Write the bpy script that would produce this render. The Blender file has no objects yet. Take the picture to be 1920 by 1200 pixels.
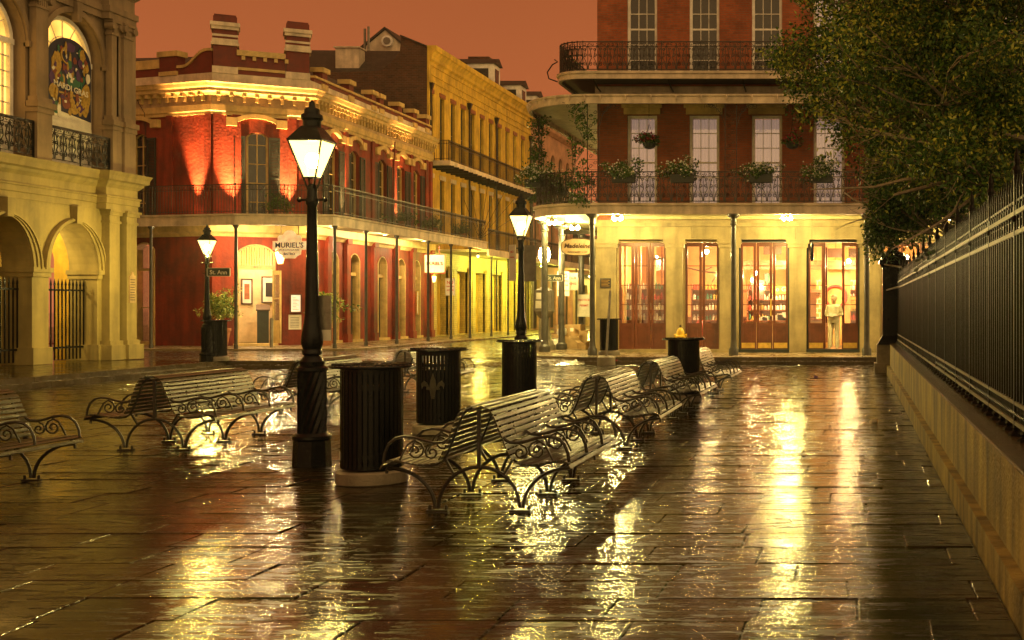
import bpy, math, random
from mathutils import Vector, Matrix
import numpy as np
R = math.radians
random.seed(7)
scene = bpy.context.scene
COL = scene.collection
# ------------------------------------------------------------------ camera
F_PX, PX0, PY0, EYE = 2200.0, 1600.0, 578.0, 1.6      # lens in picture widths, looking down the street
cam_data = bpy.data.cameras.new("camera")
cam = bpy.data.objects.new("camera", cam_data)
COL.objects.link(cam)
cam.location = (0, 0, EYE)
cam.rotation_euler = (R(90), 0, 0)
cam_data.sensor_fit = 'HORIZONTAL'
cam_data.sensor_width = 36.0
cam_data.lens = 36.0 * F_PX / 1920.0
cam_data.shift_x = (960 - PX0) / 1920.0
cam_data.shift_y = (PY0 - 600) / 1920.0
cam_data.clip_start = 0.1
cam_data.clip_end = 2000
scene.camera = cam
# ------------------------------------------------------------------ night sky glowing orange over the city
world = bpy.data.worlds.new("World")
scene.world = world
world.use_nodes = True
wn, wl = world.node_tree.nodes, world.node_tree.links
wn.clear()
w_out = wn.new('ShaderNodeOutputWorld')
w_bg = wn.new('ShaderNodeBackground')
w_tc = wn.new('ShaderNodeTexCoord')
w_sep = wn.new('ShaderNodeSeparateXYZ')
w_ramp = wn.new('ShaderNodeValToRGB')
w_ramp.color_ramp.elements[0].position = 0.0
w_ramp.color_ramp.elements[0].color = (0.60, 0.170, 0.062, 1)
w_ramp.color_ramp.elements[1].position = 0.30
w_ramp.color_ramp.elements[1].color = (0.36, 0.094, 0.028, 1)
e = w_ramp.color_ramp.elements.new(0.13)
e.color = (0.475, 0.126, 0.038, 1)
w_sky = wn.new('ShaderNodeTexSky')
w_sky.sky_type = 'NISHITA'
w_sky.sun_disc = False
w_sky.sun_elevation = R(-8)
w_sky.sun_rotation = R(200)
w_add = wn.new('ShaderNodeMixRGB')
w_add.blend_type = 'ADD'
w_add.inputs[0].default_value = 0.05
wl.new(w_tc.outputs['Generated'], w_sep.inputs[0])
w_ns = wn.new('ShaderNodeTexNoise'); w_ns.inputs['Scale'].default_value = 3.0; w_ns.inputs['Detail'].default_value = 5
wl.new(w_tc.outputs['Generated'], w_ns.inputs['Vector'])
w_ma = wn.new('ShaderNodeMath'); w_ma.operation = 'MULTIPLY_ADD'; w_ma.inputs[1].default_value = .10
w_mb = wn.new('ShaderNodeMath'); w_mb.operation = 'SUBTRACT'; w_mb.inputs[1].default_value = .05
wl.new(w_ns.outputs['Fac'], w_ma.inputs[0]); wl.new(w_sep.outputs['Z'], w_mb.inputs[0]); wl.new(w_mb.outputs[0], w_ma.inputs[2])
wl.new(w_ma.outputs[0], w_ramp.inputs[0])
wl.new(w_ramp.outputs[0], w_add.inputs[1])
wl.new(w_sky.outputs[0], w_add.inputs[2])
w_dot = wn.new('ShaderNodeVectorMath'); w_dot.operation = 'DOT_PRODUCT'; w_dot.inputs[1].default_value = (.72, -.62, .30)
wl.new(w_tc.outputs['Generated'], w_dot.inputs[0])
w_mr = wn.new('ShaderNodeMapRange'); w_mr.interpolation_type = 'SMOOTHSTEP'
w_mr.inputs[1].default_value = 0.0; w_mr.inputs[2].default_value = .9; w_mr.inputs[3].default_value = 0.0; w_mr.inputs[4].default_value = 1.0
wl.new(w_dot.outputs['Value'], w_mr.inputs[0])
w_mix = wn.new('ShaderNodeMixRGB'); w_mix.inputs[2].default_value = (1.15, .70, .26, 1)   # fill glow added behind and right of the viewer to brighten the facades
wl.new(w_mr.outputs[0], w_mix.inputs[0]); wl.new(w_add.outputs[0], w_mix.inputs[1])
wl.new(w_mix.outputs[0], w_bg.inputs[0])
w_bg.inputs[1].default_value = 0.74
wl.new(w_bg.outputs[0], w_out.inputs[0])
scene.view_settings.view_transform = 'Standard'
scene.view_settings.look = 'None'
scene.view_settings.exposure = 0.5
scene.view_settings.gamma = 1.0
scene.render.engine = 'CYCLES'
scene.cycles.use_denoising = True
scene.cycles.max_bounces = 6
scene.cycles.diffuse_bounces = 3
scene.cycles.glossy_bounces = 3
scene.cycles.transmission_bounces = 4
scene.cycles.transparent_max_bounces = 16
scene.cycles.sample_clamp_indirect = 6.0
scene.cycles.caustics_reflective = False
scene.cycles.caustics_refractive = False

# ------------------------------------------------------------------ helpers
def at(px, py, Y):
    """world point seen at photograph pixel (px, py) at distance Y down the street"""
    return Vector(((px - PX0) / F_PX * Y, Y, EYE - (py - PY0) / F_PX * Y))

def frame(ox, oy, dx, dy):
    """wall frame: u runs along (dx,dy), d is outward (to the right-hand side of u), z up"""
    l = math.hypot(dx, dy); dx /= l; dy /= l
    return lambda u, d, z: (ox + u * dx + d * dy, oy + u * dy - d * dx, z)
ID = lambda x, y, z: (x, y, z)

class MB:
    def __init__(s, T=None):
        s.v = []; s.f = []; s.mi = []; s.T = T or ID; s.m = 0
    def pt(s, *p):
        s.v.append(s.T(*p)); return len(s.v) - 1
    def face(s, idx):
        s.f.append(tuple(idx)); s.mi.append(s.m)
    def quad(s, a, b, c, d):
        s.face([s.pt(*a), s.pt(*b), s.pt(*c), s.pt(*d)])
    def box(s, x0, x1, y0, y1, z0, z1):
        if x0 > x1: x0, x1 = x1, x0
        if y0 > y1: y0, y1 = y1, y0
        if z0 > z1: z0, z1 = z1, z0
        i = [s.pt(x, y, z) for z in (z0, z1) for y in (y0, y1) for x in (x0, x1)]
        for q in ((0, 2, 3, 1), (4, 5, 7, 6), (0, 1, 5, 4), (2, 6, 7, 3), (0, 4, 6, 2), (1, 3, 7, 5)):
            s.face([i[k] for k in q])
        return s
    def hexa(s, bot, top):
        """frustum between two equal polygons"""
        a = [s.pt(*p) for p in bot]; b = [s.pt(*p) for p in top]; n = len(a)
        s.face(a[::-1]); s.face(b)
        for k in range(n):
            s.face([a[k], a[(k + 1) % n], b[(k + 1) % n], b[k]])
        return s
    def frustum(s, cx, cy, z0, z1, r0, r1, n=4, rot=math.pi / 4, ry=None):
        b = []; t = []
        for k in range(n):
            a = rot + 2 * math.pi * k / n
            c, q = math.cos(a), math.sin(a)
            b.append((cx + r0 * c, cy + r0 * q, z0)); t.append((cx + r1 * c, cy + r1 * q, z1))
        return s.hexa(b, t)
    def prism(s, poly, d0, d1, ax='y'):
        """polygon in (u,z) swept along d (ax y), or in (x,y) swept along z (ax z)"""
        if ax == 'y':
            return s.hexa([(p[0], d0, p[1]) for p in poly], [(p[0], d1, p[1]) for p in poly])
        if ax == 'x':
            return s.hexa([(d0, p[0], p[1]) for p in poly], [(d1, p[0], p[1]) for p in poly])
        return s.hexa([(p[0], p[1], d0) for p in poly], [(p[0], p[1], d1) for p in poly])
    def lathe(s, prof, cx=0, cy=0, n=16, cap=True, twist=None):
        rings = []
        for (r, z) in prof:
            rings.append([s.pt(cx + r * math.cos(2 * math.pi * k / n), cy + r * math.sin(2 * math.pi * k / n), z) for k in range(n)])
        for a, b in zip(rings, rings[1:]):
            for k in range(n):
                s.face([a[k], a[(k + 1) % n], b[(k + 1) % n], b[k]])
        if cap:
            s.face(rings[0][::-1]); s.face(rings[-1])
        return s
    def tube(s, pts, r, n=6, cap=True, flat=None):
        """round bar along points; r number or list; flat=(w,h) squashes it"""
        P = [Vector(p) for p in pts]; m = len(P); rr = r if isinstance(r, (list, tuple)) else [r] * m
        rings = []
        up = Vector((0, 0, 1))
        for i, p in enumerate(P):
            t = (P[min(i + 1, m - 1)] - P[max(i - 1, 0)])
            t = t.normalized() if t.length > 1e-9 else Vector((0, 0, 1))
            if i == 0:
                u = t.cross(up)
                if u.length < 1e-3: u = t.cross(Vector((1, 0, 0)))
                u.normalize()
            else:
                u = (u - t * u.dot(t))
                u = u.normalized() if u.length > 1e-6 else t.orthogonal().normalized()
            w = t.cross(u)
            ring = []
            for k in range(n):
                a = 2 * math.pi * (k + .5) / n
                q = p + u * (rr[i] * math.cos(a)) + w * (rr[i] * math.sin(a))
                ring.append(s.pt(q.x, q.y, q.z))
            rings.append(ring)
        for a, b in zip(rings, rings[1:]):
            for k in range(n):
                s.face([a[k], a[(k + 1) % n], b[(k + 1) % n], b[k]])
        if cap:
            s.face(rings[0][::-1]); s.face(rings[-1])
        return s
    def sphere(s, c, r, n=10, m=6, sz=1.0):
        prof = [(max(1e-4, r * math.sin(math.pi * k / m)), c[2] - r * sz * math.cos(math.pi * k / m)) for k in range(m + 1)]
        return s.lathe(prof, c[0], c[1], n, cap=False)
    def merge(s, o, T=None):
        b = len(s.v)
        s.v += [T(*p) for p in o.v] if T else o.v
        s.f += [tuple(i + b for i in f) for f in o.f]; s.mi += [s.m] * len(o.f)
        return s
    def mesh(s, name, mats, smooth=False):
        me = bpy.data.meshes.new(name)
        me.from_pydata([tuple(p) for p in s.v], [], s.f)
        for m in (mats if isinstance(mats, (list, tuple)) else [mats]):
            me.materials.append(m)
        if any(s.mi):
            me.polygons.foreach_set('material_index', s.mi)
        me.validate()
        me.update()
        import bmesh
        bm = bmesh.new(); bm.from_mesh(me)
        bmesh.ops.recalc_face_normals(bm, faces=bm.faces)
        bm.to_mesh(me); bm.free()
        if smooth:
            me.polygons.foreach_set('use_smooth', [True] * len(me.polygons))
            try: me.set_sharp_from_angle(angle=R(38))
            except Exception: pass
        return me
    def build(s, name, mats, parent=None, smooth=False):
        return link(name, s.mesh(name, mats, smooth), parent)

def link(name, data, parent=None):
    o = bpy.data.objects.new(name, data); COL.objects.link(o)
    if parent is not None: o.parent = parent
    return o
def tag(o, label=None, cat=None, group=None, kind=None):
    if label: o['label'] = label
    if cat: o['category'] = cat
    if group: o['group'] = group
    if kind: o['kind'] = kind
    return o
def thing(name, label, cat, loc=(0, 0, 0), rz=0, group=None):
    o = bpy.data.objects.new(name, None); COL.objects.link(o)
    o.location = loc; o.rotation_euler = (0, 0, rz)
    o.empty_display_size = 0.2
    return tag(o, label, cat, group)
def wpart(name, mb, mats, parent, smooth=False, label=None):
    """part whose mesh is in world coordinates"""
    o = mb.build(name, mats, parent, smooth)
    if parent is not None and parent.type == 'EMPTY':
        o.matrix_parent_inverse = Matrix.Translation(-Vector(parent.location))
    if label: o['label'] = label
    return o
def struct(name, mb, mats, smooth=False):
    o = mb.build(name, mats, None, smooth); o['kind'] = 'structure'; return o
def copy_tree(o, parent=None):
    c = o.copy(); COL.objects.link(c); c.parent = parent
    for ch in [x for x in COL.objects if x.parent == o]:
        copy_tree(ch, c)
    return c
def clone(o, loc, rz=0, label=None, s=None):
    c = copy_tree(o); c.location = loc; c.rotation_euler = (0, 0, rz)
    if s: c.scale = (s, s, s)
    if label: c['label'] = label
    return c

# ------------------------------------------------------------------ materials
def L(r, g, b):
    """sRGB 0..255 to linear"""
    f = lambda c: (c / 255 / 12.92) if c <= 10 else ((c / 255 + .055) / 1.055) ** 2.4
    return (f(r), f(g), f(b))
_coordcache = {}
def nodes_of(m):
    m.use_nodes = True
    return m.node_tree.nodes, m.node_tree.links
def mat(name, col, rough=0.6, var=0.25, vscale=3.0, bump=0.15, bscale=40.0, metal=0.0, spec=0.5, col2=None, coat=0.0, stretch=(1, 1, 1), streak=0.0):
    """painted/plastered surface: colour broken up by two noises, fine bump, uneven gloss"""
    m = bpy.data.materials.new(name); n, l = nodes_of(m)
    p = n['Principled BSDF']
    tc = n.new('ShaderNodeTexCoord')
    mp = n.new('ShaderNodeMapping'); mp.inputs['Scale'].default_value = stretch
    l.new(tc.outputs['Object'], mp.inputs[0])
    n1 = n.new('ShaderNodeTexNoise'); n1.inputs['Scale'].default_value = vscale; n1.inputs['Detail'].default_value = 6; n1.inputs['Roughness'].default_value = .65
    l.new(mp.outputs[0], n1.inputs['Vector'])
    rp = n.new('ShaderNodeValToRGB')
    c2 = col2 or tuple(c * (1 - var) * .9 for c in col)
    rp.color_ramp.elements[0].color = (*c2, 1); rp.color_ramp.elements[0].position = .32
    rp.color_ramp.elements[1].color = (*[min(1, c * (1 + var * .35)) for c in col], 1); rp.color_ramp.elements[1].position = .62
    l.new(n1.outputs['Fac'], rp.inputs[0])
    out = rp.outputs[0]
    if streak:
        mp2 = n.new('ShaderNodeMapping'); mp2.inputs['Scale'].default_value = (2.2, 2.2, .25)
        l.new(tc.outputs['Object'], mp2.inputs[0])
        n3 = n.new('ShaderNodeTexNoise'); n3.inputs['Scale'].default_value = 1.6; n3.inputs['Detail'].default_value = 7
        l.new(mp2.outputs[0], n3.inputs['Vector'])
        r3 = n.new('ShaderNodeMapRange'); r3.inputs[1].default_value = .42; r3.inputs[2].default_value = .68; r3.inputs[3].default_value = 1; r3.inputs[4].default_value = 1 - streak
        l.new(n3.outputs['Fac'], r3.inputs[0])
        mx = n.new('ShaderNodeMixRGB'); mx.blend_type = 'MULTIPLY'; mx.inputs[0].default_value = 1
        l.new(out, mx.inputs[1]); l.new(r3.outputs[0], mx.inputs[2]); out = mx.outputs[0]
    l.new(out, p.inputs['Base Color'])
    p.inputs['Metallic'].default_value = metal
    p.inputs['Specular IOR Level'].default_value = spec
    r2 = n.new('ShaderNodeMapRange'); r2.inputs[3].default_value = max(.02, rough * .75); r2.inputs[4].default_value = min(1, rough * 1.25)
    l.new(n1.outputs['Fac'], r2.inputs[0]); l.new(r2.outputs[0], p.inputs['Roughness'])
    if coat: p.inputs['Coat Weight'].default_value = coat; p.inputs['Coat Roughness'].default_value = .08
    if bump:
        n2 = n.new('ShaderNodeTexNoise'); n2.inputs['Scale'].default_value = bscale; n2.inputs['Detail'].default_value = 4
        l.new(mp.outputs[0], n2.inputs['Vector'])
        b = n.new('ShaderNodeBump'); b.inputs['Strength'].default_value = bump; b.inputs['Distance'].default_value = .02
        l.new(n2.outputs['Fac'], b.inputs['Height']); l.new(b.outputs[0], p.inputs['Normal'])
    return m
def brick(name, c1, c2, mortar, bw=.22, bh=.07, ms=.008, rough=.75, bump=.5):
    m = bpy.data.materials.new(name); n, l = nodes_of(m); p = n['Principled BSDF']
    tc = n.new('ShaderNodeTexCoord'); sp = n.new('ShaderNodeSeparateXYZ'); cb = n.new('ShaderNodeCombineXYZ')
    l.new(tc.outputs['Object'], sp.inputs[0])
    ad = n.new('ShaderNodeMath'); l.new(sp.outputs[0], ad.inputs[0]); l.new(sp.outputs[1], ad.inputs[1])
    l.new(ad.outputs[0], cb.inputs[0]); l.new(sp.outputs[2], cb.inputs[1])
    bt = n.new('ShaderNodeTexBrick'); bt.inputs['Scale'].default_value = 1; bt.inputs['Brick Width'].default_value = bw; bt.inputs['Row Height'].default_value = bh
    bt.inputs['Mortar Size'].default_value = ms; bt.inputs['Color1'].default_value = (*c1, 1); bt.inputs['Color2'].default_value = (*c2, 1); bt.inputs['Mortar'].default_value = (*mortar, 1)
    l.new(cb.outputs[0], bt.inputs['Vector'])
    ns = n.new('ShaderNodeTexNoise'); ns.inputs['Scale'].default_value = 1.3; ns.inputs['Detail'].default_value = 8; ns.inputs['Roughness'].default_value = .7
    l.new(tc.outputs['Object'], ns.inputs['Vector'])
    mr = n.new('ShaderNodeMapRange'); mr.inputs[1].default_value = .3; mr.inputs[2].default_value = .7; mr.inputs[3].default_value = .55; mr.inputs[4].default_value = 1.25
    l.new(ns.outputs['Fac'], mr.inputs[0])
    mx = n.new('ShaderNodeMixRGB'); mx.blend_type = 'MULTIPLY'; mx.inputs[0].default_value = 1
    l.new(bt.outputs['Color'], mx.inputs[1]); l.new(mr.outputs[0], mx.inputs[2]); l.new(mx.outputs[0], p.inputs['Base Color'])
    p.inputs['Roughness'].default_value = rough
    b = n.new('ShaderNodeBump'); b.inputs['Strength'].default_value = bump; b.inputs['Distance'].default_value = .01; b.invert = True
    l.new(bt.outputs['Fac'], b.inputs['Height']); l.new(b.outputs[0], p.inputs['Normal'])
    return m
def emit(name, col, strength, tex=0.0):
    m = bpy.data.materials.new(name); n, l = nodes_of(m); p = n['Principled BSDF']
    p.inputs['Base Color'].default_value = (*col, 1)
    p.inputs['Emission Color'].default_value = (*col, 1); p.inputs['Emission Strength'].default_value = strength
    p.inputs['Roughness'].default_value = .4
    if tex:
        tc = n.new('ShaderNodeTexCoord'); ns = n.new('ShaderNodeTexNoise'); ns.inputs['Scale'].default_value = tex
        l.new(tc.outputs['Object'], ns.inputs['Vector'])
        mr = n.new('ShaderNodeMapRange'); mr.inputs[1].default_value = .35; mr.inputs[2].default_value = .65; mr.inputs[3].default_value = strength * .5; mr.inputs[4].default_value = strength * 1.4
        l.new(ns.outputs['Fac'], mr.inputs[0]); l.new(mr.outputs[0], p.inputs['Emission Strength'])
    return m
def glass(name, tint=(1, 1, 1), refl=.12, rough=.03):
    m = bpy.data.materials.new(name); n, l = nodes_of(m); n.clear()
    o = n.new('ShaderNodeOutputMaterial'); t = n.new('ShaderNodeBsdfTransparent'); t.inputs[0].default_value = (*tint, 1)
    g = n.new('ShaderNodeBsdfGlossy'); g.inputs['Roughness'].default_value = rough
    lw = n.new('ShaderNodeLayerWeight'); lw.inputs[0].default_value = .25
    ad = n.new('ShaderNodeMath'); ad.operation = 'MULTIPLY_ADD'; ad.inputs[1].default_value = .5; ad.inputs[2].default_value = refl; ad.use_clamp = True
    l.new(lw.outputs['Fresnel'], ad.inputs[0])
    mx = n.new('ShaderNodeMixShader'); l.new(ad.outputs[0], mx.inputs[0]); l.new(t.outputs[0], mx.inputs[1]); l.new(g.outputs[0], mx.inputs[2])
    l.new(mx.outputs[0], o.inputs[0])
    return m

M = {}
M['iron'] = mat('black_iron', (.005, .005, .0065), .22, .3, 8, .25, 90, spec=.22)
M['iron_old'] = mat('weathered_iron', (.028, .024, .018), .32, .4, 6, .3, 70, spec=.35)
M['slat'] = mat('wet_bench_paint', (.040, .034, .016), .3, .5, 9, .25, 60, spec=.55, coat=.12)
M['fence'] = mat('fence_iron', (.005, .0045, .0025), .42, .4, 10, .3, 60, spec=.14)
M['rail_lamplit'] = mat('fence_rail_lamplit', (.10, .078, .022), .5, .4, 6, .3, 60)  # paler than the fence iron: lamplight put into the rail colour
M['presb'] = mat('cabildo_plaster_shaded', (.27, .19, .115), .8, .25, 1.2, .12, 18, streak=.3)  # upper floor copy of the plaster, its shade put into the colour
M['presb_lo'] = mat('cabildo_plaster_lit', (.33, .255, .095), .75, .22, 1.2, .12, 18, streak=.3)  # lower floor copy, yellow lamplight put into the colour
M['muriel'] = mat('oxblood_plaster', (.25, .028, .009), .7, .5, 1.1, .7, 9, streak=.45)
M['mur_trim'] = mat('cream_trim_paint', (.62, .44, .17), .55, .25, 3, .12, 40, streak=.25)
M['mur_frieze'] = mat('cream_grey_frieze', (.46, .32, .18), .7, .3, 3, .12, 40)
M['maroon'] = mat('maroon_paint', (.15, .022, .012), .65, .3, 3, .15, 30)
M['fascia'] = mat('gallery_fascia_paint', (.70, .58, .44), .55, .25, 2.2, .1, 40, streak=.3)
M['white'] = mat('white_window_paint', (.80, .76, .72), .5, .2, 3, .08, 40)
M['ceil'] = mat('gallery_ceiling_boards', (.42, .36, .18), .6, .25, 3, .1, 40)
M['yellow'] = mat('ochre_plaster', (.66, .42, .05), .75, .3, 1.2, .2, 20, streak=.3)
M['yellow_lo'] = brick('painted_brick_ochre', (.56, .40, .12), (.48, .34, .10), (.36, .26, .08), .3, .1, .01, .7, .35)
M['pink'] = mat('salmon_plaster', (.50, .26, .16), .75, .3, 1.2, .2, 20)
M['brick_red'] = brick('red_brick', (.40, .092, .030), (.28, .066, .022), (.22, .12, .07), .21, .072, .008)
M['brick_dark'] = brick('old_dark_brick', (.11, .042, .018), (.06, .026, .012), (.10, .07, .05), .24, .085, .01, .85)
M['slate_roof'] = brick('roof_slates', (.06, .045, .032), (.035, .027, .02), (.02, .016, .014), .25, .14, .015, .6)
M['granite'] = mat('granite_pier', (.35, .27, .13), .7, .3, 1.1, .3, 120, streak=.35)
M['door_red'] = mat('varnished_brown_door', (.13, .036, .016), .35, .3, 3, .1, 60, spec=.5)
M['brass'] = mat('brass_plate', (.75, .50, .12), .3, .2, 6, .1, 30, metal=1.0)
M['shutter'] = mat('dark_green_shutter', (.018, .024, .02), .5, .3, 4, .1, 40)
M['dark'] = mat('dark_interior', (.012, .010, .009), .7, .2, 3, 0)
M['glass_dark'] = mat('dark_window_glass', (.02, .018, .018), .08, .3, 2, .06, 3, spec=.8)
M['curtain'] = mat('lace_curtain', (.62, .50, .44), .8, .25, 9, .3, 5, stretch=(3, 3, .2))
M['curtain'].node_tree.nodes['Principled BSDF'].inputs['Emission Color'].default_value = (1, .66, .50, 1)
M['curtain'].node_tree.nodes['Principled BSDF'].inputs['Emission Strength'].default_value = .17  # the cloth itself glows faintly, standing in for lit rooms
M['glass'] = glass('clear_pane')
M['metal_roof'] = mat('sheet_metal_roof', (.06, .055, .05), .4, .4, 3, .2, 10, spec=.5)
M['concrete'] = mat('concrete', (.22, .19, .14), .65, .35, 4, .4, 60)
M['wallstone'] = mat('park_wall_stone', (.36, .30, .08), .7, .5, 1.8, .6, 30, streak=.7)
M['post'] = mat('gallery_post_paint', (.06, .055, .045), .4, .3, 5, .15, 50)
M['bark'] = mat('tree_bark', (.30, .25, .19), .8, .4, 14, .6, 40)
M['leaf'] = mat('leaf', (.032, .095, .012), .45, .5, 30, 0, spec=.4)
M['leaf2'] = mat('leaf_olive', (.09, .17, .02), .45, .5, 30, 0, spec=.4)
M['bloom'] = mat('yellow_green_tips', (.36, .40, .05), .5, .3, 30, 0)
M['leaf_lit'] = mat('lamplit_potted_leaf', (.22, .30, .045), .4, .4, 30, 0)  # potted leaves brightened, lamplight put into their colour
M['leaf_lit2'] = mat('lamplit_yellow_potted_leaf', (.42, .42, .08), .4, .3, 30, 0)
M['hedge'] = mat('shrub_leaf', (.02, .03, .008), .5, .5, 20, 0)
M['terra'] = mat('terracotta', (.38, .15, .07), .7, .3, 6, .2, 40)
M['card'] = mat('cardboard', (.40, .26, .11), .8, .25, 5, .15, 30)
M['paper'] = mat('paper', (.70, .66, .55), .8, .1, 5, .05, 30)
M['hyd'] = mat('yellow_hydrant_paint', (.72, .46, .03), .35, .2, 8, .15, 40)
M['cloth'] = mat('pale_clothing', (.60, .54, .36), .85, .2, 8, .3, 40)
M['skin'] = mat('skin', (.48, .28, .17), .5, .15, 12, .1, 60)
M['hair'] = mat('pale_hair', (.45, .38, .24), .6, .3, 30, .3, 60)
M['wood'] = mat('shop_wood', (.26, .085, .03), .5, .35, 3, .15, 20, stretch=(1, 1, 6))
M['redflower'] = mat('red_petals', (.28, .02, .03), .6, .3, 30, 0)
M['whiteflower'] = mat('white_petals', (.75, .72, .62), .6, .1, 30, 0)
M['ink'] = mat('sign_ink', (.04, .03, .022), .6, .2, 10, 0)
M['signgreen'] = mat('street_sign_enamel', (.045, .06, .05), .4, .2, 10, .05, 40)
M['signwhite'] = mat('sign_white', (.72, .68, .56), .5, .12, 10, .05, 40)
M['signred'] = mat('sign_red', (.5, .04, .03), .5, .1, 10, 0)
M['signgrey'] = mat('sign_back_grey', (.20, .18, .15), .35, .3, 6, .2, 30, metal=.5)
M['walnut'] = mat('dark_frame', (.05, .022, .012), .4, .3, 8, .1, 40)
M['cream_in'] = mat('cream_interior', (.62, .48, .27), .7, .15, 3, .08, 30)
M['shopwall'] = mat('shop_wall', (.58, .30, .10), .7, .2, 2, .1, 30)
M['mural_dark'] = mat('poster_navy', (.010, .010, .045), .6, .2, 10, 0)
M['mural_gold'] = mat('poster_gold', (.42, .26, .04), .6, .4, 12, 0)
M['mural_green'] = mat('poster_green', (.02, .12, .07), .6, .3, 10, 0)
M['mural_purple'] = mat('poster_purple', (.07, .02, .12), .6, .3, 10, 0)
M['mural_red'] = mat('poster_rust', (.20, .04, .02), .6, .3, 10, 0)
LAMP_COL = (1.0, .75, .14)
def lit_glass(name, col, e):
    m = bpy.data.materials.new(name); n, l = nodes_of(m); n.clear()
    o = n.new('ShaderNodeOutputMaterial'); t = n.new('ShaderNodeBsdfTransparent'); t.inputs[0].default_value = (1, .93, .72, 1)
    g = n.new('ShaderNodeEmission'); g.inputs[0].default_value = (*col, 1); g.inputs[1].default_value = e
    mx = n.new('ShaderNodeMixShader'); mx.inputs[0].default_value = .5
    l.new(t.outputs[0], mx.inputs[1]); l.new(g.outputs[0], mx.inputs[2]); l.new(mx.outputs[0], o.inputs[0]); return m
M['lampglass'] = lit_glass('lit_lantern_glass', (1.0, .74, .20), 4.5)
M['mantle'] = emit('lamp_mantle', (1.0, .80, .26), 2600)
M['lampglass_far'] = emit('lit_small_lantern_glass', (1.0, .78, .30), 160)
M['gasglass'] = emit('gas_flame_glass', (1.0, .72, .28), 3.5)
M['flood'] = emit('floodlight_face', (1.0, .80, .28), 700)
M['uplight'] = emit('uplight_face', (1.0, .45, .16), 90)
M['bulb'] = emit('shop_bulb', (1.0, .62, .24), 220)
M['fanlit'] = emit('lit_room_glass', (1.0, .60, .12), 1.0, 1.2)
M['redlit'] = emit('red_lamp_shade', (1.0, .03, .02), 3.0)
M['pinklit'] = emit('pink_neon', (1.0, .45, .75), 14)
M['menu_lit'] = emit('lit_menu_sheet', (1.0, .86, .62), .45)
M['signlit'] = emit('lit_sign_face', (.95, .72, .40), .28, 6)

# ------------------------------------------------------------------ lettering
def text_mb(s, height, T, bold=0.0, align='CENTER', extrude=.004):
    """letters as mesh: local x -> u, y -> z, thickness -> d, through T(u, d, z)"""
    cu = bpy.data.curves.new('lettering', 'FONT'); cu.body = s; cu.size = height; cu.align_x = align; cu.align_y = 'CENTER'
    cu.extrude = extrude; cu.offset = bold; cu.resolution_u = 2
    o = bpy.data.objects.new('lettering', cu); COL.objects.link(o)
    dg = bpy.context.evaluated_depsgraph_get()
    me = bpy.data.meshes.new_from_object(o.evaluated_get(dg))
    mb = MB(T)
    for v in me.vertices: mb.v.append(T(v.co.x, v.co.z, v.co.y))
    for p in me.polygons: mb.face(list(p.vertices))
    bpy.data.objects.remove(o); bpy.data.curves.remove(cu); bpy.data.meshes.remove(me)
    return mb
GAIN, GAIN_SPOT = 3.4, 24.0
def light(name, kind, energy, col, loc, parent=None, **k):
    d = bpy.data.lights.new(name, kind); d.energy = energy * (GAIN_SPOT if kind == 'SPOT' else GAIN); d.color = col
    for a, b in k.items():
        if a != 'aim': setattr(d, a, b)
    o = bpy.data.objects.new(name, d); COL.objects.link(o)
    o.location = loc
    if 'aim' in k:
        o.rotation_euler = (Vector(k['aim'])).to_track_quat('-Z', 'Y').to_euler()
    if parent is not None:
        o.parent = parent; o.matrix_parent_inverse = Matrix.Translation(-Vector(parent.location))
    return o

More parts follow.
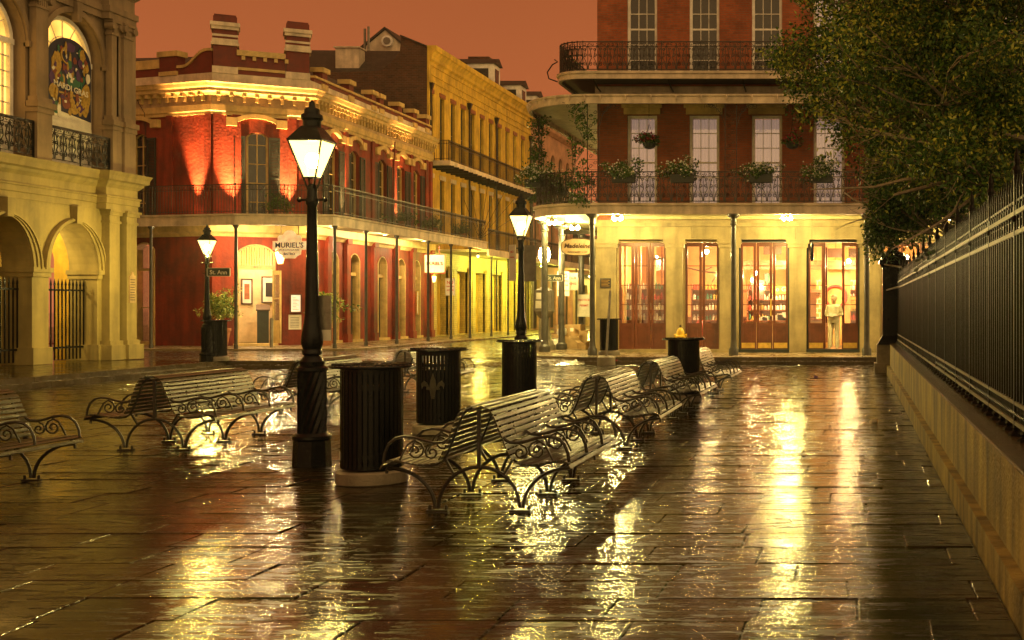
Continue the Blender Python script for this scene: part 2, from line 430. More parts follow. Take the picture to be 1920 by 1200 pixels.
# ------------------------------------------------------------------ wall with openings
def arch_z(u, c, hw, spring, rise):
    x = max(-1, min(1, (u - c) / hw))
    if rise >= hw * .9:
        return spring + rise * math.sqrt(max(0, 1 - x * x))
    Rr = (hw * hw + rise * rise) / (2 * rise)
    return spring - (Rr - rise) + math.sqrt(max(0, Rr * Rr - (x * hw) ** 2))
def wall(mb, u0, u1, z0, z1, ops, thick, d=0.0, seg=12, back=True):
    """ops: (ua, ub, za, zcrown, rise)"""
    us = sorted({u0, u1} | {o[0] for o in ops} | {o[1] for o in ops})
    zs = sorted({z0, z1} | {o[2] for o in ops} | {o[3] for o in ops})
    us = [u for u in us if u0 <= u <= u1]; zs = [z for z in zs if z0 <= z <= z1]
    for dd in ([d, d - thick] if back else [d]):
        for a, b in zip(us, us[1:]):
            for c, e_ in zip(zs, zs[1:]):
                mu, mz = (a + b) / 2, (c + e_) / 2
                if any(o[0] < mu < o[1] and o[2] < mz < o[3] for o in ops): continue
                mb.quad((a, dd, c), (b, dd, c), (b, dd, e_), (a, dd, e_))
        for o in ops:
            if o[4] > 0:
                c = (o[0] + o[1]) / 2; hw = (o[1] - o[0]) / 2; sp = o[3] - o[4]
                prev = None
                for k in range(seg + 1):
                    u = c - hw * math.cos(math.pi * k / seg)
                    z = arch_z(u, c, hw, sp, o[4])
                    if prev and not (prev[1] >= o[3] - 1e-6 and z >= o[3] - 1e-6):
                        mb.quad((prev[0], dd, prev[1]), (u, dd, z), (u, dd, o[3]), (prev[0], dd, o[3]))
                    prev = (u, z)
    for o in ops:
        sp = o[3] - o[4]
        mb.quad((o[0], d, o[2]), (o[0], d, sp), (o[0], d - thick, sp), (o[0], d - thick, o[2]))
        mb.quad((o[1], d, o[2]), (o[1], d, sp), (o[1], d - thick, sp), (o[1], d - thick, o[2]))
        if o[2] > z0 + 1e-6:
            mb.quad((o[0], d, o[2]), (o[1], d, o[2]), (o[1], d - thick, o[2]), (o[0], d - thick, o[2]))
        if o[4] > 0:
            c = (o[0] + o[1]) / 2; hw = (o[1] - o[0]) / 2; prev = None
            for k in range(seg + 1):
                u = c - hw * math.cos(math.pi * k / seg); z = arch_z(u, c, hw, sp, o[4])
                if prev:
                    mb.quad((prev[0], d, prev[1]), (u, d, z), (u, d - thick, z), (prev[0], d - thick, prev[1]))
                prev = (u, z)
        else:
            mb.quad((o[0], d, sp), (o[1], d, sp), (o[1], d - thick, sp), (o[0], d - thick, sp))
    # ends and top
    for u in (u0, u1):
        mb.quad((u, d, z0), (u, d, z1), (u, d - thick, z1), (u, d - thick, z0))
    mb.quad((u0, d, z1), (u1, d, z1), (u1, d - thick, z1), (u0, d - thick, z1))
    return mb
def arch_band(mb, c, hw, spring, rise, w, d0, d1, z_foot=None, seg=16):
    """moulded ring round an arch (inner half-width hw, ring width w)"""
    pts_i = []; pts_o = []
    for k in range(seg + 1):
        a = math.pi * k / seg
        u = c - hw * math.cos(a); pts_i.append((u, arch_z(u, c, hw, spring, rise)))
        u2 = c - (hw + w) * math.cos(a); pts_o.append((u2, arch_z(u2, c, hw + w, spring, rise + w if rise >= hw * .9 else rise + w * .6)))
    if z_foot is not None:
        pts_i = [(c - hw, z_foot)] + pts_i + [(c + hw, z_foot)]
        pts_o = [(c - hw - w, z_foot)] + pts_o + [(c + hw + w, z_foot)]
    n = len(pts_i)
    for k in range(n - 1):
        a, b, q, p = pts_i[k], pts_i[k + 1], pts_o[k + 1], pts_o[k]
        mb.quad((a[0], d1, a[1]), (b[0], d1, b[1]), (q[0], d1, q[1]), (p[0], d1, p[1]))
        mb.quad((a[0], d0, a[1]), (b[0], d0, b[1]), (b[0], d1, b[1]), (a[0], d1, a[1]))
        mb.quad((p[0], d0, p[1]), (q[0], d0, q[1]), (q[0], d1, q[1]), (p[0], d1, p[1]))
    return mb
def offset_poly(pts, d):
    """offset a plan polyline to its right-hand side by d (mitred)"""
    out = []
    n = len(pts)
    for i in range(n):
        ns = []
        for a, b in ((i - 1, i), (i, i + 1)):
            if a < 0 or b >= n: continue
            dx, dy = pts[b][0] - pts[a][0], pts[b][1] - pts[a][1]; l = math.hypot(dx, dy)
            ns.append((dy / l, -dx / l))
        if len(ns) == 1: nx, ny = ns[0]; k = 1
        else:
            nx, ny = ns[0][0] + ns[1][0], ns[0][1] + ns[1][1]; l = math.hypot(nx, ny); nx /= l; ny /= l
            k = 1 / max(.4, nx * ns[0][0] + ny * ns[0][1])
        out.append((pts[i][0] + nx * d * k, pts[i][1] + ny * d * k))
    return out
def molding(mb, plan, prof):
    """sweep profile [(out, z)...] along plan polyline (outward = right-hand side)"""
    rings = []
    offs = {}
    for (d, z) in prof:
        if d not in offs: offs[d] = offset_poly(plan, d)
    for i in range(len(plan)):
        rings.append([mb.pt(offs[d][i][0], offs[d][i][1], z) for (d, z) in prof])
    n = len(prof)
    for a, b in zip(rings, rings[1:]):
        for k in range(n):
            mb.face([a[k], b[k], b[(k + 1) % n], a[(k + 1) % n]])
    mb.face(rings[0]); mb.face(rings[-1][::-1])
    return mb
def spiral(cu, cz, r0, turns, a0, sgn=1, n=14, r1=.2):
    return [(cu + r0 * (1 - (1 - r1) * k / n) * math.cos(a0 + sgn * 2 * math.pi * turns * k / n), 0,
             cz + r0 * (1 - (1 - r1) * k / n) * math.sin(a0 + sgn * 2 * math.pi * turns * k / n)) for k in range(n + 1)]
def scroll_panel(mb, w, h, z0, seed=0, r=.0135, dense=1.0):
    """cast ironwork bay of width w (u from 0) between z0 and z0+h"""
    rnd = random.Random(seed)
    mb.box(0, w, -.018, .018, z0 + h - .03, z0 + h)
    mb.box(0, w, -.014, .014, z0 + h - .16, z0 + h - .14)
    mb.box(0, w, -.014, .014, z0 + .05, z0 + .075)
    k = int(w / .115)
    for i in range(k):
        u = (i + .5) * w / k
        mb.tube(spiral(u, z0 + h - .085, .05, .9, rnd.random() * 6, 1, 8), r * .8, 3)
    cells = max(1, int(round(w / .34 * dense)))
    cw = w / cells
    for i in range(cells):
        c = (i + .5) * cw
        H = h - .22; b = z0 + .075
        for s in (-1, 1):
            mb.tube([(c + s * cw * .06, 0, b), (c + s * cw * .12, 0, b + H * .25), (c + s * cw * .40, 0, b + H * .5), (c + s * cw * .22, 0, b + H * .86), (c + s * cw * .04, 0, b + H)], r, 4)
            mb.tube(spiral(c + s * cw * .25, b + H * .22, cw * .20, 1.3, math.pi / 2, -s, 10), r, 3)
            mb.tube(spiral(c + s * cw * .20, b + H * .60, cw * .19, 1.3, -math.pi / 2, s, 10), r, 3)
            mb.tube(spiral(c + s * cw * .30, b + H * .86, cw * .16, 1.2, 0, s, 9), r, 3)
        mb.tube([(c, 0, b), (c, 0, b + H + .06)], r, 4)
    return mb
def follow(path):
    """frames along a plan polyline: yields (T, length)"""
    for a, b in zip(path, path[1:]):
        yield frame(a[0], a[1], b[0] - a[0], b[1] - a[1]), math.hypot(b[0] - a[0], b[1] - a[1])
def leaves_mesh(name, clusters, per, lw, ll, mats, weights, seed=1, flat=.3):
    """many small leaf faces; clusters: (x,y,z,r)"""
    rg = np.random.default_rng(seed)
    C = np.array(clusters, dtype=float)
    n = len(C) * per
    idx = np.repeat(np.arange(len(C)), per)
    g = rg.normal(size=(n, 3)); g /= np.linalg.norm(g, axis=1)[:, None]
    rad = rg.random(n) ** .45
    cen = C[idx, :3] + g * (rad * C[idx, 3])[:, None] * np.array([1, 1, .8])
    d = rg.normal(size=(n, 3)) + g * .8; d[:, 2] -= flat; d /= np.linalg.norm(d, axis=1)[:, None]
    s = np.cross(d, rg.normal(size=(n, 3))); s /= np.linalg.norm(s, axis=1)[:, None] + 1e-9
    k = (.6 + .8 * rg.random(n))[:, None]
    a = cen; b = cen + d * ll * .5 * k + s * lw * .5 * k; c = cen + d * ll * k; e2 = cen + d * ll * .5 * k - s * lw * .5 * k
    V = np.stack([a, b, c, e2], 1).reshape(-1, 3)
    me = bpy.data.meshes.new(name)
    me.vertices.add(4 * n); me.vertices.foreach_set('co', V.astype(np.float32).ravel())
    me.loops.add(4 * n); me.loops.foreach_set('vertex_index', np.arange(4 * n, dtype=np.int32))
    me.polygons.add(n); me.polygons.foreach_set('loop_start', np.arange(0, 4 * n, 4, dtype=np.int32))
    cw = rg.choice(len(mats), size=len(C), p=weights)[idx]
    own = rg.choice(len(mats), size=n, p=weights)
    mi = np.where(rg.random(n) < .5, cw, own)
    for m in mats: me.materials.append(m)
    me.polygons.foreach_set('material_index', mi.astype(np.int32))
    me.update(calc_edges=True); me.validate()
    return me
# ================================================================== GROUND
def wet_stone(name, c1, c2, rough=.13, bump=.5, ripple=(.32, 6.5, 1), joints=False):
    m = bpy.data.materials.new(name); n, l = nodes_of(m); p = n['Principled BSDF']
    tc = n.new('ShaderNodeTexCoord')
    a = n.new('ShaderNodeTexNoise'); a.inputs['Scale'].default_value = .9; a.inputs['Detail'].default_value = 8; a.inputs['Roughness'].default_value = .7
    l.new(tc.outputs['Object'], a.inputs['Vector'])
    rp = n.new('ShaderNodeValToRGB'); rp.color_ramp.elements[0].position = .35; rp.color_ramp.elements[1].position = .65
    rp.color_ramp.elements[0].color = (*c1, 1); rp.color_ramp.elements[1].color = (*c2, 1)
    l.new(a.outputs['Fac'], rp.inputs[0]); l.new(rp.outputs[0], p.inputs['Base Color'])
    b = n.new('ShaderNodeTexNoise'); b.inputs['Scale'].default_value = 1.6; b.inputs['Detail'].default_value = 7; b.inputs['Roughness'].default_value = .65
    l.new(tc.outputs['Object'], b.inputs['Vector'])
    mr = n.new('ShaderNodeMapRange'); mr.inputs[1].default_value = .38; mr.inputs[2].default_value = .66; mr.inputs[3].default_value = rough * .35; mr.inputs[4].default_value = rough * 1.5
    l.new(b.outputs['Fac'], mr.inputs[0])
    mpf = n.new('ShaderNodeMapping'); mpf.inputs['Scale'].default_value = (3.0, 13.0, 3.0) if ripple[0] < 1 else (6, 6, 6)
    l.new(tc.outputs['Object'], mpf.inputs[0])
    fk = n.new('ShaderNodeTexNoise'); fk.inputs['Scale'].default_value = 1.0; fk.inputs['Detail'].default_value = 6; fk.inputs['Roughness'].default_value = .7
    l.new(mpf.outputs[0], fk.inputs['Vector'])
    fr_ = n.new('ShaderNodeMapRange'); fr_.inputs[1].default_value = .515; fr_.inputs[2].default_value = .58
    l.new(fk.outputs['Fac'], fr_.inputs[0])
    rx = n.new('ShaderNodeMixRGB'); rx.inputs[2].default_value = (.36, .36, .36, 1)      # dull stone standing proud of the film of water
    l.new(fr_.outputs[0], rx.inputs[0]); l.new(mr.outputs[0], rx.inputs[1]); l.new(rx.outputs[0], p.inputs['Roughness'])
    sx = n.new('ShaderNodeMapRange'); sx.inputs[3].default_value = .30; sx.inputs[4].default_value = .08
    l.new(fr_.outputs[0], sx.inputs[0]); l.new(sx.outputs[0], p.inputs['Specular IOR Level'])
    mp = n.new('ShaderNodeMapping'); mp.inputs['Scale'].default_value = ripple
    l.new(tc.outputs['Object'], mp.inputs[0])
    c = n.new('ShaderNodeTexNoise'); c.inputs['Scale'].default_value = 1.0; c.inputs['Detail'].default_value = 7; c.inputs['Roughness'].default_value = .74; c.inputs['Distortion'].default_value = .15
    l.new(mp.outputs[0], c.inputs['Vector'])
    d = n.new('ShaderNodeTexNoise'); d.inputs['Scale'].default_value = 90; d.inputs['Detail'].default_value = 3
    l.new(tc.outputs['Object'], d.inputs['Vector'])
    mp2 = n.new('ShaderNodeMapping'); mp2.inputs['Scale'].default_value = tuple(v * 3.1 for v in ripple)
    l.new(tc.outputs['Object'], mp2.inputs[0])
    c2_ = n.new('ShaderNodeTexNoise'); c2_.inputs['Scale'].default_value = 1.0; c2_.inputs['Detail'].default_value = 4
    l.new(mp2.outputs[0], c2_.inputs['Vector'])
    b0 = n.new('ShaderNodeBump'); b0.inputs['Strength'].default_value = bump * .8; b0.inputs['Distance'].default_value = .005
    l.new(c2_.outputs['Fac'], b0.inputs['Height'])
    b1 = n.new('ShaderNodeBump'); b1.inputs['Distance'].default_value = .010
    ms = n.new('ShaderNodeMapRange'); ms.inputs[1].default_value = .36; ms.inputs[2].default_value = .6; ms.inputs[3].default_value = bump * .25; ms.inputs[4].default_value = bump
    l.new(b.outputs['Fac'], ms.inputs[0]); l.new(ms.outputs[0], b1.inputs['Strength'])
    l.new(b0.outputs[0], b1.inputs['Normal'])
    l.new(c.outputs['Fac'], b1.inputs['Height'])
    b2 = n.new('ShaderNodeBump'); b2.inputs['Strength'].default_value = bump * .22; b2.inputs['Distance'].default_value = .003
    l.new(d.outputs['Fac'], b2.inputs['Height']); l.new(b1.outputs[0], b2.inputs['Normal']); l.new(b2.outputs[0], p.inputs['Normal'])
    return m
M['slab'] = wet_stone('wet_flagstone', (.009, .007, .002), (.036, .029, .008), .07, .75)
M['slab2'] = wet_stone('wet_flagstone_brown', (.012, .008, .0025), (.042, .028, .009), .09, .85)
M['slab3'] = wet_stone('wet_flagstone_grey', (.010, .009, .003), (.032, .028, .010), .05, .6)
M['joint'] = wet_stone('puddled_joint', (.015, .010, .006), (.03, .02, .012), .06, .2)
M['road'] = wet_stone('wet_asphalt', (.035, .026, .018), (.075, .055, .034), .22, .5, (5, 5, 5))
M['walk'] = wet_stone('wet_sidewalk', (.13, .095, .05), (.24, .18, .10), .32, .4, (6, 6, 6))
M['kerb'] = wet_stone('wet_kerb_stone', (.05, .038, .024), (.11, .085, .05), .2, .5, (4, 8, 4))

g = MB(); g.box(-300, 300, -60, 500, -.6, -.08); struct('ground', g, M['joint'])
g = MB(); g.box(-16.4, .82, -8, 33.2, -.08, -.012); struct('plaza_bed', g, M['joint'])
# flagstones: real stones with their own height and tilt
pv = MB(); rnd = random.Random(5)
y = -7.5
while y < 33.15:
    dpt = rnd.choice([.36, .42, .46, .52, .60]); y2 = min(y + dpt, 33.17)
    xl = -16.38 if y2 < 31.0 else -11.8
    x = xl - rnd.random() * .8
    while x < .8:
        w = rnd.uniform(.5, 1.25); x2 = min(x + w, .81)
        xa = max(x, xl)
        if x2 - xa > .12:
            gp = .003 if rnd.random() < .8 else .009
            X0, X1, Y0, Y1 = xa + gp, x2 - gp, y + gp * .8, y2 - gp * .8
            zb = rnd.uniform(-.005, .002); tx, ty = rnd.gauss(0, .003), rnd.gauss(0, .004)
            cx, cy = (X0 + X1) / 2, (Y0 + Y1) / 2
            pv.m = rnd.choice([0, 0, 0, 1, 1, 2])
            zz = lambda px, py, dz=0: zb + (px - cx) * tx + (py - cy) * ty + dz
            ch = .007
            jit = [rnd.uniform(-.008, .008) for _ in range(8)]
            o = [(X0 + jit[0], Y0 + jit[1]), (X1 + jit[2], Y0 + jit[3]), (X1 + jit[4], Y1 + jit[5]), (X0 + jit[6], Y1 + jit[7])]
            i_ = [(X0 + ch + jit[0], Y0 + ch + jit[1]), (X1 - ch + jit[2], Y0 + ch + jit[3]), (X1 - ch + jit[4], Y1 - ch + jit[5]), (X0 + ch + jit[6], Y1 - ch + jit[7])]
            lo = [pv.pt(a, b, -.03) for a, b in o]; mid = [pv.pt(a, b, zz(a, b, -.004)) for a, b in o]; top = [pv.pt(a, b, zz(a, b)) for a, b in i_]
            pv.face(top)
            for k in range(4):
                pv.face([lo[k], lo[(k + 1) % 4], mid[(k + 1) % 4], mid[k]]); pv.face([mid[k], mid[(k + 1) % 4], top[(k + 1) % 4], top[k]])
        x = x2 if x2 > x else x + w
    y = y2
struct('plaza_paving', pv, [M['slab'], M['slab2'], M['slab3']])
# stepped kerbs round the sunken plaza
def kerb_run(mb, p, q, h0, h1, seg=1.5, inner=(0, .35), z=None):
    T = frame(p[0], p[1], q[0] - p[0], q[1] - p[1]); Ln = math.hypot(q[0] - p[0], q[1] - p[1])
    u = 0; k = MB(T)
    while u < Ln - 1e-6:
        v = min(Ln, u + seg)
        k.box(u + .004, v - .004, -inner[1], -inner[0], h0, h1 - rnd.uniform(0, .004)); u = v
    mb.merge(k)
ks = MB()
kerb_run(ks, (-16.4, -8), (-16.4, 31.0), -.05, .10, 1.6)
kerb_run(ks, (-16.75, -8), (-16.75, 31.35), -.05, .20, 1.6, (0, .30))
struct('left_steps', ks, M['kerb'])
ks = MB()
kerb_run(ks, (-16.4, 31.0), (-11.9, 31.0), -.05, .10, 1.5, (0, .35)); kerb_run(ks, (-16.75, 31.35), (-11.9, 31.35), -.05, .20, 1.5, (0, .30))
struct('street_steps', ks, M['kerb'])
ks = MB()
kerb_run(ks, (-7.6, 33.2), (9.5, 33.2), -.05, .10, 1.9, (0, .35)); kerb_run(ks, (-7.9, 33.55), (9.5, 33.55), -.05, .20, 1.9, (0, .30))
struct('right_steps', ks, M['kerb'])
# ramp up to the street and its flared wing
rp_ = MB()
rp_.prism([(-11.9, 31.0), (-8.35, 33.2), (-8.35, 34.6), (-11.9, 34.6)], -.05, -.02, 'z')
rp_.face([rp_.pt(-11.9, 31.2, .004), rp_.pt(-8.5, 32.6, .004), rp_.pt(-8.2, 34.4, .165), rp_.pt(-11.9, 34.4, .165)])
rp_.face([rp_.pt(-8.5, 32.6, .004), rp_.pt(-7.6, 33.2, .006), rp_.pt(-7.6, 34.1, .196), rp_.pt(-8.2, 34.4, .165)])
struct('kerb_ramp', rp_, M['kerb'])
rd = MB(); rd.box(-90, -8.1, 34.1, 60, -.08, .16); rd.box(-90, -11.9, 31.64, 34.1, -.08, .16); rd.box(-17.0, -10.9, 60, 240, -.08, .16)
struct('road', rd, M['road'])
wk = MB()
wk.box(-60, -17.05, -8, 31.64, -.08, .195)
struct('raised_pavement', wk, M['slab'])
wk = MB(); wk.prism([(-60, 39.9), (-17.3, 39.9), (-16.9, 40.6), (-16.9, 200), (-60, 200)], -.05, .215, 'z')
struct('far_sidewalk', wk, M['walk'])
wk = MB(); wk.prism([(9.5, 33.85), (-7.9, 33.85), (-9.4, 34.5), (-10.9, 36.6), (-10.9, 200), (9.5, 200)], -.05, .2, 'z')
struct('corner_sidewalk', wk, M['walk'])
pk = MB(); pk.box(1.5, 80, -8, 33.2, -.07, .35); struct('park_ground', pk, M['hedge'])

# ================================================================== BRICK ROW BUILDING ON THE RIGHT
FY = 37.2; SX = -8.12
pb = thing('brick_building', 'three storey red brick corner building with iron balconies and a lit shop', 'building', (-2, FY, .2))
TF = frame(SX, FY, 1, 0)                   # front, u = X - SX
U = lambda X: X - SX
TS = frame(SX, 66, 0, -1)                  # street side facing left, u from Y=66
WZ = [(-6.23, 3.95), ]                     # (unused)
win_x = [(-7.17, -6.22), (-5.20, -4.25), (-3.22, -2.26), (-1.26, -.28), (.76, 1.72), (2.75, 3.7), (4.75, 5.7)]
low = MB(TF)
ops = []
for a, b in win_x: ops += [(U(a), U(b), 4.75, 7.74, 0), (U(a), U(b), 8.92, 12.05, 0)]
wall(low, 0, 15.5, 4.4, 13.6, ops, .45)
low2 = MB(TS)
sops = []
for k in range(6):
    u = 66 - (39.2 + k * 2.4); sops += [(u - .9, u, 4.75, 7.74, 0), (u - .9, u, 8.92, 12.05, 0)]
wall(low2, 0, 66 - FY - .448, 4.4, 13.6, sops, .45)
low.merge(low2)
wpart('brick_wall', low, M['brick_red'], pb)
rf = MB(); rf.box(SX + .3, 7.2, FY + .3, 65.8, 13.3, 13.5); wpart('roof', rf, M['metal_roof'], pb)
cn = MB(); molding(cn, [(SX, 66), (SX, FY), (7.38, FY)], [(0, 13.2), (.25, 13.35), (.45, 13.7), (.5, 13.9), (0, 13.9)]); wpart('cornice', cn, M['granite'], pb)
# ground floor: piers, entablature, doors
piers = [(-8.17, -7.52), (-5.92, -5.41), (-4.23, -3.64), (-2.03, -1.49), (.2, .85), (2.75, 3.35), (5.2, 5.8)]
for a, b in piers:
    p_ = MB(TF); p_.box(U(a), U(b), -.5, .02, .2, 3.52); p_.box(U(a) - .05, U(b) + .05, -.5, .06, 3.52, 3.64); p_.box(U(a) - .09, U(b) + .09, -.5, .10, 3.64, 3.78)
    wpart('pier', p_, M['granite'], pb)
en = MB(TF)
jx = [0, 3.0, 6.3, 9.6, 13, 15.4]
for a, b in zip(jx, jx[1:]): en.box(a + .004, b - .004, -.5, .05, 3.78, 4.395)
en.box(-.04, 15.4, -.4, .16, 4.18, 4.30)
wpart('entablature', en, M['granite'], pb)
sd = MB(TS); 
for k in range(9):
    u = 66 - FY - .9 - k * 3.2
    sd.box(u - .6, u, -.5, .02, .2, 3.78)
sd.box(0, 66 - FY - .502, -.5, .04, 3.78, 4.395)
wpart('side_piers', sd, M['granite'], pb, label='granite piers along the side street')
sd = MB(TS); sd.box(0, 66 - FY - .6, -.42, -.3, .2, 3.78); wpart('side_shopfront', sd, M['shutter'], pb)
def door_leaf(a, b, z0, z1, kick, parent, T=TF, d=-.22, solid=1.05):
    w = b - a; st = .085
    zg = z0 + (z1 - z0) * .235
    f = MB(T)
    f.box(a, a + st, d - .05, d, z0, z1); f.box(b - st, b, d - .05, d, z0, z1)
    f.box(a + st, b - st, d - .048, d - .002, z1 - .12, z1); f.box(a + st, b - st, d - .048, d - .002, z0, z0 + .1)
    f.box(a + st, b - st, d - .048, d - .002, zg - .1, zg + .03)
    f.box(a + st, b - st, d - .035, d - .018, z0 + .1, zg - .1)
    f.box(a + st + .06, b - st - .06, d - .03, d - .006, z0 + .18, zg - .18)
    for k in range(1, 4):
        z = zg + (z1 - .12 - zg) * k / 4; f.box(a + st, b - st, d - .035, d - .012, z - .012, z + .012)
    o = wpart('door', f, M['door_red'], parent)
    gl = MB(T); gl.box(a + st, b - st, d - .028, d - .024, zg + .03, z1 - .12); gl.build('pane', M['glass'], o)
    if kick:
        kp = MB(T); kp.box(a + .04, b - .04, d + .0, d + .006, z0 + .03, z0 + .2); kp.build('kick_plate', M['brass'], o)
    return o
gaps = [(-7.52, -5.92, 3, 0), (-5.41, -4.23, 2, 0), (-3.64, -2.03, 3, 1), (-1.49, .2, 3, 1), (.85, 2.75, 3, 0), (3.35, 5.2, 3, 0)]
for gi, (a, b, n, kick) in enumerate(gaps):
    a2, b2 = U(a) + .03, U(b) - .03; w = (b2 - a2) / n
    fr = MB(TF); fr.box(a2 - .03, a2 + .02, -.32, -.14, .3, 3.78); fr.box(b2 - .02, b2 + .03, -.32, -.14, .3, 3.78); fr.box(a2, b2, -.32, -.14, 3.70, 3.779); fr.box(a2 - .03, b2 + .03, -.45, .03, .2, .30)
    wpart('door_frame', fr, M['granite'] if kick == 0 else M['shutter'], pb)
    for k in range(n):
        if gi == 3 and k == 1:      # standing open: leaf swung inwards
            T2 = frame(SX + a2 + w * 1.0 + .02, FY + .27, .12, 1)
            door_leaf(0, w - .02, .3, 3.69, 1, pb, T2, 0)
            continue
        o_ = door_leaf(a2 + k * w + .008, a2 + (k + 1) * w - .008, .3, 3.69, kick, pb)
        if gi == 2 and k == 1:
            h = MB(TF); h.box(a2 + 2 * w - .07, a2 + 2 * w - .03, -.22, -.17, 1.35, 1.9); h.build('push_bar', M['brass'], o_)
def sash_window(a, b, z0, z1, T, parent, curtain=True, d=-.12, rows=(3, 3), cols=3, frame_w=.09, mid=True, m=None, name='window', lit=None):
    f = MB(T)
    f.box(a, a + frame_w, d - .1, d + .03, z0, z1); f.box(b - frame_w, b, d - .1, d + .03, z0, z1)
    f.box(a + frame_w, b - frame_w, d - .1, d + .028, z1 - .09, z1); f.box(a + frame_w, b - frame_w, d - .1, d + .05, z0, z0 + .07)
    zi0, zi1 = z0 + .07, z1 - .09; n = sum(rows); x0, x1 = a + frame_w, b - frame_w
    for k in range(1, n):
        z = zi0 + (zi1 - zi0) * k / n; t = .028 if (k == rows[0] and mid) else .012
        f.box(x0, x1, d - .06, d - .018, z - t, z + t)
    for k in range(1, cols):
        u = x0 + (x1 - x0) * k / cols; f.box(u - .01, u + .01, d - .055, d - .02, zi0, zi1)
    o = wpart(name, f, m or M['white'], parent)
    gl = MB(T); gl.box(x0, x1, d - .045, d - .04, zi0, zi1); gl.build('pane', M['glass'] if (curtain or lit) else M['glass_dark'], o)
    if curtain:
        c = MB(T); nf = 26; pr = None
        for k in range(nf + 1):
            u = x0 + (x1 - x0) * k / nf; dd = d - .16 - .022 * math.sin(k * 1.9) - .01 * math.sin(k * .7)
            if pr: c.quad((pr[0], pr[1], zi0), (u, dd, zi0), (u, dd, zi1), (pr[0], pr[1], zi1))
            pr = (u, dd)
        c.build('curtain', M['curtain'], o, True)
    if lit:
        c = MB(T); c.box(x0, x1, d - .4, d - .38, zi0, zi1); c.build('lit_room', lit, o)
    return o
for i, (a, b) in enumerate(win_x):
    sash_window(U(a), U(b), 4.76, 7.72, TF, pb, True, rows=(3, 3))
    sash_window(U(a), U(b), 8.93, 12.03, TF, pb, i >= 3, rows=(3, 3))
    h = MB(TF); h.box(U(a) - .1, U(b) + .1, -.05, .07, 7.745, 7.95); h.box(U(a) - .16, U(b) + .16, -.05, .13, 7.95, 8.05)
    wpart('lintel', h, M['mur_trim'], pb)
for k in range(6):
    u = 66 - (39.2 + k * 2.4)
    sash_window(u - .9, u, 4.76, 7.72, TS, pb, False); sash_window(u - .9, u, 8.93, 12.03, TS, pb, False)
# galleries (front + round the corner)
def corner_plan(x_side, y_front, rad, x_end, y_far, n=8):
    pts = [(x_side, y_far), (x_side, y_front + rad)]
    for k in range(1, n):
        a = math.pi / 2 * k / n
        pts.append((x_side + rad * (1 - math.cos(a)), y_front + rad * (1 - math.sin(a))))
    pts += [(x_side + rad, y_front), (x_end, y_front)]
    return pts
gal = corner_plan(-10.0, 34.9, 2.2, 7.4, 66)
def slab_between(mb, plan, z0, z1, inner):
    """floor between the outer plan line and the building line"""
    poly = plan + inner
    mb.prism(poly, z0, z1, 'z'); return mb
inner = [(7.4, FY - .0), (SX, FY - .0), (SX, 66)]
fl = MB(); slab_between(fl, offset_poly(gal, -.125), 4.52, 4.62, [(7.4, FY - .002), (SX - .002, FY - .002), (SX - .002, 66)]); wpart('gallery_floor', fl, M['ceil'], pb)
fa = MB(); molding(fa, gal, [(-.12, 4.40), (.0, 4.40), (.0, 4.64), (.05, 4.66), (.06, 4.73), (-.12, 4.73)]); wpart('gallery_fascia', fa, M['fascia'], pb)
jo = MB(); jo.box(-7.4, 7.3, 36.9, FY - .06, 4.40, 4.515); jo.box(-7.4, 7.3, 35.4, 35.46, 4.46, 4.519)
wpart('soffit_moulding', jo, M['ceil'], pb)
# railings: ironwork bays
def railing(plan, z0, h, parent, bay=1.25, seed=0, m=None, skip=None, name='railing_bay', simple=False):
    i = seed
    for T, Ln in follow(plan):
        n = max(1, int(round(Ln / bay))); w = Ln / n
        for k in range(n):
            u0 = k * w
            p = T(u0, 0, 0)
            if skip and skip(p): continue
            T2 = (lambda T, u0: (lambda u, d, z: T(u + u0, d, z)))(T, u0)
            mb = MB(T2)
            if simple:
                mb.box(0, w, -.02, .02, z0 + h - .03, z0 + h); mb.box(0, w, -.012, .012, z0 + .08, z0 + .10); mb.box(0, w, -.012, .012, z0 + h - .2, z0 + h - .18)
                q = max(2, int(w / .11))
                for j in range(q + 1): mb.box(j * w / q - .007, j * w / q + .007, -.007, .007, z0 + .02, z0 + h - .02)
                for j in range(q): mb.tube([(j * w / q + .0, 0, z0 + h - .19), (j * w / q + w / q / 2, 0, z0 + h - .05), ((j + 1) * w / q, 0, z0 + h - .19)], .006, 3)
            else:
                scroll_panel(mb, w, h, z0, i)
            mb.box(-.012, .012, -.015, .015, z0, z0 + h + .02)
            wpart(name, mb, m or M['iron_old'], parent); i += 1
rail_plan = offset_poly(gal, -.06)
railing(rail_plan, 4.73, .95, pb, 1.3, 3, skip=lambda p: p[1] > 56)
# upper roof over the gallery, and top balcony
gal2 = corner_plan(-10.2, 34.8, 2.4, 7.4, 66)
g_in = [(7.38, FY - .002), (SX - .002, FY - .002), (SX - .002, 66)]
rf = MB()
lo_ = gal2; n_ = len(lo_)
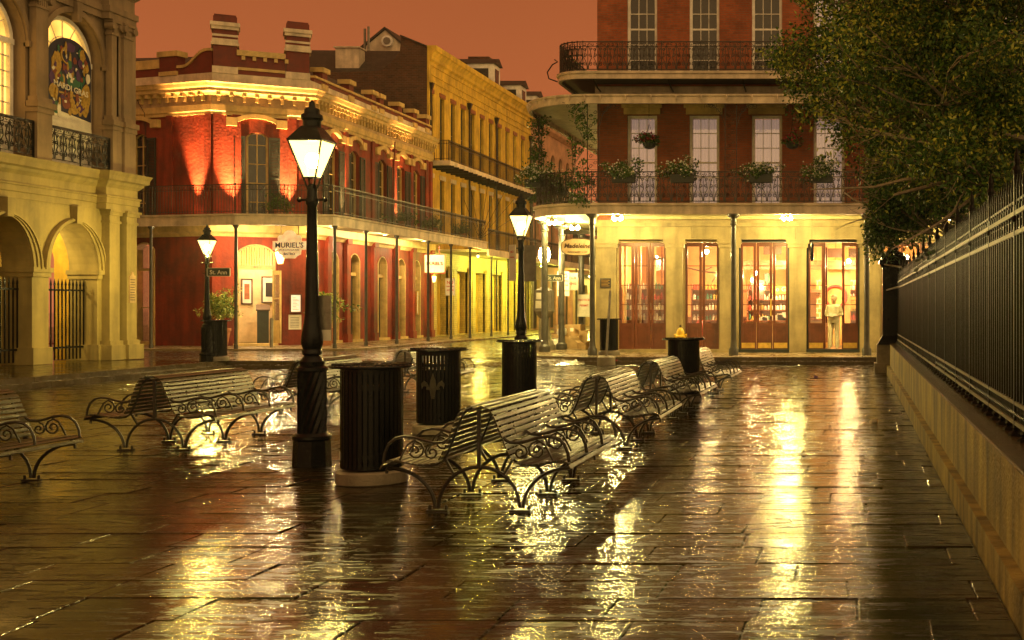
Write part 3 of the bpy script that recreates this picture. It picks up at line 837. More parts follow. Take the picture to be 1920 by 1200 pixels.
# sloping metal roof: outer rim low, inner edge high
hi_ = [(SX - .003, 66)] + [(SX - .003, FY + .0)] * (n_ - 2) + [(7.4, FY - .003)]
hi_ = [hi_[0], (SX - .003, 37.6)] + [(SX - .003, FY - .003)] * (n_ - 4) + [(SX - .003 + .3, FY - .003), (7.4, FY - .003)]
for k in range(n_ - 1):
    a, b, c, d_ = lo_[k], lo_[k + 1], hi_[k + 1], hi_[k]
    rf.face([rf.pt(*a, 7.93), rf.pt(*b, 7.93), rf.pt(*c, 8.38), rf.pt(*d_, 8.38)])
    rf.face([rf.pt(*a, 7.86), rf.pt(*b, 7.86), rf.pt(*c, 8.22), rf.pt(*d_, 8.22)])
wpart('gallery_roof', rf, M['metal_roof'], pb)
bd = MB()
for k in range(n_ - 1):
    a, b, c, d_ = lo_[k], lo_[k + 1], hi_[k + 1], hi_[k]
    bd.face([bd.pt(*a, 7.84), bd.pt(*b, 7.84), bd.pt(*c, 8.10), bd.pt(*d_, 8.10)])
wpart('roof_lining', bd, M['ceil'], pb)
fa = MB(); molding(fa, gal2, [(-.08, 7.68), (0, 7.68), (0, 7.88), (.05, 7.90), (.06, 7.95), (-.08, 7.95)])
for T, Ln in follow(gal2):
    q = MB(T); k = 0.3
    while k < Ln - .1:
        q.box(k - .02, k + .02, .0, .07, 7.80, 7.90); q.tube([(k, .05, 7.93), (k, .09, 7.88), (k, .03, 7.74)], .012, 4); k += .75
    fa.merge(q)
wpart('roof_fascia', fa, M['fascia'], pb)
wb = MB(); molding(wb, [(SX, 66), (SX, FY), (7.38, FY)], [(0, 8.40), (.06, 8.40), (.06, 8.62), (0, 8.62)]); wpart('wall_band', wb, M['fascia'], pb)
top = corner_plan(-9.25, 35.95, .95, 7.4, 41.5)
top = [(SX, 41.5)] + top
fl = MB(); slab_between(fl, offset_poly(top, -.105)[1:], 8.70, 8.78, [(7.4, FY - .002), (SX - .002, FY - .002), (SX - .002, 41.5)]); wpart('balcony_floor', fl, M['metal_roof'], pb)
fa = MB(); molding(fa, top, [(-.1, 8.64), (0, 8.64), (.0, 8.78), (.05, 8.80), (.06, 8.87), (-.1, 8.87)]); wpart('balcony_fascia', fa, M['fascia'], pb)
for k in range(7):
    br = MB(); X = -8.0 + k * 2.3
    br.tube([(X, FY, 8.45), (X, FY - .5, 8.5), (X, FY - 1.1, 8.66)], .025, 5); wpart('balcony_bracket', br, M['iron_old'], pb)
br = MB(); br.tube([(-9.3, 36.9, 8.72), (-9.55, 36.8, 8.8), (-9.6, 36.8, 9.0), (-9.45, 36.85, 9.25), (-9.3, 36.9, 9.35), (-9.4, 36.9, 9.42)], .022, 5); wpart('scroll_bracket', br, M['iron_old'], pb)
railing(offset_poly(top, -.05), 8.87, .92, pb, 1.25, 40)
# posts
def gallery_post(X, Y, z0, z1, r, parent, m, cap=True):
    p_ = MB(); p_.lathe([(r * 1.7, z0), (r * 1.7, z0 + .18), (r * 1.15, z0 + .24), (r, z0 + .4), (r * .92, z1 - .35), (r * 1.25, z1 - .32), (r, z1 - .26), (r * 1.1, z1 - .14), (r * 2.3, z1 - .05), (r * 2.3, z1)], X, Y, 12)
    return wpart('gallery_post', p_, m, parent, True)
for X in (-7.78, -3.57, .40, 4.4): gallery_post(X, 34.98, .2, 4.41, .085, pb, M['post'])
for X, Y in ((-9.92, 37.7), (-9.92, 39.9), (-9.92, 42.8), (-9.92, 46.5), (-9.92, 50.5)): gallery_post(X, Y, .2, 4.41, .11, pb, M['post'])
# cast iron openwork posts on the gallery
def open_post(X, Y, parent, z0=4.73, z1=7.75, w=.34, along='x', brk=True):
    T = (lambda u, d, z: (X + u, Y + d, z)) if along == 'x' else (lambda u, d, z: (X + d, Y + u, z))
    p_ = MB(T)
    for s in (-1, 1): p_.box(s * w / 2 - .012, s * w / 2 + .012, -.012, .012, z0, z1)
    k = z0 + .1
    while k < z1 - .25:
        p_.tube(spiral(-w * .2, k + .1, w * .2, 1.2, 0, 1, 9), .009, 3); p_.tube(spiral(w * .2, k + .22, w * .2, 1.2, math.pi, 1, 9), .009, 3)
        p_.box(-w / 2, w / 2, -.008, .008, k - .005, k + .005); k += .3
    if brk:
        for s in (-1, 1):
            p_.tube([(s * w / 2, 0, z1 - .75), (s * (w / 2 + .12), 0, z1 - .35), (s * (w / 2 + .35), 0, z1 - .1), (s * (w / 2 + .75), 0, z1 - .02)], .012, 4)
            for q in range(5): p_.tube(spiral(s * (w / 2 + .1 + .11 * q), z1 - .12 - .12 * max(0, 2 - q), .09, 1.3, q, s, 9), .008, 3)
    return wpart('openwork_post', p_, M['iron_old'], parent)
for X in (-7.75, -3.65, .35, 4.4): open_post(X, 34.95, pb)
for Y in (37.5, 42.0, 46.5): open_post(-10.0, Y, pb, along='y')

# ---- plants trained on the corner posts
def vine(X, Y, label, z0=4.7, z1=7.7, w=.35, n=60, seed=1, per=26):
    rn = random.Random(seed)
    cl = [(X + rn.gauss(0, w * .6), Y + rn.gauss(0, w * .35), rn.uniform(z0, z1), rn.uniform(.08, .2)) for _ in range(n)]
    t = thing('climbing_vine', label, 'vine', (X, Y, z0), group='vines climbing the corner posts of the gallery')
    me = leaves_mesh('foliage', [(a - X, b - Y, c - z0, r) for a, b, c, r in cl], per, .055, .08, [M['leaf'], M['leaf2']], [.6, .4], seed)
    link('foliage', me, t)
    s = MB(); pts = [(.15 * math.sin(k * 1.3), .1 * math.cos(k * 1.1), k * (z1 - z0) / 10) for k in range(11)]
    s.tube(pts, .014, 4); s.build('stem', M['bark'], t)
vine(-8.15, 34.9, 'leafy vine on the gallery post right at the front corner of the brick building', w=.22, n=45, seed=11)
vine(-10.05, 37.5, 'thick vine on the gallery post where the gallery turns into the side street', w=.26, n=75, seed=12)

# ---- flower boxes and hanging baskets
def planter(X, Y, z, label, cat='flower box', seed=0, r=.44, hang=False, flower='whiteflower', name='flower_box', grp='flower boxes on the gallery railing'):
    t = thing(name, label, cat, (X, Y, z), group=grp)
    rn = random.Random(seed)
    b = MB()
    if hang:
        b.lathe([(.06, -.02), (.16, .02), (.2, .14), (.21, .16)], 0, 0, 12); b.build('basket', M['shutter'], t, True)
        w_ = MB()
        for k in range(3):
            a = k * 2.1; w_.tube([(.2 * math.cos(a), .2 * math.sin(a), .15), (0, 0, .75)], .006, 4)
        w_.tube([(0, 0, .75), (0, 0, 7.8 - z)], .006, 4); w_.build('chain', M['iron'], t)
        zc = .25
    else:
        b.box(-.34, .34, -.11, .11, -.28, -.03); b.build('trough', M['shutter'], t); zc = .12
    cl = [(rn.gauss(0, r * .55), rn.gauss(0, r * .35), zc + rn.gauss(0, r * .3), r * .35) for _ in range(34)]
    link('foliage', leaves_mesh('foliage', cl, 40, .045, .07, [M['leaf'], M['leaf2']], [.5, .5], seed + 50), t)
    cl = [(c[0], c[1] - .03, c[2] + .04, c[3] * 1.1) for c in cl]
    link('petals', leaves_mesh('petals', cl, 9 if not hang else 16, .055, .055, [M[flower]], [1], seed + 90), t)
    return t
for i, (X, lab) in enumerate([(-6.85, 'white flowering box on the railing before the first curtained window from the corner'), (-5.1, 'white flowering box on the railing before the second curtained window'), (-2.75, 'white flowering box on the railing between second and third gallery posts'), (-.95, 'white flowering box on the railing nearest the tree')]):
    planter(X, 35.0, 5.62, lab, seed=i)
planter(-9.75, 36.1, 5.6, 'white flowering box on the curved corner of the railing', seed=9)
planter(-10.0, 39.6, 5.7, 'dark leafy planter on the side street railing behind the vine', seed=10, flower='leaf2')
planter(-6.2, 35.6, 6.45, 'red hanging basket beside the first curtained window', 'hanging basket', 21, .22, True, 'redflower', 'hanging_basket', 'hanging baskets under the gallery roof')
planter(-1.85, 35.6, 6.45, 'red hanging basket to the right of the third window, partly behind the tree', 'hanging basket', 22, .22, True, 'redflower', 'hanging_basket', 'hanging baskets under the gallery roof')

# ---- floodlights under the gallery
def floodlight(X, Y, z, label, e, aim=(0, .35, -1), r=.07, grp='floodlights under the gallery of the brick building', power=None):
    t = thing('floodlight', label, 'floodlight', (X, Y, z), group=grp)
    b = MB(); b.box(-.12, .12, -.05, .06, -.02, .02); b.tube([(0, 0, .0), (0, 0, .12)], .02, 6)
    b.lathe([(.03, -.02), (.07, -.05), (.085, -.10)], -.07, 0, 10, cap=False); b.lathe([(.03, -.02), (.07, -.05), (.085, -.10)], .07, 0, 10, cap=False)
    b.build('housing', M['iron_old'], t)
    q = MB(); q.sphere((-.085, 0, -.10), .08, 10, 6); q.sphere((.085, 0, -.10), .08, 10, 6); q.build('bulb', M['flood'], t, True)
    light('glow', 'POINT', e, (1, .72, .20), (X, Y - .1, z - .28), t, shadow_soft_size=.06)
    return t
floodlight(-7.1, 35.35, 4.42, 'twin floodlight beside the corner post above the bin', 55)
floodlight(-2.0, 35.3, 4.42, 'twin floodlight above the closed three leaf shop doors', 75)
floodlight(3.0, 35.3, 4.42, 'twin floodlight behind the park pillar and tree', 45)
floodlight(-9.55, 37.2, 4.42, 'twin floodlight at the curved corner of the gallery', 26)
floodlight(-9.4, 39.6, 4.42, 'twin floodlight over the stacked cardboard boxes', 30)

# ---- shop interior
sh = MB()
SY0, SY1 = FY + .55, FY + 4.6
sh.box(-8.0, 6.9, SY1, SY1 + .1, .3, 3.9); sh.box(-7.7, -7.6, SY0, SY1, .3, 3.9); sh.box(6.8, 6.9, SY0, SY1, .3, 3.9)
shop = thing('shop_room', 'lit shop interior with pale walls and timber beam behind the glazed doors', 'shop', (-3, SY1, .3))
wpart('walls', sh, M['shopwall'], shop)
s_ = MB(); s_.box(-7.6, 6.8, SY0, SY1, .2, .3); wpart('floor', s_, M['walk'], shop)
s_ = MB(); s_.box(-7.6, 6.8, SY0, SY1, 3.9, 4.0); wpart('ceiling', s_, M['cream_in'], shop)
s_ = MB(); s_.box(-4.1, 6.8, FY + 2.0, FY + 2.2, 2.9, 3.2); wpart('beam', s_, M['wood'], shop)
s_ = MB(); s_.box(-3.9, 1.0, FY + 3.6, FY + 4.0, 2.15, 2.25); wpart('wall_shelf', s_, M['wood'], shop)
s_ = MB(); s_.box(-7.6, 6.8, SY1 - .05, SY1, .3, 1.3); wpart('wainscot', s_, M['door_red'], shop)
s_ = MB(); s_.box(-3.0, -2.4, FY + 1.98, FY + 2.0, 3.4, 3.66); s_.box(-1.0, -.35, FY + 1.98, FY + 2.0, 3.3, 3.6); s_.box(-.15, .15, FY + 1.98, FY + 2.0, 3.3, 3.6); wpart('air_vent', s_, M['walnut'], shop)
# tiled kitchen wall
s_ = MB(); s_.box(-1.3, .6, FY + 3.9, FY + 3.95, 1.2, 2.6); wpart('tile_panel', s_, brick('orange_tiles', (.55, .26, .07), (.5, .22, .05), (.8, .65, .4), .16, .16, .018, .3), shop)
for (a, b, c, lab) in ((-7.5, -6.05, 1.2, 'jar shelves at the left end of the shop'), (-5.35, -4.3, 1.4, 'arched shelf of jars behind the two leaf doors'), (-3.6, -2.1, 2.4, 'wall shelves of bottles behind the closed three leaf doors'), (-.3, .8, 2.6, 'shelves beside the open shop door')):
    sf = thing('shop_shelf', lab, 'shelf', ((a + b) / 2, FY + c, .3), group='shelves of goods in the shop')
    w_ = MB(); w_.box(a, b, FY + c + .25, FY + c + .28, .3, 2.4)
    for k in range(6): w_.box(a, b, FY + c, FY + c + .25, .5 + k * .34, .53 + k * .34)
    w_.box(a, a + .04, FY + c, FY + c + .25, .3, 2.4); w_.box(b - .04, b, FY + c, FY + c + .25, .3, 2.4)
    wpart('rack', w_, M['wood'], sf)
    rn = random.Random(int(a * 10)); jm = [M['signred'], M['paper'], M['mural_green'], M['mural_gold'], M['paper']]
    goods = [MB() for _ in jm]
    for k in range(6):
        u = a + .1
        ci = rn.randrange(5)
        while u < b - .1:
            if rn.random() < .3: ci = rn.randrange(5)
            hgt = rn.uniform(.12, .24); r_ = rn.uniform(.035, .05)
            goods[ci].lathe([(r_, .53 + k * .34), (r_, .53 + k * .34 + hgt * .7), (r_ * .55, .53 + k * .34 + hgt * .82), (r_ * .55, .53 + k * .34 + hgt)], u, FY + c + .1, 7); u += r_ * 2 + .02
    for q, mm_ in zip(goods, jm):
        if q.v: tag(wpart('goods', q, mm_, sf, True), kind='stuff')
ct = thing('shop_counter', 'glass fronted shop counter with stacked goods near the open door', 'counter', (-2, FY + 1.5, .3))
c_ = MB(); c_.box(-3.5, -2.2, FY + 1.2, FY + 1.7, .3, 1.15); c_.box(-1.45, -.75, FY + 1.2, FY + 1.9, .3, 1.2); wpart('body', c_, M['cream_in'], ct)
c_ = MB(); c_.box(-3.55, -2.15, FY + 1.15, FY + 1.75, 1.15, 1.2); c_.box(-1.5, -.7, FY + 1.15, FY + 1.95, 1.2, 1.25); wpart('top', c_, M['wood'], ct)
c_ = MB()
for k in range(14):
    X = -3.4 + rnd.random() * 1.1; c_.box(X, X + .16, FY + 1.3, FY + 1.45, 1.2, 1.2 + rnd.uniform(.08, .3))
wpart('packets', c_, M['paper'], ct)
# shop furnishings that break up the bright wall
t_ = thing('ceiling_fan', 'dark ceiling fan hanging behind the first shop door', 'fan', (-6.1, FY + 1.4, 3.4))
c_ = MB(); c_.tube([(-6.1, FY + 1.4, 3.9), (-6.1, FY + 1.4, 3.2)], .02, 5); c_.lathe([(.02, 3.1), (.12, 3.15), (.12, 3.28), (.02, 3.32)], -6.1, FY + 1.4, 10); wpart('motor', c_, M['walnut'], t_)
for k in range(4):
    a = k * 1.571 + .4; c_ = MB(); c_.tube([(-6.1 + .1 * math.cos(a), FY + 1.4 + .1 * math.sin(a), 3.24), (-6.1 + .65 * math.cos(a), FY + 1.4 + .65 * math.sin(a), 3.2)], [.03, .07], 4); wpart('blade', c_, M['walnut'], t_)
for (x0, x1, z0, z1, yy, mm_, lab) in ((-3.35, -3.0, 1.9, 2.5, 1.9, 'signred', 'red poster on the shop wall behind the left closed leaf'), (-4.45, -4.05, 2.7, 3.3, 2.1, 'paper', 'pale poster high on the shop wall behind the two leaf doors'), (-.15, .15, 1.5, 2.0, 2.6, 'mural_gold', 'small gold poster beside the open doorway'), (1.2, 2.0, 1.6, 2.6, 2.6, 'walnut', 'dark cabinet in the bay behind the park pillar'), (-6.9, -6.4, 2.9, 3.3, 2.4, 'walnut', 'dark picture high on the wall behind the first door'), (-2.95, -2.7, 2.45, 2.75, 2.3, 'mural_green', 'small green bottle crate on the top shelf')):
    t_ = thing('shop_picture', lab, 'picture', ((x0 + x1) / 2, FY + yy, z0), group='pictures and posters in the shop')
    c_ = MB(); c_.box(x0, x1, FY + yy, FY + yy + .04, z0, z1); wpart('sheet', c_, M[mm_], t_)
    c_ = MB(); c_.box(x0 - .03, x1 + .03, FY + yy + .005, FY + yy + .035, z0 - .03, z1 + .03); wpart('frame', c_, M['walnut'], t_)
# beams of timber posts seen through the first door
t_ = thing('timber_screen', 'row of pale timber boards standing behind the first shop door', 'timber screen', (-7, FY + .9, .3))
for k in range(6):
    c_ = MB(); X = -7.45 + k * .22; c_.box(X, X + .07, FY + .9 + k * .12, FY + .98 + k * .12, .3, 3.7); wpart('board', c_, M['wood'] if k % 2 else M['cream_in'], t_)
t_ = thing('staircase', 'brown shop staircase behind the right leaf of the two leaf doors', 'staircase', (-4.5, FY + 1.5, .3))
c_ = MB(); c_.prism([(-5.0, .3), (-3.9, .3), (-3.9, 2.6), (-4.1, 2.5), (-5.0, 1.75)], FY + 2.0, FY + 2.6, 'y'); wpart('side', c_, M['door_red'], t_)
t_ = thing('hanging_branch', 'bare branch hanging across the two leaf shop window', 'branch', (-4.8, FY + 1, 2.9))
c_ = MB(); c_.tube([(-5.5, FY + 1, 2.95), (-4.9, FY + 1, 2.8), (-4.4, FY + 1, 2.75), (-4.1, FY + 1, 2.55)], .03, 5); c_.tube([(-4.9, FY + 1, 2.8), (-4.6, FY + 1, 2.95)], .02, 5); c_.tube([(-4.4, FY + 1, 2.75), (-4.6, FY + 1, 2.45)], .02, 5); wpart('wood', c_, M['walnut'], t_)
t_ = thing('red_sack', 'bright red wrapped sack on the sill behind the two leaf doors', 'sack', (-5.0, FY + .9, 1.1))
c_ = MB(); c_.lathe([(.02, .7), (.15, .72), (.19, .9), (.16, 1.1), (.05, 1.25), (.09, 1.33)], -4.97, FY + .9, 10); wpart('bag', c_, M['signred'], t_, True)
c_ = MB(); c_.box(-5.4, -4.3, FY + .7, FY + 1.1, .3, .68); wpart('ledge', c_, M['wood'], t_)
tg = thing('shop_sign_board', 'small orange board lettered To Go inside the three leaf doors', 'sign', (-2.35, FY + 1.9, 2.2))
c_ = MB(); c_.box(-2.75, -2.1, FY + 1.9, FY + 1.93, 2.08, 2.38); wpart('board', c_, M['mural_gold'], tg)
wpart('lettering', text_mb('To Go', .22, lambda u, d, z: (-2.42 + u, FY + 1.893 + d, 2.23 + z)), M['signwhite'], tg)
for i, (X, Y, z, e) in enumerate([(-6.6, FY + 2.0, 3.3, 48), (-4.8, FY + 1.2, 3.45, 40), (-3.2, FY + 1.2, 2.75, 55), (-2.1, FY + 1.6, 3.3, 50), (-.15, FY + 1.3, 3.15, 45), (-.6, FY + 3, 2.85, 50), (1.8, FY + 2, 3.3, 50), (4.4, FY + 2, 3.3, 40)]):
    t_ = thing('pendant_lamp', ['round pendant lamp glowing behind the first shop door', 'pendant lamp glowing behind the two leaf doors', 'low pendant lamp behind the left leaf of the closed doors', 'pendant lamp behind the granite pier of the shop', 'pendant lamp behind the right leaf of the open doorway', 'pendant lamp over the tiled kitchen wall', 'pendant lamp in the bay behind the park pillar', 'pendant lamp at the far right end of the shop'][i], 'lamp', (X, Y, z), group='pendant lamps in the shop')
    c_ = MB(); c_.sphere((X, Y, z), .07, 10, 6); wpart('globe', c_, M['bulb'], t_, True)
    c_ = MB(); c_.tube([(X, Y, z + .07), (X, Y, 3.89)], .008, 4); wpart('cord', c_, M['iron'], t_)
    light('glow', 'POINT', e * 1.9, (1, .66, .28), (X, Y - .25, z - .1), t_, shadow_soft_size=.08)
# ================================================================== RED CORNER RESTAURANT
AB = (-23.5, 43.0); BC = (-20.6, 44.5); AL = (-36.0, 47.06); CE = (-20.6, 57.3)
mplan = [AL, AB, BC, CE]
mu = thing('corner_restaurant', 'dark red two storey corner restaurant with cream cornice, chimneys and iron gallery', 'building', (-24, 46, .2))
TA = frame(AL[0], AL[1], AB[0] - AL[0], AB[1] - AL[1]); LA = math.hypot(AB[0] - AL[0], AB[1] - AL[1])
TB = frame(AB[0], AB[1], BC[0] - AB[0], BC[1] - AB[1]); LB = math.hypot(BC[0] - AB[0], BC[1] - AB[1])
TC = frame(BC[0], BC[1], 0, 1); LC = CE[1] - BC[1]
def u_at(px, T, Ln):
    """where along a wall frame a picture column falls"""
    a = T(0, 0, 0); b = T(Ln, 0, 0); k = (px - PX0) / F_PX
    # a.x + t*dx = k*(a.y + t*dy)
    dx, dy = b[0] - a[0], b[1] - a[1]
    return (k * a[1] - a[0]) / (dx - k * dy) * Ln
def A(px): return u_at(px, TA, LA)
def B(px): return u_at(px, TB, LB)
def C(px): return u_at(px, TC, LC)
w_ = MB(TA)
opsA = [(A(246), A(277), 4.85, 8.15, .18), (A(252), A(291), .25, 4.05, .25), (A(232) - 4.3, A(232) - 3.3, 4.85, 8.15, .18), (A(232) - 4.5, A(232) - 3.3, .25, 4.0, .25)]
wall(w_, 0, LA, .2, 9.2, opsA, .35)
q = MB(TB); opsB = [(B(461), B(503), 4.85, 8.15, .18), (B(443), B(516), .25, 3.95, .3)]
wall(q, 0, LB, .2, 9.2, opsB, .35); w_.merge(q)
cw = [45.0 + .0, 46.4, 48.4, 51.3, 53.4, 55.3]
opsC = []
for yy in (46.45, 48.45, 51.3, 53.4, 55.3):
    opsC += [(yy - BC[1] - .5, yy - BC[1] + .5, .3, 3.85, .3), (yy - BC[1] - .45, yy - BC[1] + .45, 4.85, 8.1, .2)]
q = MB(TC); wall(q, 0, LC, .2, 9.2, opsC, .35); w_.merge(q)
wpart('red_wall', w_, M['muriel'], mu)
# pilasters
for T, us in ((TA, [A(325), A(398) - .02]), (TB, [.04, B(436), B(541), LB - .3]), (TC, [.02, 2.95, 5.6, 8.0, 10.0, 11.9, 12.5])):
    for u in us:
        p_ = MB(T); wd = .28
        p_.box(u - (wd if T is TA else 0), u + (0 if T is TA else wd), -.1, .07, 4.85, 8.75)
        wpart('pilaster', p_, M['muriel'], mu)
for u in (1.2, 2.95, 5.6, 8.0, 10.0, 12.4):
    p_ = MB(TC); p_.box(u, u + .34, -.1, .14, .2, 4.2); p_.box(u - .05, u + .39, -.1, .19, .2, .55); p_.box(u - .04, u + .38, -.1, .2, 4.2, 4.42); wpart('pilaster', p_, M['muriel'], mu)
# cornice
c_ = MB(); molding(c_, mplan, [(-.1, 8.72), (.06, 8.72), (.06, 8.82), (.10, 8.86), (.10, 9.08), (-.1, 9.08)]); wpart('lower_band', c_, M['mur_trim'], mu)
c_ = MB(); molding(c_, mplan, [(-.1, 9.08), (.05, 9.08), (.05, 9.42), (-.1, 9.42)]); wpart('frieze', c_, M['mur_frieze'], mu)
c_ = MB(); molding(c_, mplan, [(-.1, 9.42), (.10, 9.42), (.14, 9.50), (.30, 9.55), (.30, 9.66), (.36, 9.70), (.40, 9.82), (.44, 9.86), (-.1, 9.90)]); wpart('cornice', c_, M['mur_trim'], mu)
for T, Ln, st in ((TA, LA, .42), (TB, LB, .42), (TC, LC, .30)):
    k = st / 2
    if T is TA: k += st * 18
    while k < Ln:
        q = MB(T); q.box(k - .07, k + .07, .05, .27, 9.40, 9.549); q.box(k - .05, k + .05, .05, .15, 9.22, 9.399); wpart('bracket', q, M['mur_trim'], mu); k += st
# parapets
c_ = MB(); molding(c_, mplan, [(-.35, 9.9), (.0, 9.9), (.0, 10.25), (-.35, 10.25)]); wpart('parapet_band', c_, M['fascia'], mu)
q = MB(TA); q.box(0, A(300), -.3, -.02, 10.25, 10.55); q.box(A(300), A(332), -.36, .03, 10.25, 10.95)
n = 12; top_ = [(A(332) + (A(396) - A(332)) * k / n, 10.50 + .55 * (0.5 - .5 * math.cos(math.pi * min(1, max(0, (k - 2) / 8))))) for k in range(n + 1)]
q.prism([(A(332), 10.25), (A(396), 10.25)] + top_[::-1], -.3, -.02); wpart('parapet', q, M['maroon'], mu)
q = MB(TA); q.box(0, A(300), -.33, .02, 10.55, 10.88); q.box(A(297), A(335), -.4, .08, 10.95, 11.15); q.box(A(299), A(333), -.37, .04, 10.25, 10.4)
for k in range(n):
    a, b = top_[k], top_[k + 1]; q.hexa([(a[0], -.33, a[1]), (b[0], -.33, b[1]), (b[0], .03, b[1]), (a[0], .03, a[1])], [(a[0], -.33, a[1] + .1), (b[0], -.33, b[1] + .1), (b[0], .03, b[1] + .1), (a[0], .03, a[1] + .1)])
wpart('coping', q, M['mur_trim'], mu)
q = MB(TB); q.box(.8, LB - .85, -.3, -.02, 10.25, 10.95); wpart('parapet', q, M['maroon'], mu)
q = MB(TB); q.box(.8, LB - .85, -.36, .08, 10.95, 11.15); q.box(.8, LB - .85, -.3, .02, 10.42, 10.52)
for k in range(5): u = 1.02 + k * .36; q.box(u - .06, u + .06, -.02, .05, 10.80, 10.95)
wpart('coping', q, M['mur_trim'], mu)
def chimney(u, wd):
    q = MB(TB); q.box(u - wd / 2, u + wd / 2, -.72, .0, 10.25, 12.35); q.box(u - wd / 2 + .03, u + wd / 2 - .03, -.69, -.03, 12.35, 12.42)
    o = wpart('chimney', q, M['maroon'], mu)
    for (z0, z1, e_) in ((10.25, 10.50, .03), (11.28, 11.38, .07), (11.38, 11.52, .04), (11.60, 11.68, .03), (11.86, 11.98, .06), (11.98, 12.12, .10)):
        q = MB(TB); q.box(u - wd / 2 - e_, u + wd / 2 + e_, -.72 - e_, e_, z0, z1); q.build('band', M['fascia'], o)
chimney(.42, .78); chimney(LB - .42, .78)
# stepped parapet along the street side
q = MB(TC); q2 = MB(TC)
q.box(.35, LC, -.3, -.02, 10.25, 10.42)
for k, u in enumerate((1.2, 3.6, 5.9, 6.7, 8.8, 10.6, 12.2)):
    q.box(u - .22, u + .22, -.34, .02, 10.42, 10.75); q2.box(u - .3, u + .3, -.42, .1, 10.75, 10.93); q2.box(u - .25, u + .25, -.35, .05, 10.1, 10.3)
q2.box(.35, LC, -.34, .04, 10.42, 10.50)
wpart('parapet', q, M['maroon'], mu); wpart('coping', q2, M['mur_trim'], mu)
# main roof
q = MB()
q.face([q.pt(-35.5, 47.5, 10.2), q.pt(-23.6, 43.6, 10.2), q.pt(-24.5, 50, 12.4), q.pt(-35.5, 52, 12.6)])
q.face([q.pt(-23.6, 43.6, 10.2), q.pt(-21.0, 44.9, 10.2), q.pt(-24.5, 50, 12.4)])
q.face([q.pt(-21.0, 44.9, 10.2), q.pt(-21.0, 57.2, 10.2), q.pt(-24.5, 57.2, 12.4), q.pt(-24.5, 50, 12.4)])
wpart('roof', q, M['slate_roof'], mu)
q = MB(); q.box(-30.8, -29.6, 47.2, 47.9, 10.2, 12.05); wpart('roof_stack', q, M['brick_dark'], mu)
q = MB(); q.prism([(-35.5, 10.2), (-31.8, 12.1), (-31.1, 12.3), (-30.9, 11.9), (-33, 10.2)], 46.9, 47.1, 'y'); wpart('roof_gable', q, M['slate_roof'], mu)
# loose cables on the red walls
q = MB(TA); q.tube([(A(262), .3, 9.95), (A(268), .2, 9.3), (A(276), .12, 8.9), (A(279), .1, 7.6), (A(277), .1, 6.6)], .012, 4); wpart('cable', q, M['iron'], mu)
q = MB(TB); q.tube([(B(520), .12, 4.2), (B(521), .12, 2.6), (B(519), .12, .3)], .02, 5); wpart('conduit', q, M['maroon'], mu)
q = MB(TC); q.tube([(7.6, .25, 9.0), (7.62, .15, 7.0), (7.6, .15, 4.9)], .03, 5); wpart('conduit', q, M['maroon'], mu)
# windows
def hood(T, c, hw, z, parent, rise=.2):
    q = MB(T); arch_band(q, c, hw + .02, z, rise, .26, .0, .13, seg=12)
    q.box(c - hw - .34, c - hw + .02, .0, .16, z - .12, z + .18); q.box(c + hw - .02, c + hw + .34, .0, .16, z - .12, z + .18)
    wpart('window_hood', q, M['mur_trim'], parent)
def tall_window(T, a, b, z0, z1, rise, parent, shutters=True, cl=True):
    hw = (b - a) / 2; c = (a + b) / 2; d = -.16
    q = MB(T)
    arch_band(q, c, hw - .08, z1 - rise, rise * .9, .075, d - .06, d + .03, z_foot=z0, seg=10)
    q.box(c - .02, c + .02, d - .05, d, z0, z1 - .05)
    for k in range(1, 5): z = z0 + (z1 - rise - z0) * k / 4.4; q.box(a + .08, b - .08, d - .05, d - .01, z - .015, z + .015)
    o = wpart('window', q, M['mur_trim'], parent)
    q = MB(T); q.box(a + .05, b - .05, d - .045, d - .04, z0, z1 - .06); q.build('pane', M['glass_dark'], o)
    if shutters:
        for s in (-1, 1):
            q = MB(T); x = c + s * (hw + hw / 1 * .5 + .02); h = hw * .52
            q.box(x - h, x - h + .05, .02, .07, z0, z1 - rise); q.box(x + h - .05, x + h, .02, .07, z0, z1 - rise)
            for z in (z0, (z0 + z1) / 2 - .1, z1 - rise - .08): q.box(x - h + .05, x + h - .05, .022, .068, z, z + .08)
            z = z0 + .1
            while z < z1 - rise - .1: q.box(x - h + .05, x + h - .05, .03, .055, z, z + .03); z += .055
            q.build('shutter', M['shutter'], o)
    return o
for T, a, b in ((TB, opsB[0][0], opsB[0][1]), (TA, opsA[0][0], opsA[0][1]), (TA, opsA[2][0], opsA[2][1])):
    tall_window(T, a, b, 4.85, 8.15, .18, mu); hood(T, (a + b) / 2, (b - a) / 2 + .3, 8.45, mu)
for o_ in opsC[1::2]:
    tall_window(TC, o_[0], o_[1], 4.85, 8.1, .2, mu); hood(TC, (o_[0] + o_[1]) / 2, (o_[1] - o_[0]) / 2 + .1, 8.35, mu)
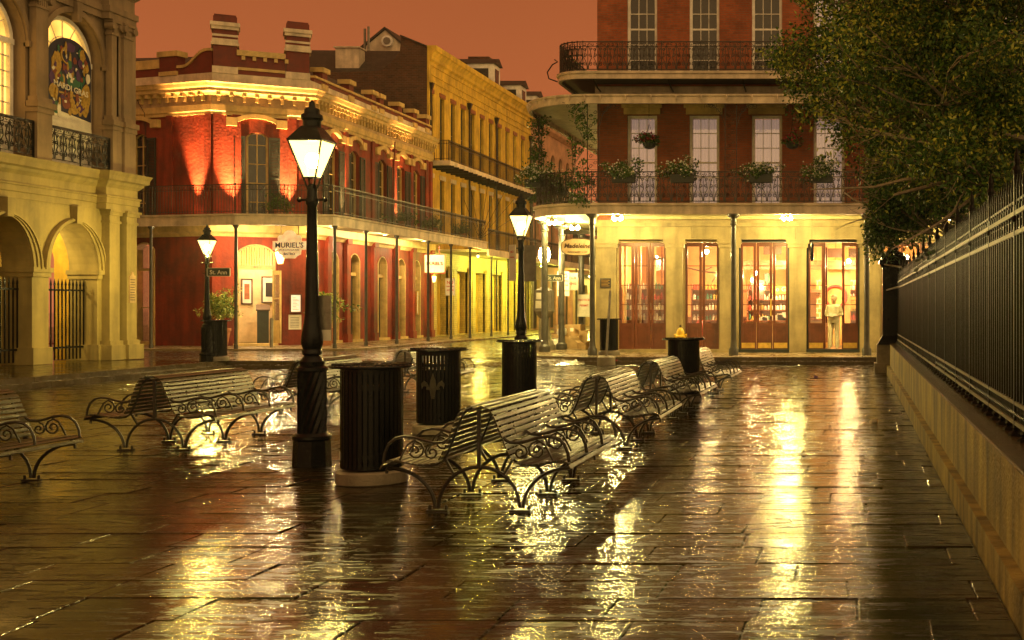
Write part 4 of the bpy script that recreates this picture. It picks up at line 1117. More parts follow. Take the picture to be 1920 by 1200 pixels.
# street side doors in deep cream reveals
for o_ in opsC[0::2]:
    q = MB(TC); arch_band(q, (o_[0] + o_[1]) / 2, (o_[1] - o_[0]) / 2 - .06, o_[3] - o_[4], .28, .055, -.33, .03, z_foot=.3, seg=10)
    q.box(o_[0] + .05, o_[1] - .05, -.30, -.12, 2.95, 3.08); q.box(o_[0] - .1, o_[1] + .1, -.33, .12, .2, .32)
    f = wpart('door_frame', q, M['mur_trim'], mu)
    q = MB(TC); q.box(o_[0] + .06, o_[1] - .06, -.32, -.27, .32, 2.95); q.box(o_[0] + .14, o_[1] - .14, -.27, -.25, .45, 1.2); q.box((o_[0] + o_[1]) / 2 - .02, (o_[0] + o_[1]) / 2 + .02, -.27, -.24, .32, 2.95)
    q.build('door', M['shutter'], f)
    q = MB(TC); q.box(o_[0] + .06, o_[1] - .06, -.31, -.29, 3.08, 3.8); q.build('transom_pane', M['glass_dark'], f)
# entrance (chamfer)
ea, eb = opsB[1][0], opsB[1][1]
q = MB(TB); arch_band(q, (ea + eb) / 2, (eb - ea) / 2 - .09, 3.65, .27, .10, -.3, .05, z_foot=.25, seg=14)
q.box(ea + .08, eb - .08, -.28, .03, 3.05, 3.2); q.box(ea - .1, eb + .1, -.34, .35, .2, .29)
er = wpart('entrance_frame', q, M['mur_trim'], mu)
q = MB(TB); q.box(ea + .1, eb - .1, -.22, -.2, 3.2, 3.95)
q.build('fanlight', M['fanlit'], er)
q = MB(TB); k = ea + .16
while k < eb - .1: q.box(k, k + .02, -.18, -.16, 3.2, 3.88); k += .085
q.build('fanlight_bars', M['iron'], er)
wpart('street_number', text_mb('801', .1, lambda u, d, z: TB((ea + eb) / 2 + u, .035 + d, 3.125 + z)), M['ink'], mu)
# vestibule
q = MB(TB); q.box(ea - .3, ea - .25, -2.4, -.36, .22, 4.0); q.box(eb + .2, eb + .25, -2.4, -.36, .22, 4.0); q.box(ea - .3, eb + .25, -2.45, -2.4, .22, 4.0); q.box(ea - .3, eb + .25, -2.4, -.36, 4.0, 4.05); q.box(ea - .3, eb + .25, -2.4, -.36, .2, .24); q.box(ea - .3, eb + .25, -2.4, -2.37, .3, .5)
wpart('vestibule', q, M['cream_in'], mu)
q = MB(TB); xo = ea + (eb - ea) * .72
T2 = frame(*TB(eb - .1, .02, 0)[:2], .85, -.55)
q = MB(T2); q.box(0, .07, -.045, 0, .3, 3.0); q.box(.46, .53, -.045, 0, .3, 3.0); q.box(.07, .46, -.043, -.002, .3, 1.15); q.box(.07, .46, -.043, -.002, 2.85, 3.0); q.box(.07, .46, -.035, -.01, 1.95, 1.99); q.box(.13, .40, -.03, .006, .5, .95)
dr = wpart('door', q, M['mur_trim'], mu, label='cream glazed entrance door standing open'); q = MB(T2); q.box(.07, .46, -.03, -.024, 1.15, 2.85); q.build('pane', M['glass'], dr)
# left ground floor window with red lamp inside
a_, b_ = opsA[1][0], opsA[1][1]
q = MB(TA); arch_band(q, (a_ + b_) / 2, (b_ - a_) / 2 - .07, 3.8, .23, .065, -.3, .04, z_foot=.3, seg=10); q.box(a_ + .06, b_ - .06, -.28, -.1, 3.0, 3.1); q.box(a_ + .06, b_ - .06, -.28, -.2, 1.6, 1.64); q.box((a_ + b_) / 2 - .02, (a_ + b_) / 2 + .02, -.28, -.2, .3, 3.0); q.box(a_, b_, -.3, .05, .2, .35)
f = wpart('window', q, M['mur_trim'], mu, label='arched ground floor window with red lamp behind')
q = MB(TA); q.box(a_ + .06, b_ - .06, -.26, -.24, .35, 3.95); q.build('pane', M['glass'], f)
q = MB(TA); q.box(a_ - .5, b_ + .5, -2.1, -2.0, .2, 4.1); q.build('room_wall', M['brick_dark'], f)
rl = thing('red_table_lamp', 'small red lamp shade glowing inside the left restaurant window', 'lamp', TA(b_ - .3, -.6, 2.55))
q = MB(TA); u = b_ - .3; cc = TA(u, -.6, 0); q = MB(); q.lathe([(.17, 2.3), (.12, 2.5), (.07, 2.7)], cc[0], cc[1], 12); wpart('shade', q, M['redlit'], rl, True)
q = MB(); q.tube([(cc[0], cc[1], 2.7), (cc[0], cc[1], 4.0)], .01, 4); wpart('cord', q, M['iron'], rl)
light('glow', 'POINT', 12, (1, .5, .25), (cc[0] - .5, cc[1] + .6, 2.6), rl, shadow_soft_size=.1)
# gallery
GZ = 4.83
mg = [(-34, 41.9), (-24.4, 40.75), (-21.1, 40.0), (-17.9, 40.4), (-17.8, 41.2), (-17.8, 57.0)]
q = MB(); q.prism(offset_poly(mg, -.125) + [(CE[0], 57.0), (BC[0], BC[1]), (AB[0], AB[1]), (-34, 46.35)], GZ - .12, GZ - .02, 'z'); wpart('gallery_floor', q, M['ceil'], mu)
q = MB(); molding(q, mg, [(-.12, GZ - .38), (0, GZ - .38), (0, GZ - .08), (.05, GZ - .06), (.06, GZ), (-.12, GZ)]); wpart('gallery_fascia', q, M['fascia'], mu)
q = MB(); molding(q, mplan, [(-.05, 4.25), (.06, 4.25), (.10, 4.35), (.2, 4.42), (.22, 4.7), (-.05, 4.7)]); wpart('ceiling_moulding', q, M['mur_trim'], mu)
railing(offset_poly(mg, -.06), GZ, 1.02, mu, 1.5, 80, skip=lambda p: p[0] < -31, simple=True)
for X, Y in ((-24.45, 40.85), (-21.1, 40.1), (-17.9, 40.5), (-17.9, 43.1), (-17.9, 46.0), (-17.9, 49.4), (-17.9, 52.2), (-17.9, 54.8)):
    q = MB(); q.lathe([(.07, .215), (.07, .35), (.055, .36), (.05, GZ - .5), (.10, GZ - .42), (.10, GZ - .38)], X, Y, 10); wpart('gallery_post', q, M['post'], mu, True)
# uplights on the gallery washing the red walls
def uplight(T, u, label, e=100, d=.55, aim_u=0, z=GZ + .12, size=.9):
    p = T(u, d, z); t = thing('uplight', label, 'uplight', p, group='uplights on the restaurant gallery')
    q = MB(); q.lathe([(.05, -.12), (.09, -.08), (.09, .02), (.075, .02)], 0, 0, 10, cap=False); q.box(-.03, .03, -.03, .03, -.14, -.1); q.build('housing', M['iron'], t)
    q = MB(); q.lathe([(.001, -.01), (.072, -.01), (.072, .0), (.001, .0)], 0, 0, 10); q.build('lens', M['uplight'], t)
    w = T(u + aim_u, -.0, z + 4.2); v = Vector(w) - Vector(p)
    light('beam', 'SPOT', e, (1.0, .50, .16), (p[0], p[1], z + .05), t, spot_size=R(40), spot_blend=.9, shadow_soft_size=.04, aim=v)
uplight(TA, A(372), 'uplight left of the corner edge, washing the rough red wall', 260, .35)
uplight(TB, B(432), 'uplight right of the corner edge beside the shuttered window', 260, .35)
uplight(TB, B(538), 'uplight between shuttered window and street corner, behind the lamp', 240, .35)
uplight(TC, 2.6, 'first uplight along the side street wall', 160, .3)
uplight(TC, 8.2, 'second uplight along the side street wall', 160, .3)

# gallery ferns
def fern(p, label, r=.4, seed=1, grp='ferns on the restaurant gallery', pot='terra', cat='potted fern', n=26, per=36):
    t = thing('potted_fern', label, cat, p, group=grp)
    b = MB(); b.lathe([(.12, -.02), (.18, .25), (.2, .26), (.2, .3)], 0, 0, 12); b.build('pot', M[pot], t, True)
    rn = random.Random(seed); cl = [(rn.gauss(0, r * .5), rn.gauss(0, r * .4), .45 + rn.gauss(0, r * .35), r * .35) for _ in range(n)]
    link('fronds', leaves_mesh('fronds', cl, per, .03, .12, [M['leaf'], M['leaf2']], [.5, .5], seed), t)
for i, (u, T, lab) in enumerate([(A(335), TA, 'fern low behind the railing left of the first uplight'), (B(520), TB, 'fern behind the railing near the main lamp'), (C(650), TC, 'fern on the side street gallery near the corner'), (7.0, TC, 'fern on the middle of the side street gallery'), (10.8, TC, 'fern towards the far end of the side street gallery')]):
    p = T(u, 2.2 if T is TC else 2.3, GZ); fern(p, lab, .45, 30 + i)

# hanging signs of the restaurant
s1 = thing('restaurant_sign', 'cream scalloped bistro sign hanging beside the nearest lamp post', 'sign', (-19.55, 40.7, 3.75))
q = MB(); pts = []
base = [(-.58, -.12), (-.58, .18), (-.40, .18), (-.40, .30), (-.36, .38), (-.22, .40), (-.16, .50), (-.06, .55), (.06, .55), (.16, .50), (.22, .40), (.36, .38), (.40, .30), (.40, .18), (.58, .18), (.58, -.12), (.40, -.12), (.38, -.28), (.26, -.34), (.18, -.42), (-.18, -.42), (-.26, -.34), (-.38, -.28), (-.40, -.12)]
q.prism(base, -.03, .03); q.build('panel', M['signlit'], s1)
text_mb("MURIEL'S", .25, lambda u, d, z: (u, -.034 - d, .03 + z), .004).build('lettering', M['ink'], s1)
text_mb("JACKSON SQUARE", .085, lambda u, d, z: (u, -.034 - d, -.13 + z)).build('lettering', M['ink'], s1)
text_mb("BISTRO", .12, lambda u, d, z: (u, -.034 - d, -.27 + z), .002).build('lettering', M['ink'], s1)
q = MB(); q.tube([(-.3, 0, .42), (-.3, 0, .72)], .012, 4); q.tube([(.3, 0, .42), (.3, 0, .72)], .012, 4); q.tube([(-.5, 0, .72), (.5, 0, .72)], .015, 4); q.build('hanger', M['iron'], s1)
s2 = thing('box_sign', 'pale square lit hanging sign over the side street pavement', 'sign', (-19.25, 54, 3.65))
q = MB(); q.box(-.45, .45, -.06, .06, -.4, .4); q.build('panel', M['signlit'], s2)
q = MB(); q.box(-.47, .47, -.07, .07, .4, .43); q.box(-.47, .47, -.07, .07, -.43, -.4); q.box(-.47, -.45, -.07, .07, -.4, .4); q.box(.45, .47, -.07, .07, -.4, .4); q.tube([(-.3, 0, .42), (-.3, 0, .8)], .02, 4); q.tube([(.2, 0, .42), (.2, 0, .8)], .02, 4); q.build('frame', M['signred'], s2)
text_mb("MURIEL'S", .19, lambda u, d, z: (u, -.064 - d, .0 + z), .008).build('lettering', M['signred'], s2)
def gas_lantern(p, label, s=1.0, e=8, mname='gasglass'):
    t = thing('hanging_lantern', label, 'lantern', p, group='gas lanterns of the restaurant')
    q = MB(); q.frustum(0, 0, -.18 * s, .14 * s, .07 * s, .14 * s); q.build('glass', M[mname], t)
    q = MB()
    for k in range(4):
        a = R(45 + 90 * k); q.tube([(.072 * s * math.cos(a), .072 * s * math.sin(a), -.19 * s), (.145 * s * math.cos(a), .145 * s * math.sin(a), .15 * s)], .01 * s, 4)
    q.frustum(0, 0, .14 * s, .24 * s, .17 * s, .05 * s); q.frustum(0, 0, .24 * s, .3 * s, .05 * s, .04 * s); q.frustum(0, 0, -.2 * s, -.18 * s, .08 * s, .08 * s); q.tube([(0, 0, .3 * s), (0, 0, .5 * s)], .008, 4); q.build('frame', M['brass'], t)
    light('glow', 'POINT', e, (1, .72, .34), (p[0] + .0, p[1] - .28, p[2]), t, shadow_soft_size=.08)
gas_lantern((-20.75, 42.5, 3.45), 'copper gas lantern hanging in front of the restaurant door', 1.25, 90)
gas_lantern((-19.25, 53.9, 2.95), 'small lantern hanging under the square sign', .8, 10)
# ceiling lights of the gallery: two small lit fittings
for (X, Y, lab, e) in ((-22.4, 42.0, 'round ceiling light under the gallery left of the door', 24), (-19.6, 44.2, 'round ceiling light under the gallery at the street corner', 50), (-19.4, 48.6, 'round ceiling light under the side gallery by the second door', 50), (-19.4, 53.0, 'round ceiling light under the side gallery near the square sign', 40)):
    t = thing('ceiling_light', lab, 'ceiling light', (X, Y, GZ - .15), group='ceiling lights under the restaurant gallery')
    q = MB(); q.lathe([(.10, .0), (.12, -.03), (.09, -.06)], 0, 0, 12, cap=False); q.build('rim', M['mur_trim'], t)
    q = MB(); q.sphere((0, 0, -.03), .03, 8, 6); q.build('bulb', M['gasglass'], t, True)
    light('glow', 'POINT', e * 1.3, (1, .68, .28), (X, Y, GZ - .36), t, shadow_soft_size=.08)
t = thing('hall_light', 'warm ceiling light inside the restaurant entrance', 'ceiling light', TB((ea + eb) / 2, -1.2, 3.95))
q = MB(); q.sphere((0, 0, -.05), .08, 10, 6); q.build('bulb', M['gasglass'], t, True)
light('glow', 'POINT', 60, (1, .74, .42), TB((ea + eb) / 2 - .1, -1.1, 3.6), t, shadow_soft_size=.1)

def framed(T, u0, u1, z0, z1, d, label, cat='picture', inner='paper', name='framed_picture', mat_in='walnut', grp=None, lit=None, fr='walnut'):
    p = T((u0 + u1) / 2, d, z0); t = thing(name, label, cat, p, group=grp)
    q = MB(T); q.box(u0, u1, d - .03, d, z0, z1); wpart('backing', q, M[fr], t)
    q = MB(T); w = .05
    q.box(u0, u0 + w, d, d + .03, z0, z1); q.box(u1 - w, u1, d, d + .03, z0, z1); q.box(u0 + w, u1 - w, d, d + .028, z0, z0 + w); q.box(u0 + w, u1 - w, d, d + .028, z1 - w, z1); wpart('frame', q, M[fr], t)
    q = MB(T); q.box(u0 + w, u1 - w, d, d + .006, z0 + w, z1 - w); wpart('sheet', q, lit or M[inner], t)
    return t
t = framed(TB, ea + .15, ea + .55, 1.75, 2.75, -2.34, 'tall narrow framed picture on the left of the entrance hall')
q = MB(TB); q.box(ea + .26, ea + .44, -2.334, -2.325, 1.95, 2.55); wpart('image', q, M['wood'], t)
t = framed(TB, ea + .85, ea + 1.6, 1.8, 2.85, -2.34, 'large dark framed picture in the middle of the entrance hall')
q = MB(TB); q.box(ea + 1.0, ea + 1.45, -2.334, -2.325, 2.05, 2.6); wpart('image', q, M['dark'], t)
t = thing('reception_stand', 'dark reception stand inside the restaurant entrance', 'lectern', TB(eb - .35, -.9, .25))
q = MB(TB); q.box(eb - .6, eb - .2, -1.1, -.75, .25, 1.5); wpart('body', q, M['shutter'], t); q = MB(TB); q.hexa([(eb - .64, -1.14, 1.5), (eb - .16, -1.14, 1.5), (eb - .16, -.7, 1.5), (eb - .64, -.7, 1.5)], [(eb - .64, -1.14, 1.75), (eb - .16, -1.14, 1.75), (eb - .16, -.7, 1.55), (eb - .64, -.7, 1.55)]); wpart('top', q, M['walnut'], t)
t = framed(TB, B(543), B(566), 1.42, 2.15, .04, 'lit menu in a brown case on the red wall right of the door', 'menu case', name='menu_case', lit=M['menu_lit'], fr='door_red')
q = MB(TB)
for k in range(9): q.box(B(543) + .1, B(566) - .1 - .05 * (k % 3), .046, .05, 1.55 + k * .055, 1.565 + k * .055)
wpart('lines', q, M['signgrey'], t)
t = thing('notice_sheet', 'pale notice fixed under the lit menu case', 'notice', TB(B(553), .04, .9)); q = MB(TB); q.box(B(541), B(565), .01, .03, .8, 1.36); wpart('sheet', q, M['paper'], t)
q = MB(TB)
for k in range(7): q.box(B(541) + .06, B(565) - .08, .031, .033, .88 + k * .06, .9 + k * .06)
wpart('lines', q, M['signgrey'], t)
t = framed(TC, 10.35, 10.65, 1.3, 2.4, .16, 'narrow menu case on the side street pilaster', 'menu case', name='menu_case', inner='paper', fr='brass')
# door side trees in terracotta pots
def ficus(p, label, seed):
    t = thing('potted_tree', label, 'potted tree', p, group='potted trees either side of the restaurant door')
    b = MB(); b.lathe([(.17, 0), (.26, .55), (.29, .56), (.29, .66), (.25, .66)], 0, 0, 14); b.build('pot', M['terra'], t, True)
    s = MB(); s.tube([(0, 0, .5), (.03, 0, .9), (-.02, .02, 1.3), (0, 0, 1.9)], [.03, .025, .02, .01], 5); s.tube([(0, 0, .9), (.2, 0, 1.4)], .012, 4); s.tube([(0, 0, 1.0), (-.22, .05, 1.5)], .012, 4); s.build('trunk', M['bark'], t)
    rn = random.Random(seed); cl = [(rn.gauss(0, .26), rn.gauss(0, .24), 1.45 + rn.gauss(0, .27), .16) for _ in range(60)]
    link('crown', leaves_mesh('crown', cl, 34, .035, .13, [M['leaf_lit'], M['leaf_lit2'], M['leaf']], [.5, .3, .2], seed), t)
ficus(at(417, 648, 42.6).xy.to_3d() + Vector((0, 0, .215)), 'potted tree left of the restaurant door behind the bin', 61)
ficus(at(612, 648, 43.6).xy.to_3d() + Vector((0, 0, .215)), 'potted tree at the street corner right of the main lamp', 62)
for px, lab in ((509, 'steel bollard in front of the restaurant door'), (601, 'steel bollard near the street corner potted tree')):
    P = at(px, 653, 41.4); t = thing('bollard', lab, 'bollard', (P.x, 41.4, .215), group='steel bollards at the restaurant kerb')
    q = MB(); q.lathe([(.06, 0), (.06, 1.0 if px < 550 else .5), (.045, 1.03 if px < 550 else .53), (.001, 1.05 if px < 550 else .55)], 0, 0, 12); q.build('post', M['signgrey'], t, True)

# ================================================================== OCHRE TOWNHOUSE
yb = thing('ochre_townhouse', 'tall ochre townhouse with dark sash windows, dormers and a long upper balcony', 'building', (-24, 67, .2))
YX = -20.8; Y0_, Y1_ = 57.32, 75.6
TY = frame(YX, Y0_, 0, 1); LY = Y1_ - Y0_
wy = [57.75, 59.35, 60.95, 62.5, 64.1, 65.7, 67.3, 68.9, 70.5, 72.1, 73.8]
oy = []
for yy in wy: oy += [(yy - Y0_ - .32, yy - Y0_ + .32, 8.9, 12.2, 0), (yy - Y0_ - .32, yy - Y0_ + .32, 5.0, 8.05, 0)]
oy = [o for o in oy if o[0] > 0]
q = MB(TY); wall(q, 0, LY, 4.45, 13.6, oy, .3); wpart('ochre_wall', q, M['yellow'], yb)
q = MB(TY)
molding(q2 := MB(), [(YX, Y0_), (YX, Y1_)], [(-.2, 13.55), (.06, 13.55), (.08, 13.7), (.2, 13.78), (.2, 13.95), (.34, 14.15), (.42, 14.2), (.42, 14.45), (-.2, 14.45)])
wpart('cornice', q2, M['yellow'], yb)
q = MB(TY); q.box(0, LY, -.1, .05, 12.75, 12.85); q.box(0, LY, -.1, .05, 13.1, 13.16); q.box(-.01, .3, -.1, .07, 4.5, 13.55); wpart('string_course', q, M['yellow'], yb)
for o_ in oy:
    q = MB(TY); a, b, z0, z1 = o_[:4]; q.box(a, b, -.2, -.14, z0, z1); o = wpart('window', q, M['shutter'], yb)
    q = MB(TY); q.box(a - .08, b + .08, -.1, .05, z1 + .003, z1 + .22); q.build('lintel', M['fascia'] if z1 < 9 else M['wood'], o)
    q = MB(TY); q.box((a + b) / 2 - .015, (a + b) / 2 + .015, -.14, -.12, z0, z1); q.box(a, b, -.138, -.12, (z0 + z1) / 2 - .02, (z0 + z1) / 2 + .02); q.build('bars', M['signgrey'], o)
for yy in (57.5, 63.3, 68.1, 75.3):
    q = MB(TY); u = yy - Y0_; q.tube([(u, .1, .3), (u, .1, 12.3)], .05, 6); q.frustum(u, .1, 12.3, 12.65, .08, .2); wpart('downspout', q, M['iron_old'], yb)
q = MB(TY); q.box(.1, LY + 1, .0, 1.05, 8.62, 8.84); wpart('balcony_slab', q, M['fascia'], yb)
for k in range(26): q = MB(TY); u = .4 + k * .72; q.box(u, u + .05, -.0, 1.15, 8.48, 8.615); wpart('balcony_joist', q, M['iron_old'], yb)
railing([(YX + .3, Y0_ + .1), (YX + 1.0, Y0_ + .1), (YX + 1.0, Y1_ + 1)], 8.84, 1.0, yb, 1.6, 130, simple=True)
# gable end of old brick and roof
q = MB(); q.prism([(YX - .02, 3), (YX - .02, 14.36), (-22.06, 14.86), (-22.14, 14.13), (-22.6, 13.55), (-23.05, 13.22), (-24.1, 13.15), (-27.4, 13.1), (-27.4, 3)], Y0_ - .05, Y0_ + .25, 'y'); wpart('gable_wall', q, M['brick_dark'], yb)
q = MB(); q.hexa([(YX - .02, Y0_ - .12, 14.36), (YX - .02, Y0_ + .32, 14.36), (-22.1, Y0_ + .32, 14.87), (-22.1, Y0_ - .12, 14.87)], [(YX - .02, Y0_ - .12, 14.43), (YX - .02, Y0_ + .32, 14.43), (-22.1, Y0_ + .32, 14.95), (-22.1, Y0_ - .12, 14.95)]); wpart('gable_coping', q, M['slate_roof'], yb)
q = MB(); q.face([q.pt(YX - .3, Y0_ + .3, 14.3), q.pt(YX - .3, Y1_, 14.3), q.pt(-22.6, Y1_, 14.8), q.pt(-22.2, Y0_ + .3, 14.8)]); q.face([q.pt(-22.2, Y0_ + .3, 14.8), q.pt(-22.6, Y1_, 14.8), q.pt(YX - 8, Y1_, 12.5), q.pt(-23.5, Y0_ + 4.3, 13.5)]); q.box(YX - 12, YX - .35, Y1_ - .2, Y1_, 10, 14.2); wpart('roof', q, M['slate_roof'], yb)
q = MB(); q.face([q.pt(-28.6, 57.7, 13.0), q.pt(-22.3, 57.7, 13.0), q.pt(-22.9, 60.2, 14.80), q.pt(-28.6, 60.2, 14.85)]); q.face([q.pt(-28.6, 60.2, 14.85), q.pt(-22.9, 60.2, 14.80), q.pt(-22.9, 63, 13.2), q.pt(-28.6, 63, 13.2)]); wpart('rear_roof', q, M['slate_roof'], yb)
def dormer(Yc, parent, X=YX - .9, z=14.1, w=1.3, h=1.75):
    q = MB(); q.box(X - 2.6, X, Yc - w / 2, Yc + w / 2, z, z + h)
    o = wpart('dormer', q, M['white'], parent)
    q = MB(); q.box(X - 2.4, X - .3, Yc - w / 2 - .02, Yc - w / 2 + .01, z + .1, z + h - .28); q.build('slate_cheek', M['slate_roof'], o)
    q = MB(); q.prism([(Yc - w / 2 - .12, z + h), (Yc, z + h + .42), (Yc + w / 2 + .12, z + h)], X - 2.7, X + .15, 'x'); q.build('dormer_roof', M['slate_roof'], o)
    q = MB(); q.box(X, X + .03, Yc - .35, Yc + .35, z + .3, z + h - .25); q.build('pane', M['glass_dark'], o)
for yy in (71.4,): dormer(yy, yb, z=14.5, h=1.85)
q = MB(); q.box(YX - 3.3, YX - 2.0, 73.4, 74.2, 14.3, 17.35); wpart('chimney', q, M['brick_dark'], yb)
# ground floor arcade of painted brick
q = MB(TY); og = []
for k in range(6): og.append((1.0 + k * 3.0, 2.9 + k * 3.0, .25, 3.55, 0))
wall(q, 0, LY, .2, 4.45, og, .55); wpart('painted_brick_front', q, M['yellow_lo'], yb)
for k, o_ in enumerate(og):
    q = MB(TY); q.box(o_[0], o_[1], -.5, -.4, .25, 3.55); q.box(o_[0] + .15, (o_[0] + o_[1]) / 2 - .05, -.4, -.36, .4, 3.4); q.box((o_[0] + o_[1]) / 2 + .05, o_[1] - .15, -.4, -.36, .4, 3.4); wpart('shutter_door', q, M['yellow'], yb)
    q = MB(TY)
    for u in (o_[0] - .5, o_[1] + .0): q = MB(TY); q.box(u, u + .5, -.1, .1, .2, 3.6); q.box(u - .04, u + .54, -.1, .14, 3.6, 3.75); wpart('pilaster', q, M['yellow_lo'], yb)
GZ2 = 4.5
q = MB(TY); q.box(.0, LY + 4, .0, 2.9, GZ2 - .1, GZ2 - .02); wpart('gallery_floor', q, M['ceil'], yb)
q = MB(TY); q.box(.0, LY + 4, 2.9, 3.0, GZ2 - .32, GZ2); wpart('gallery_fascia', q, M['fascia'], yb)
railing([(-17.85, 57.4), (-17.85, 79.5)], GZ2, 1.0, yb, 1.7, 160, simple=True)
for yy in (58.2, 61, 64.3, 68, 72, 76):
    q = MB(); q.lathe([(.07, .215), (.05, .36), (.045, GZ2 - .4), (.09, GZ2 - .34)], -17.95, yy, 8); wpart('gallery_post', q, M['post'], yb, True)
# fan of stay wires between the restaurant and the townhouse
fw = thing('wire_fan', 'fan of thin black wires spreading against the ochre wall above the gallery', 'wire fan', (-17.9, 56.2, 4.9))
for k in range(8):
    q = MB(); a = R(22 + k * 17); q.tube([(0, 0, 0), (2.6 * math.cos(a) * .6, 1.4, 2.9 * math.sin(a) + .2)], .012, 3); q.build('wire', M['iron'], fw)
# lit lamps under the gallery
def wall_lamp(p, label, e, m='gasglass', r=.07, col=LAMP_COL):
    t = thing('gallery_lamp', label, 'lamp', p, group='lamps under the townhouse gallery')
    q = MB(); q.sphere((0, 0, 0), r, 10, 6); q.build('bulb', M[m], t, True)
    q = MB(); q.lathe([(.10, .05), (.04, .12), (.02, .16)], 0, 0, 8, cap=False); q.build('shade', M['iron_old'], t)
    light('glow', 'POINT', e, col, (p[0], p[1], p[2] - .2), t, shadow_soft_size=.07)
wall_lamp((-18.3, 57.2, 4.15), 'small bright lamp at the join of the two galleries', 55)
wall_lamp((-18.6, 64, 4.15), 'lamp under the ochre gallery halfway along', 150, col=(.95, .9, .16))
wall_lamp((-18.6, 70, 4.15), 'greenish yellow lamp under the far end of the ochre gallery', 280, col=(.92, .95, .12))

# ================================================================== SALMON HOUSE AND THE FAR STREET
sb = thing('salmon_house', 'salmon pink house with arched upper openings beyond the ochre townhouse', 'building', (-23, 82, .2))
TP = frame(YX, 75.62, 0, 1)
oo = []
for k in range(5): oo += [(.9 + k * 2.1, 2.0 + k * 2.1, 9.0, 12.2, .5), (.9 + k * 2.1, 2.0 + k * 2.1, 5.0, 8.0, 0), (.7 + k * 2.1, 2.2 + k * 2.1, .25, 3.5, 0)]
q = MB(TP); wall(q, 0, 11.4, .2, 13.4, oo, .3); wpart('pink_wall', q, M['pink'], sb)
q = MB(); molding(q, [(YX, 75.62), (YX, 87.0)], [(-.2, 13.4), (.08, 13.4), (.3, 13.6), (.38, 13.95), (-.2, 13.95)]); wpart('cornice', q, M['pink'], sb)
for o_ in oo:
    q = MB(TP); q.box(o_[0] - .02, o_[1] + .02, -.25, -.2, o_[2], o_[3]); wpart('window', q, M['shutter'], sb)
q = MB(); q.box(YX - 10, YX - .35, 75.7, 86.9, 13.2, 13.5); q.box(YX - 10, YX - .35, 86.8, 87.0, .2, 13.3); wpart('roof', q, M['slate_roof'], sb)
for yy in (77.2, 81.0, 86.0): dormer(yy, sb, z=13.8, h=2.35)
q = MB(TP); q.box(0, 11, 0, 2.9, 4.4, 4.6); wpart('gallery_floor', q, M['fascia'], sb)
q = MB(); q.tube([(YX + .1, 75.7, .3), (YX + .1, 75.7, 12.6)], .06, 6); wpart('downspout', q, M['signgrey'], sb)
lb = thing('low_far_house', 'low cream house far down the side street', 'building', (-22, 100, .2))
TQ = frame(YX, 87.1, 0, 1); oo = []
for k in range(10): oo += [(.7 + k * 2.6, 2.1 + k * 2.6, .25, 3.4, 0)]
q = MB(TQ); wall(q, 0, 30, .2, 5.6, oo, .3); wpart('wall', q, M['mur_trim'], lb)
for o_ in oo: q = MB(TQ); q.box(o_[0], o_[1], -.25, -.2, o_[2], o_[3]); wpart('door', q, M['shutter'], lb)
q = MB(TQ); q.prism([(0, 5.6), (30, 5.6), (29, 7.2), (1, 7.2)], -5, .3); wpart('roof', q, M['slate_roof'], lb)
q = MB(TQ); q.box(0, 30, 0, 2.6, 3.9, 4.1); wpart('awning', q, M['metal_roof'], lb)
for Yl, lab_ in ((53.0, 'added unseen lantern under the side gallery roof lighting the ochre townhouse'), (64.0, 'added unseen lantern under the side gallery roof lighting the salmon house')):  # lamps added out of sight to brighten the ochre and salmon fronts
    t = thing('added_lantern', lab_, 'lantern', (-9.6, Yl, 7.2), group='added lanterns lighting the far houses')
    q = MB(); q.frustum(0, 0, -.16, .12, .07, .13); q.build('glass', M['gasglass'], t)
    q = MB(); q.frustum(0, 0, .12, .24, .16, .04); q.tube([(0, 0, .24), (0, 0, .7)], .012, 5); q.build('cap', M['iron'], t)
    light('glow', 'POINT', 330, (1, .70, .20), (-9.9, Yl, 7.0), t, shadow_soft_size=.12)
wall_lamp((-18.9, 84, 3.9), 'lamp under the salmon house gallery', 120)
wall_lamp((-18.9, 95, 3.6), 'tiny lamp under the awning of the low far house', 160)
wall_lamp((-18.9, 106, 3.6), 'lamp at the far end of the low house awning', 160)

# ---- white gable dormer house behind the restaurant
gh = thing('gabled_attic', 'white boarded attic gable with round vent behind the brick gable', 'attic', (-30, 66, 12))
P0 = at(665, 85, 66); 
q = MB(); q.prism([(at(668, 100, 66).x, 14.5), (at(668, 0, 66).x, 15.9), (at(722, 0, 66).x, 17.25), (at(762, 0, 66).x, 16.2), (at(762, 0, 66).x, 14.5)], 66, 70, 'y'); wpart('gable', q, M['fascia'], gh)
q = MB(); x0, x1, x2 = at(660, 0, 66).x, at(722, 0, 66).x, at(766, 0, 66).x
for a, b in (((x0, 15.75), (x1, 17.28)), ((x1, 17.28), (x2, 16.1))): q.hexa([(a[0], 65.9, a[1]), (b[0], 65.9, b[1]), (b[0], 70.2, b[1]), (a[0], 70.2, a[1])], [(a[0], 65.9, a[1] + .14), (b[0], 65.9, b[1] + .14), (b[0], 70.2, b[1] + .14), (a[0], 70.2, a[1] + .14)])
wpart('roof', q, M['slate_roof'], gh)
q = MB(); c0 = at(728, 78, 66); q.tube([(c0.x, 65.8, c0.z), (c0.x, 65.99, c0.z)], .32, 14); wpart('round_vent', q, M['white'], gh); q = MB(); q.tube([(c0.x, 65.76, c0.z), (c0.x, 65.79, c0.z)], .2, 14); wpart('vent_cap', q, M['signgrey'], gh)
q = MB(); q.box(at(600, 0, 66).x, at(752, 0, 66).x, 64, 70, 10, 14.6); wpart('rear_roof', q, M['slate_roof'], gh)
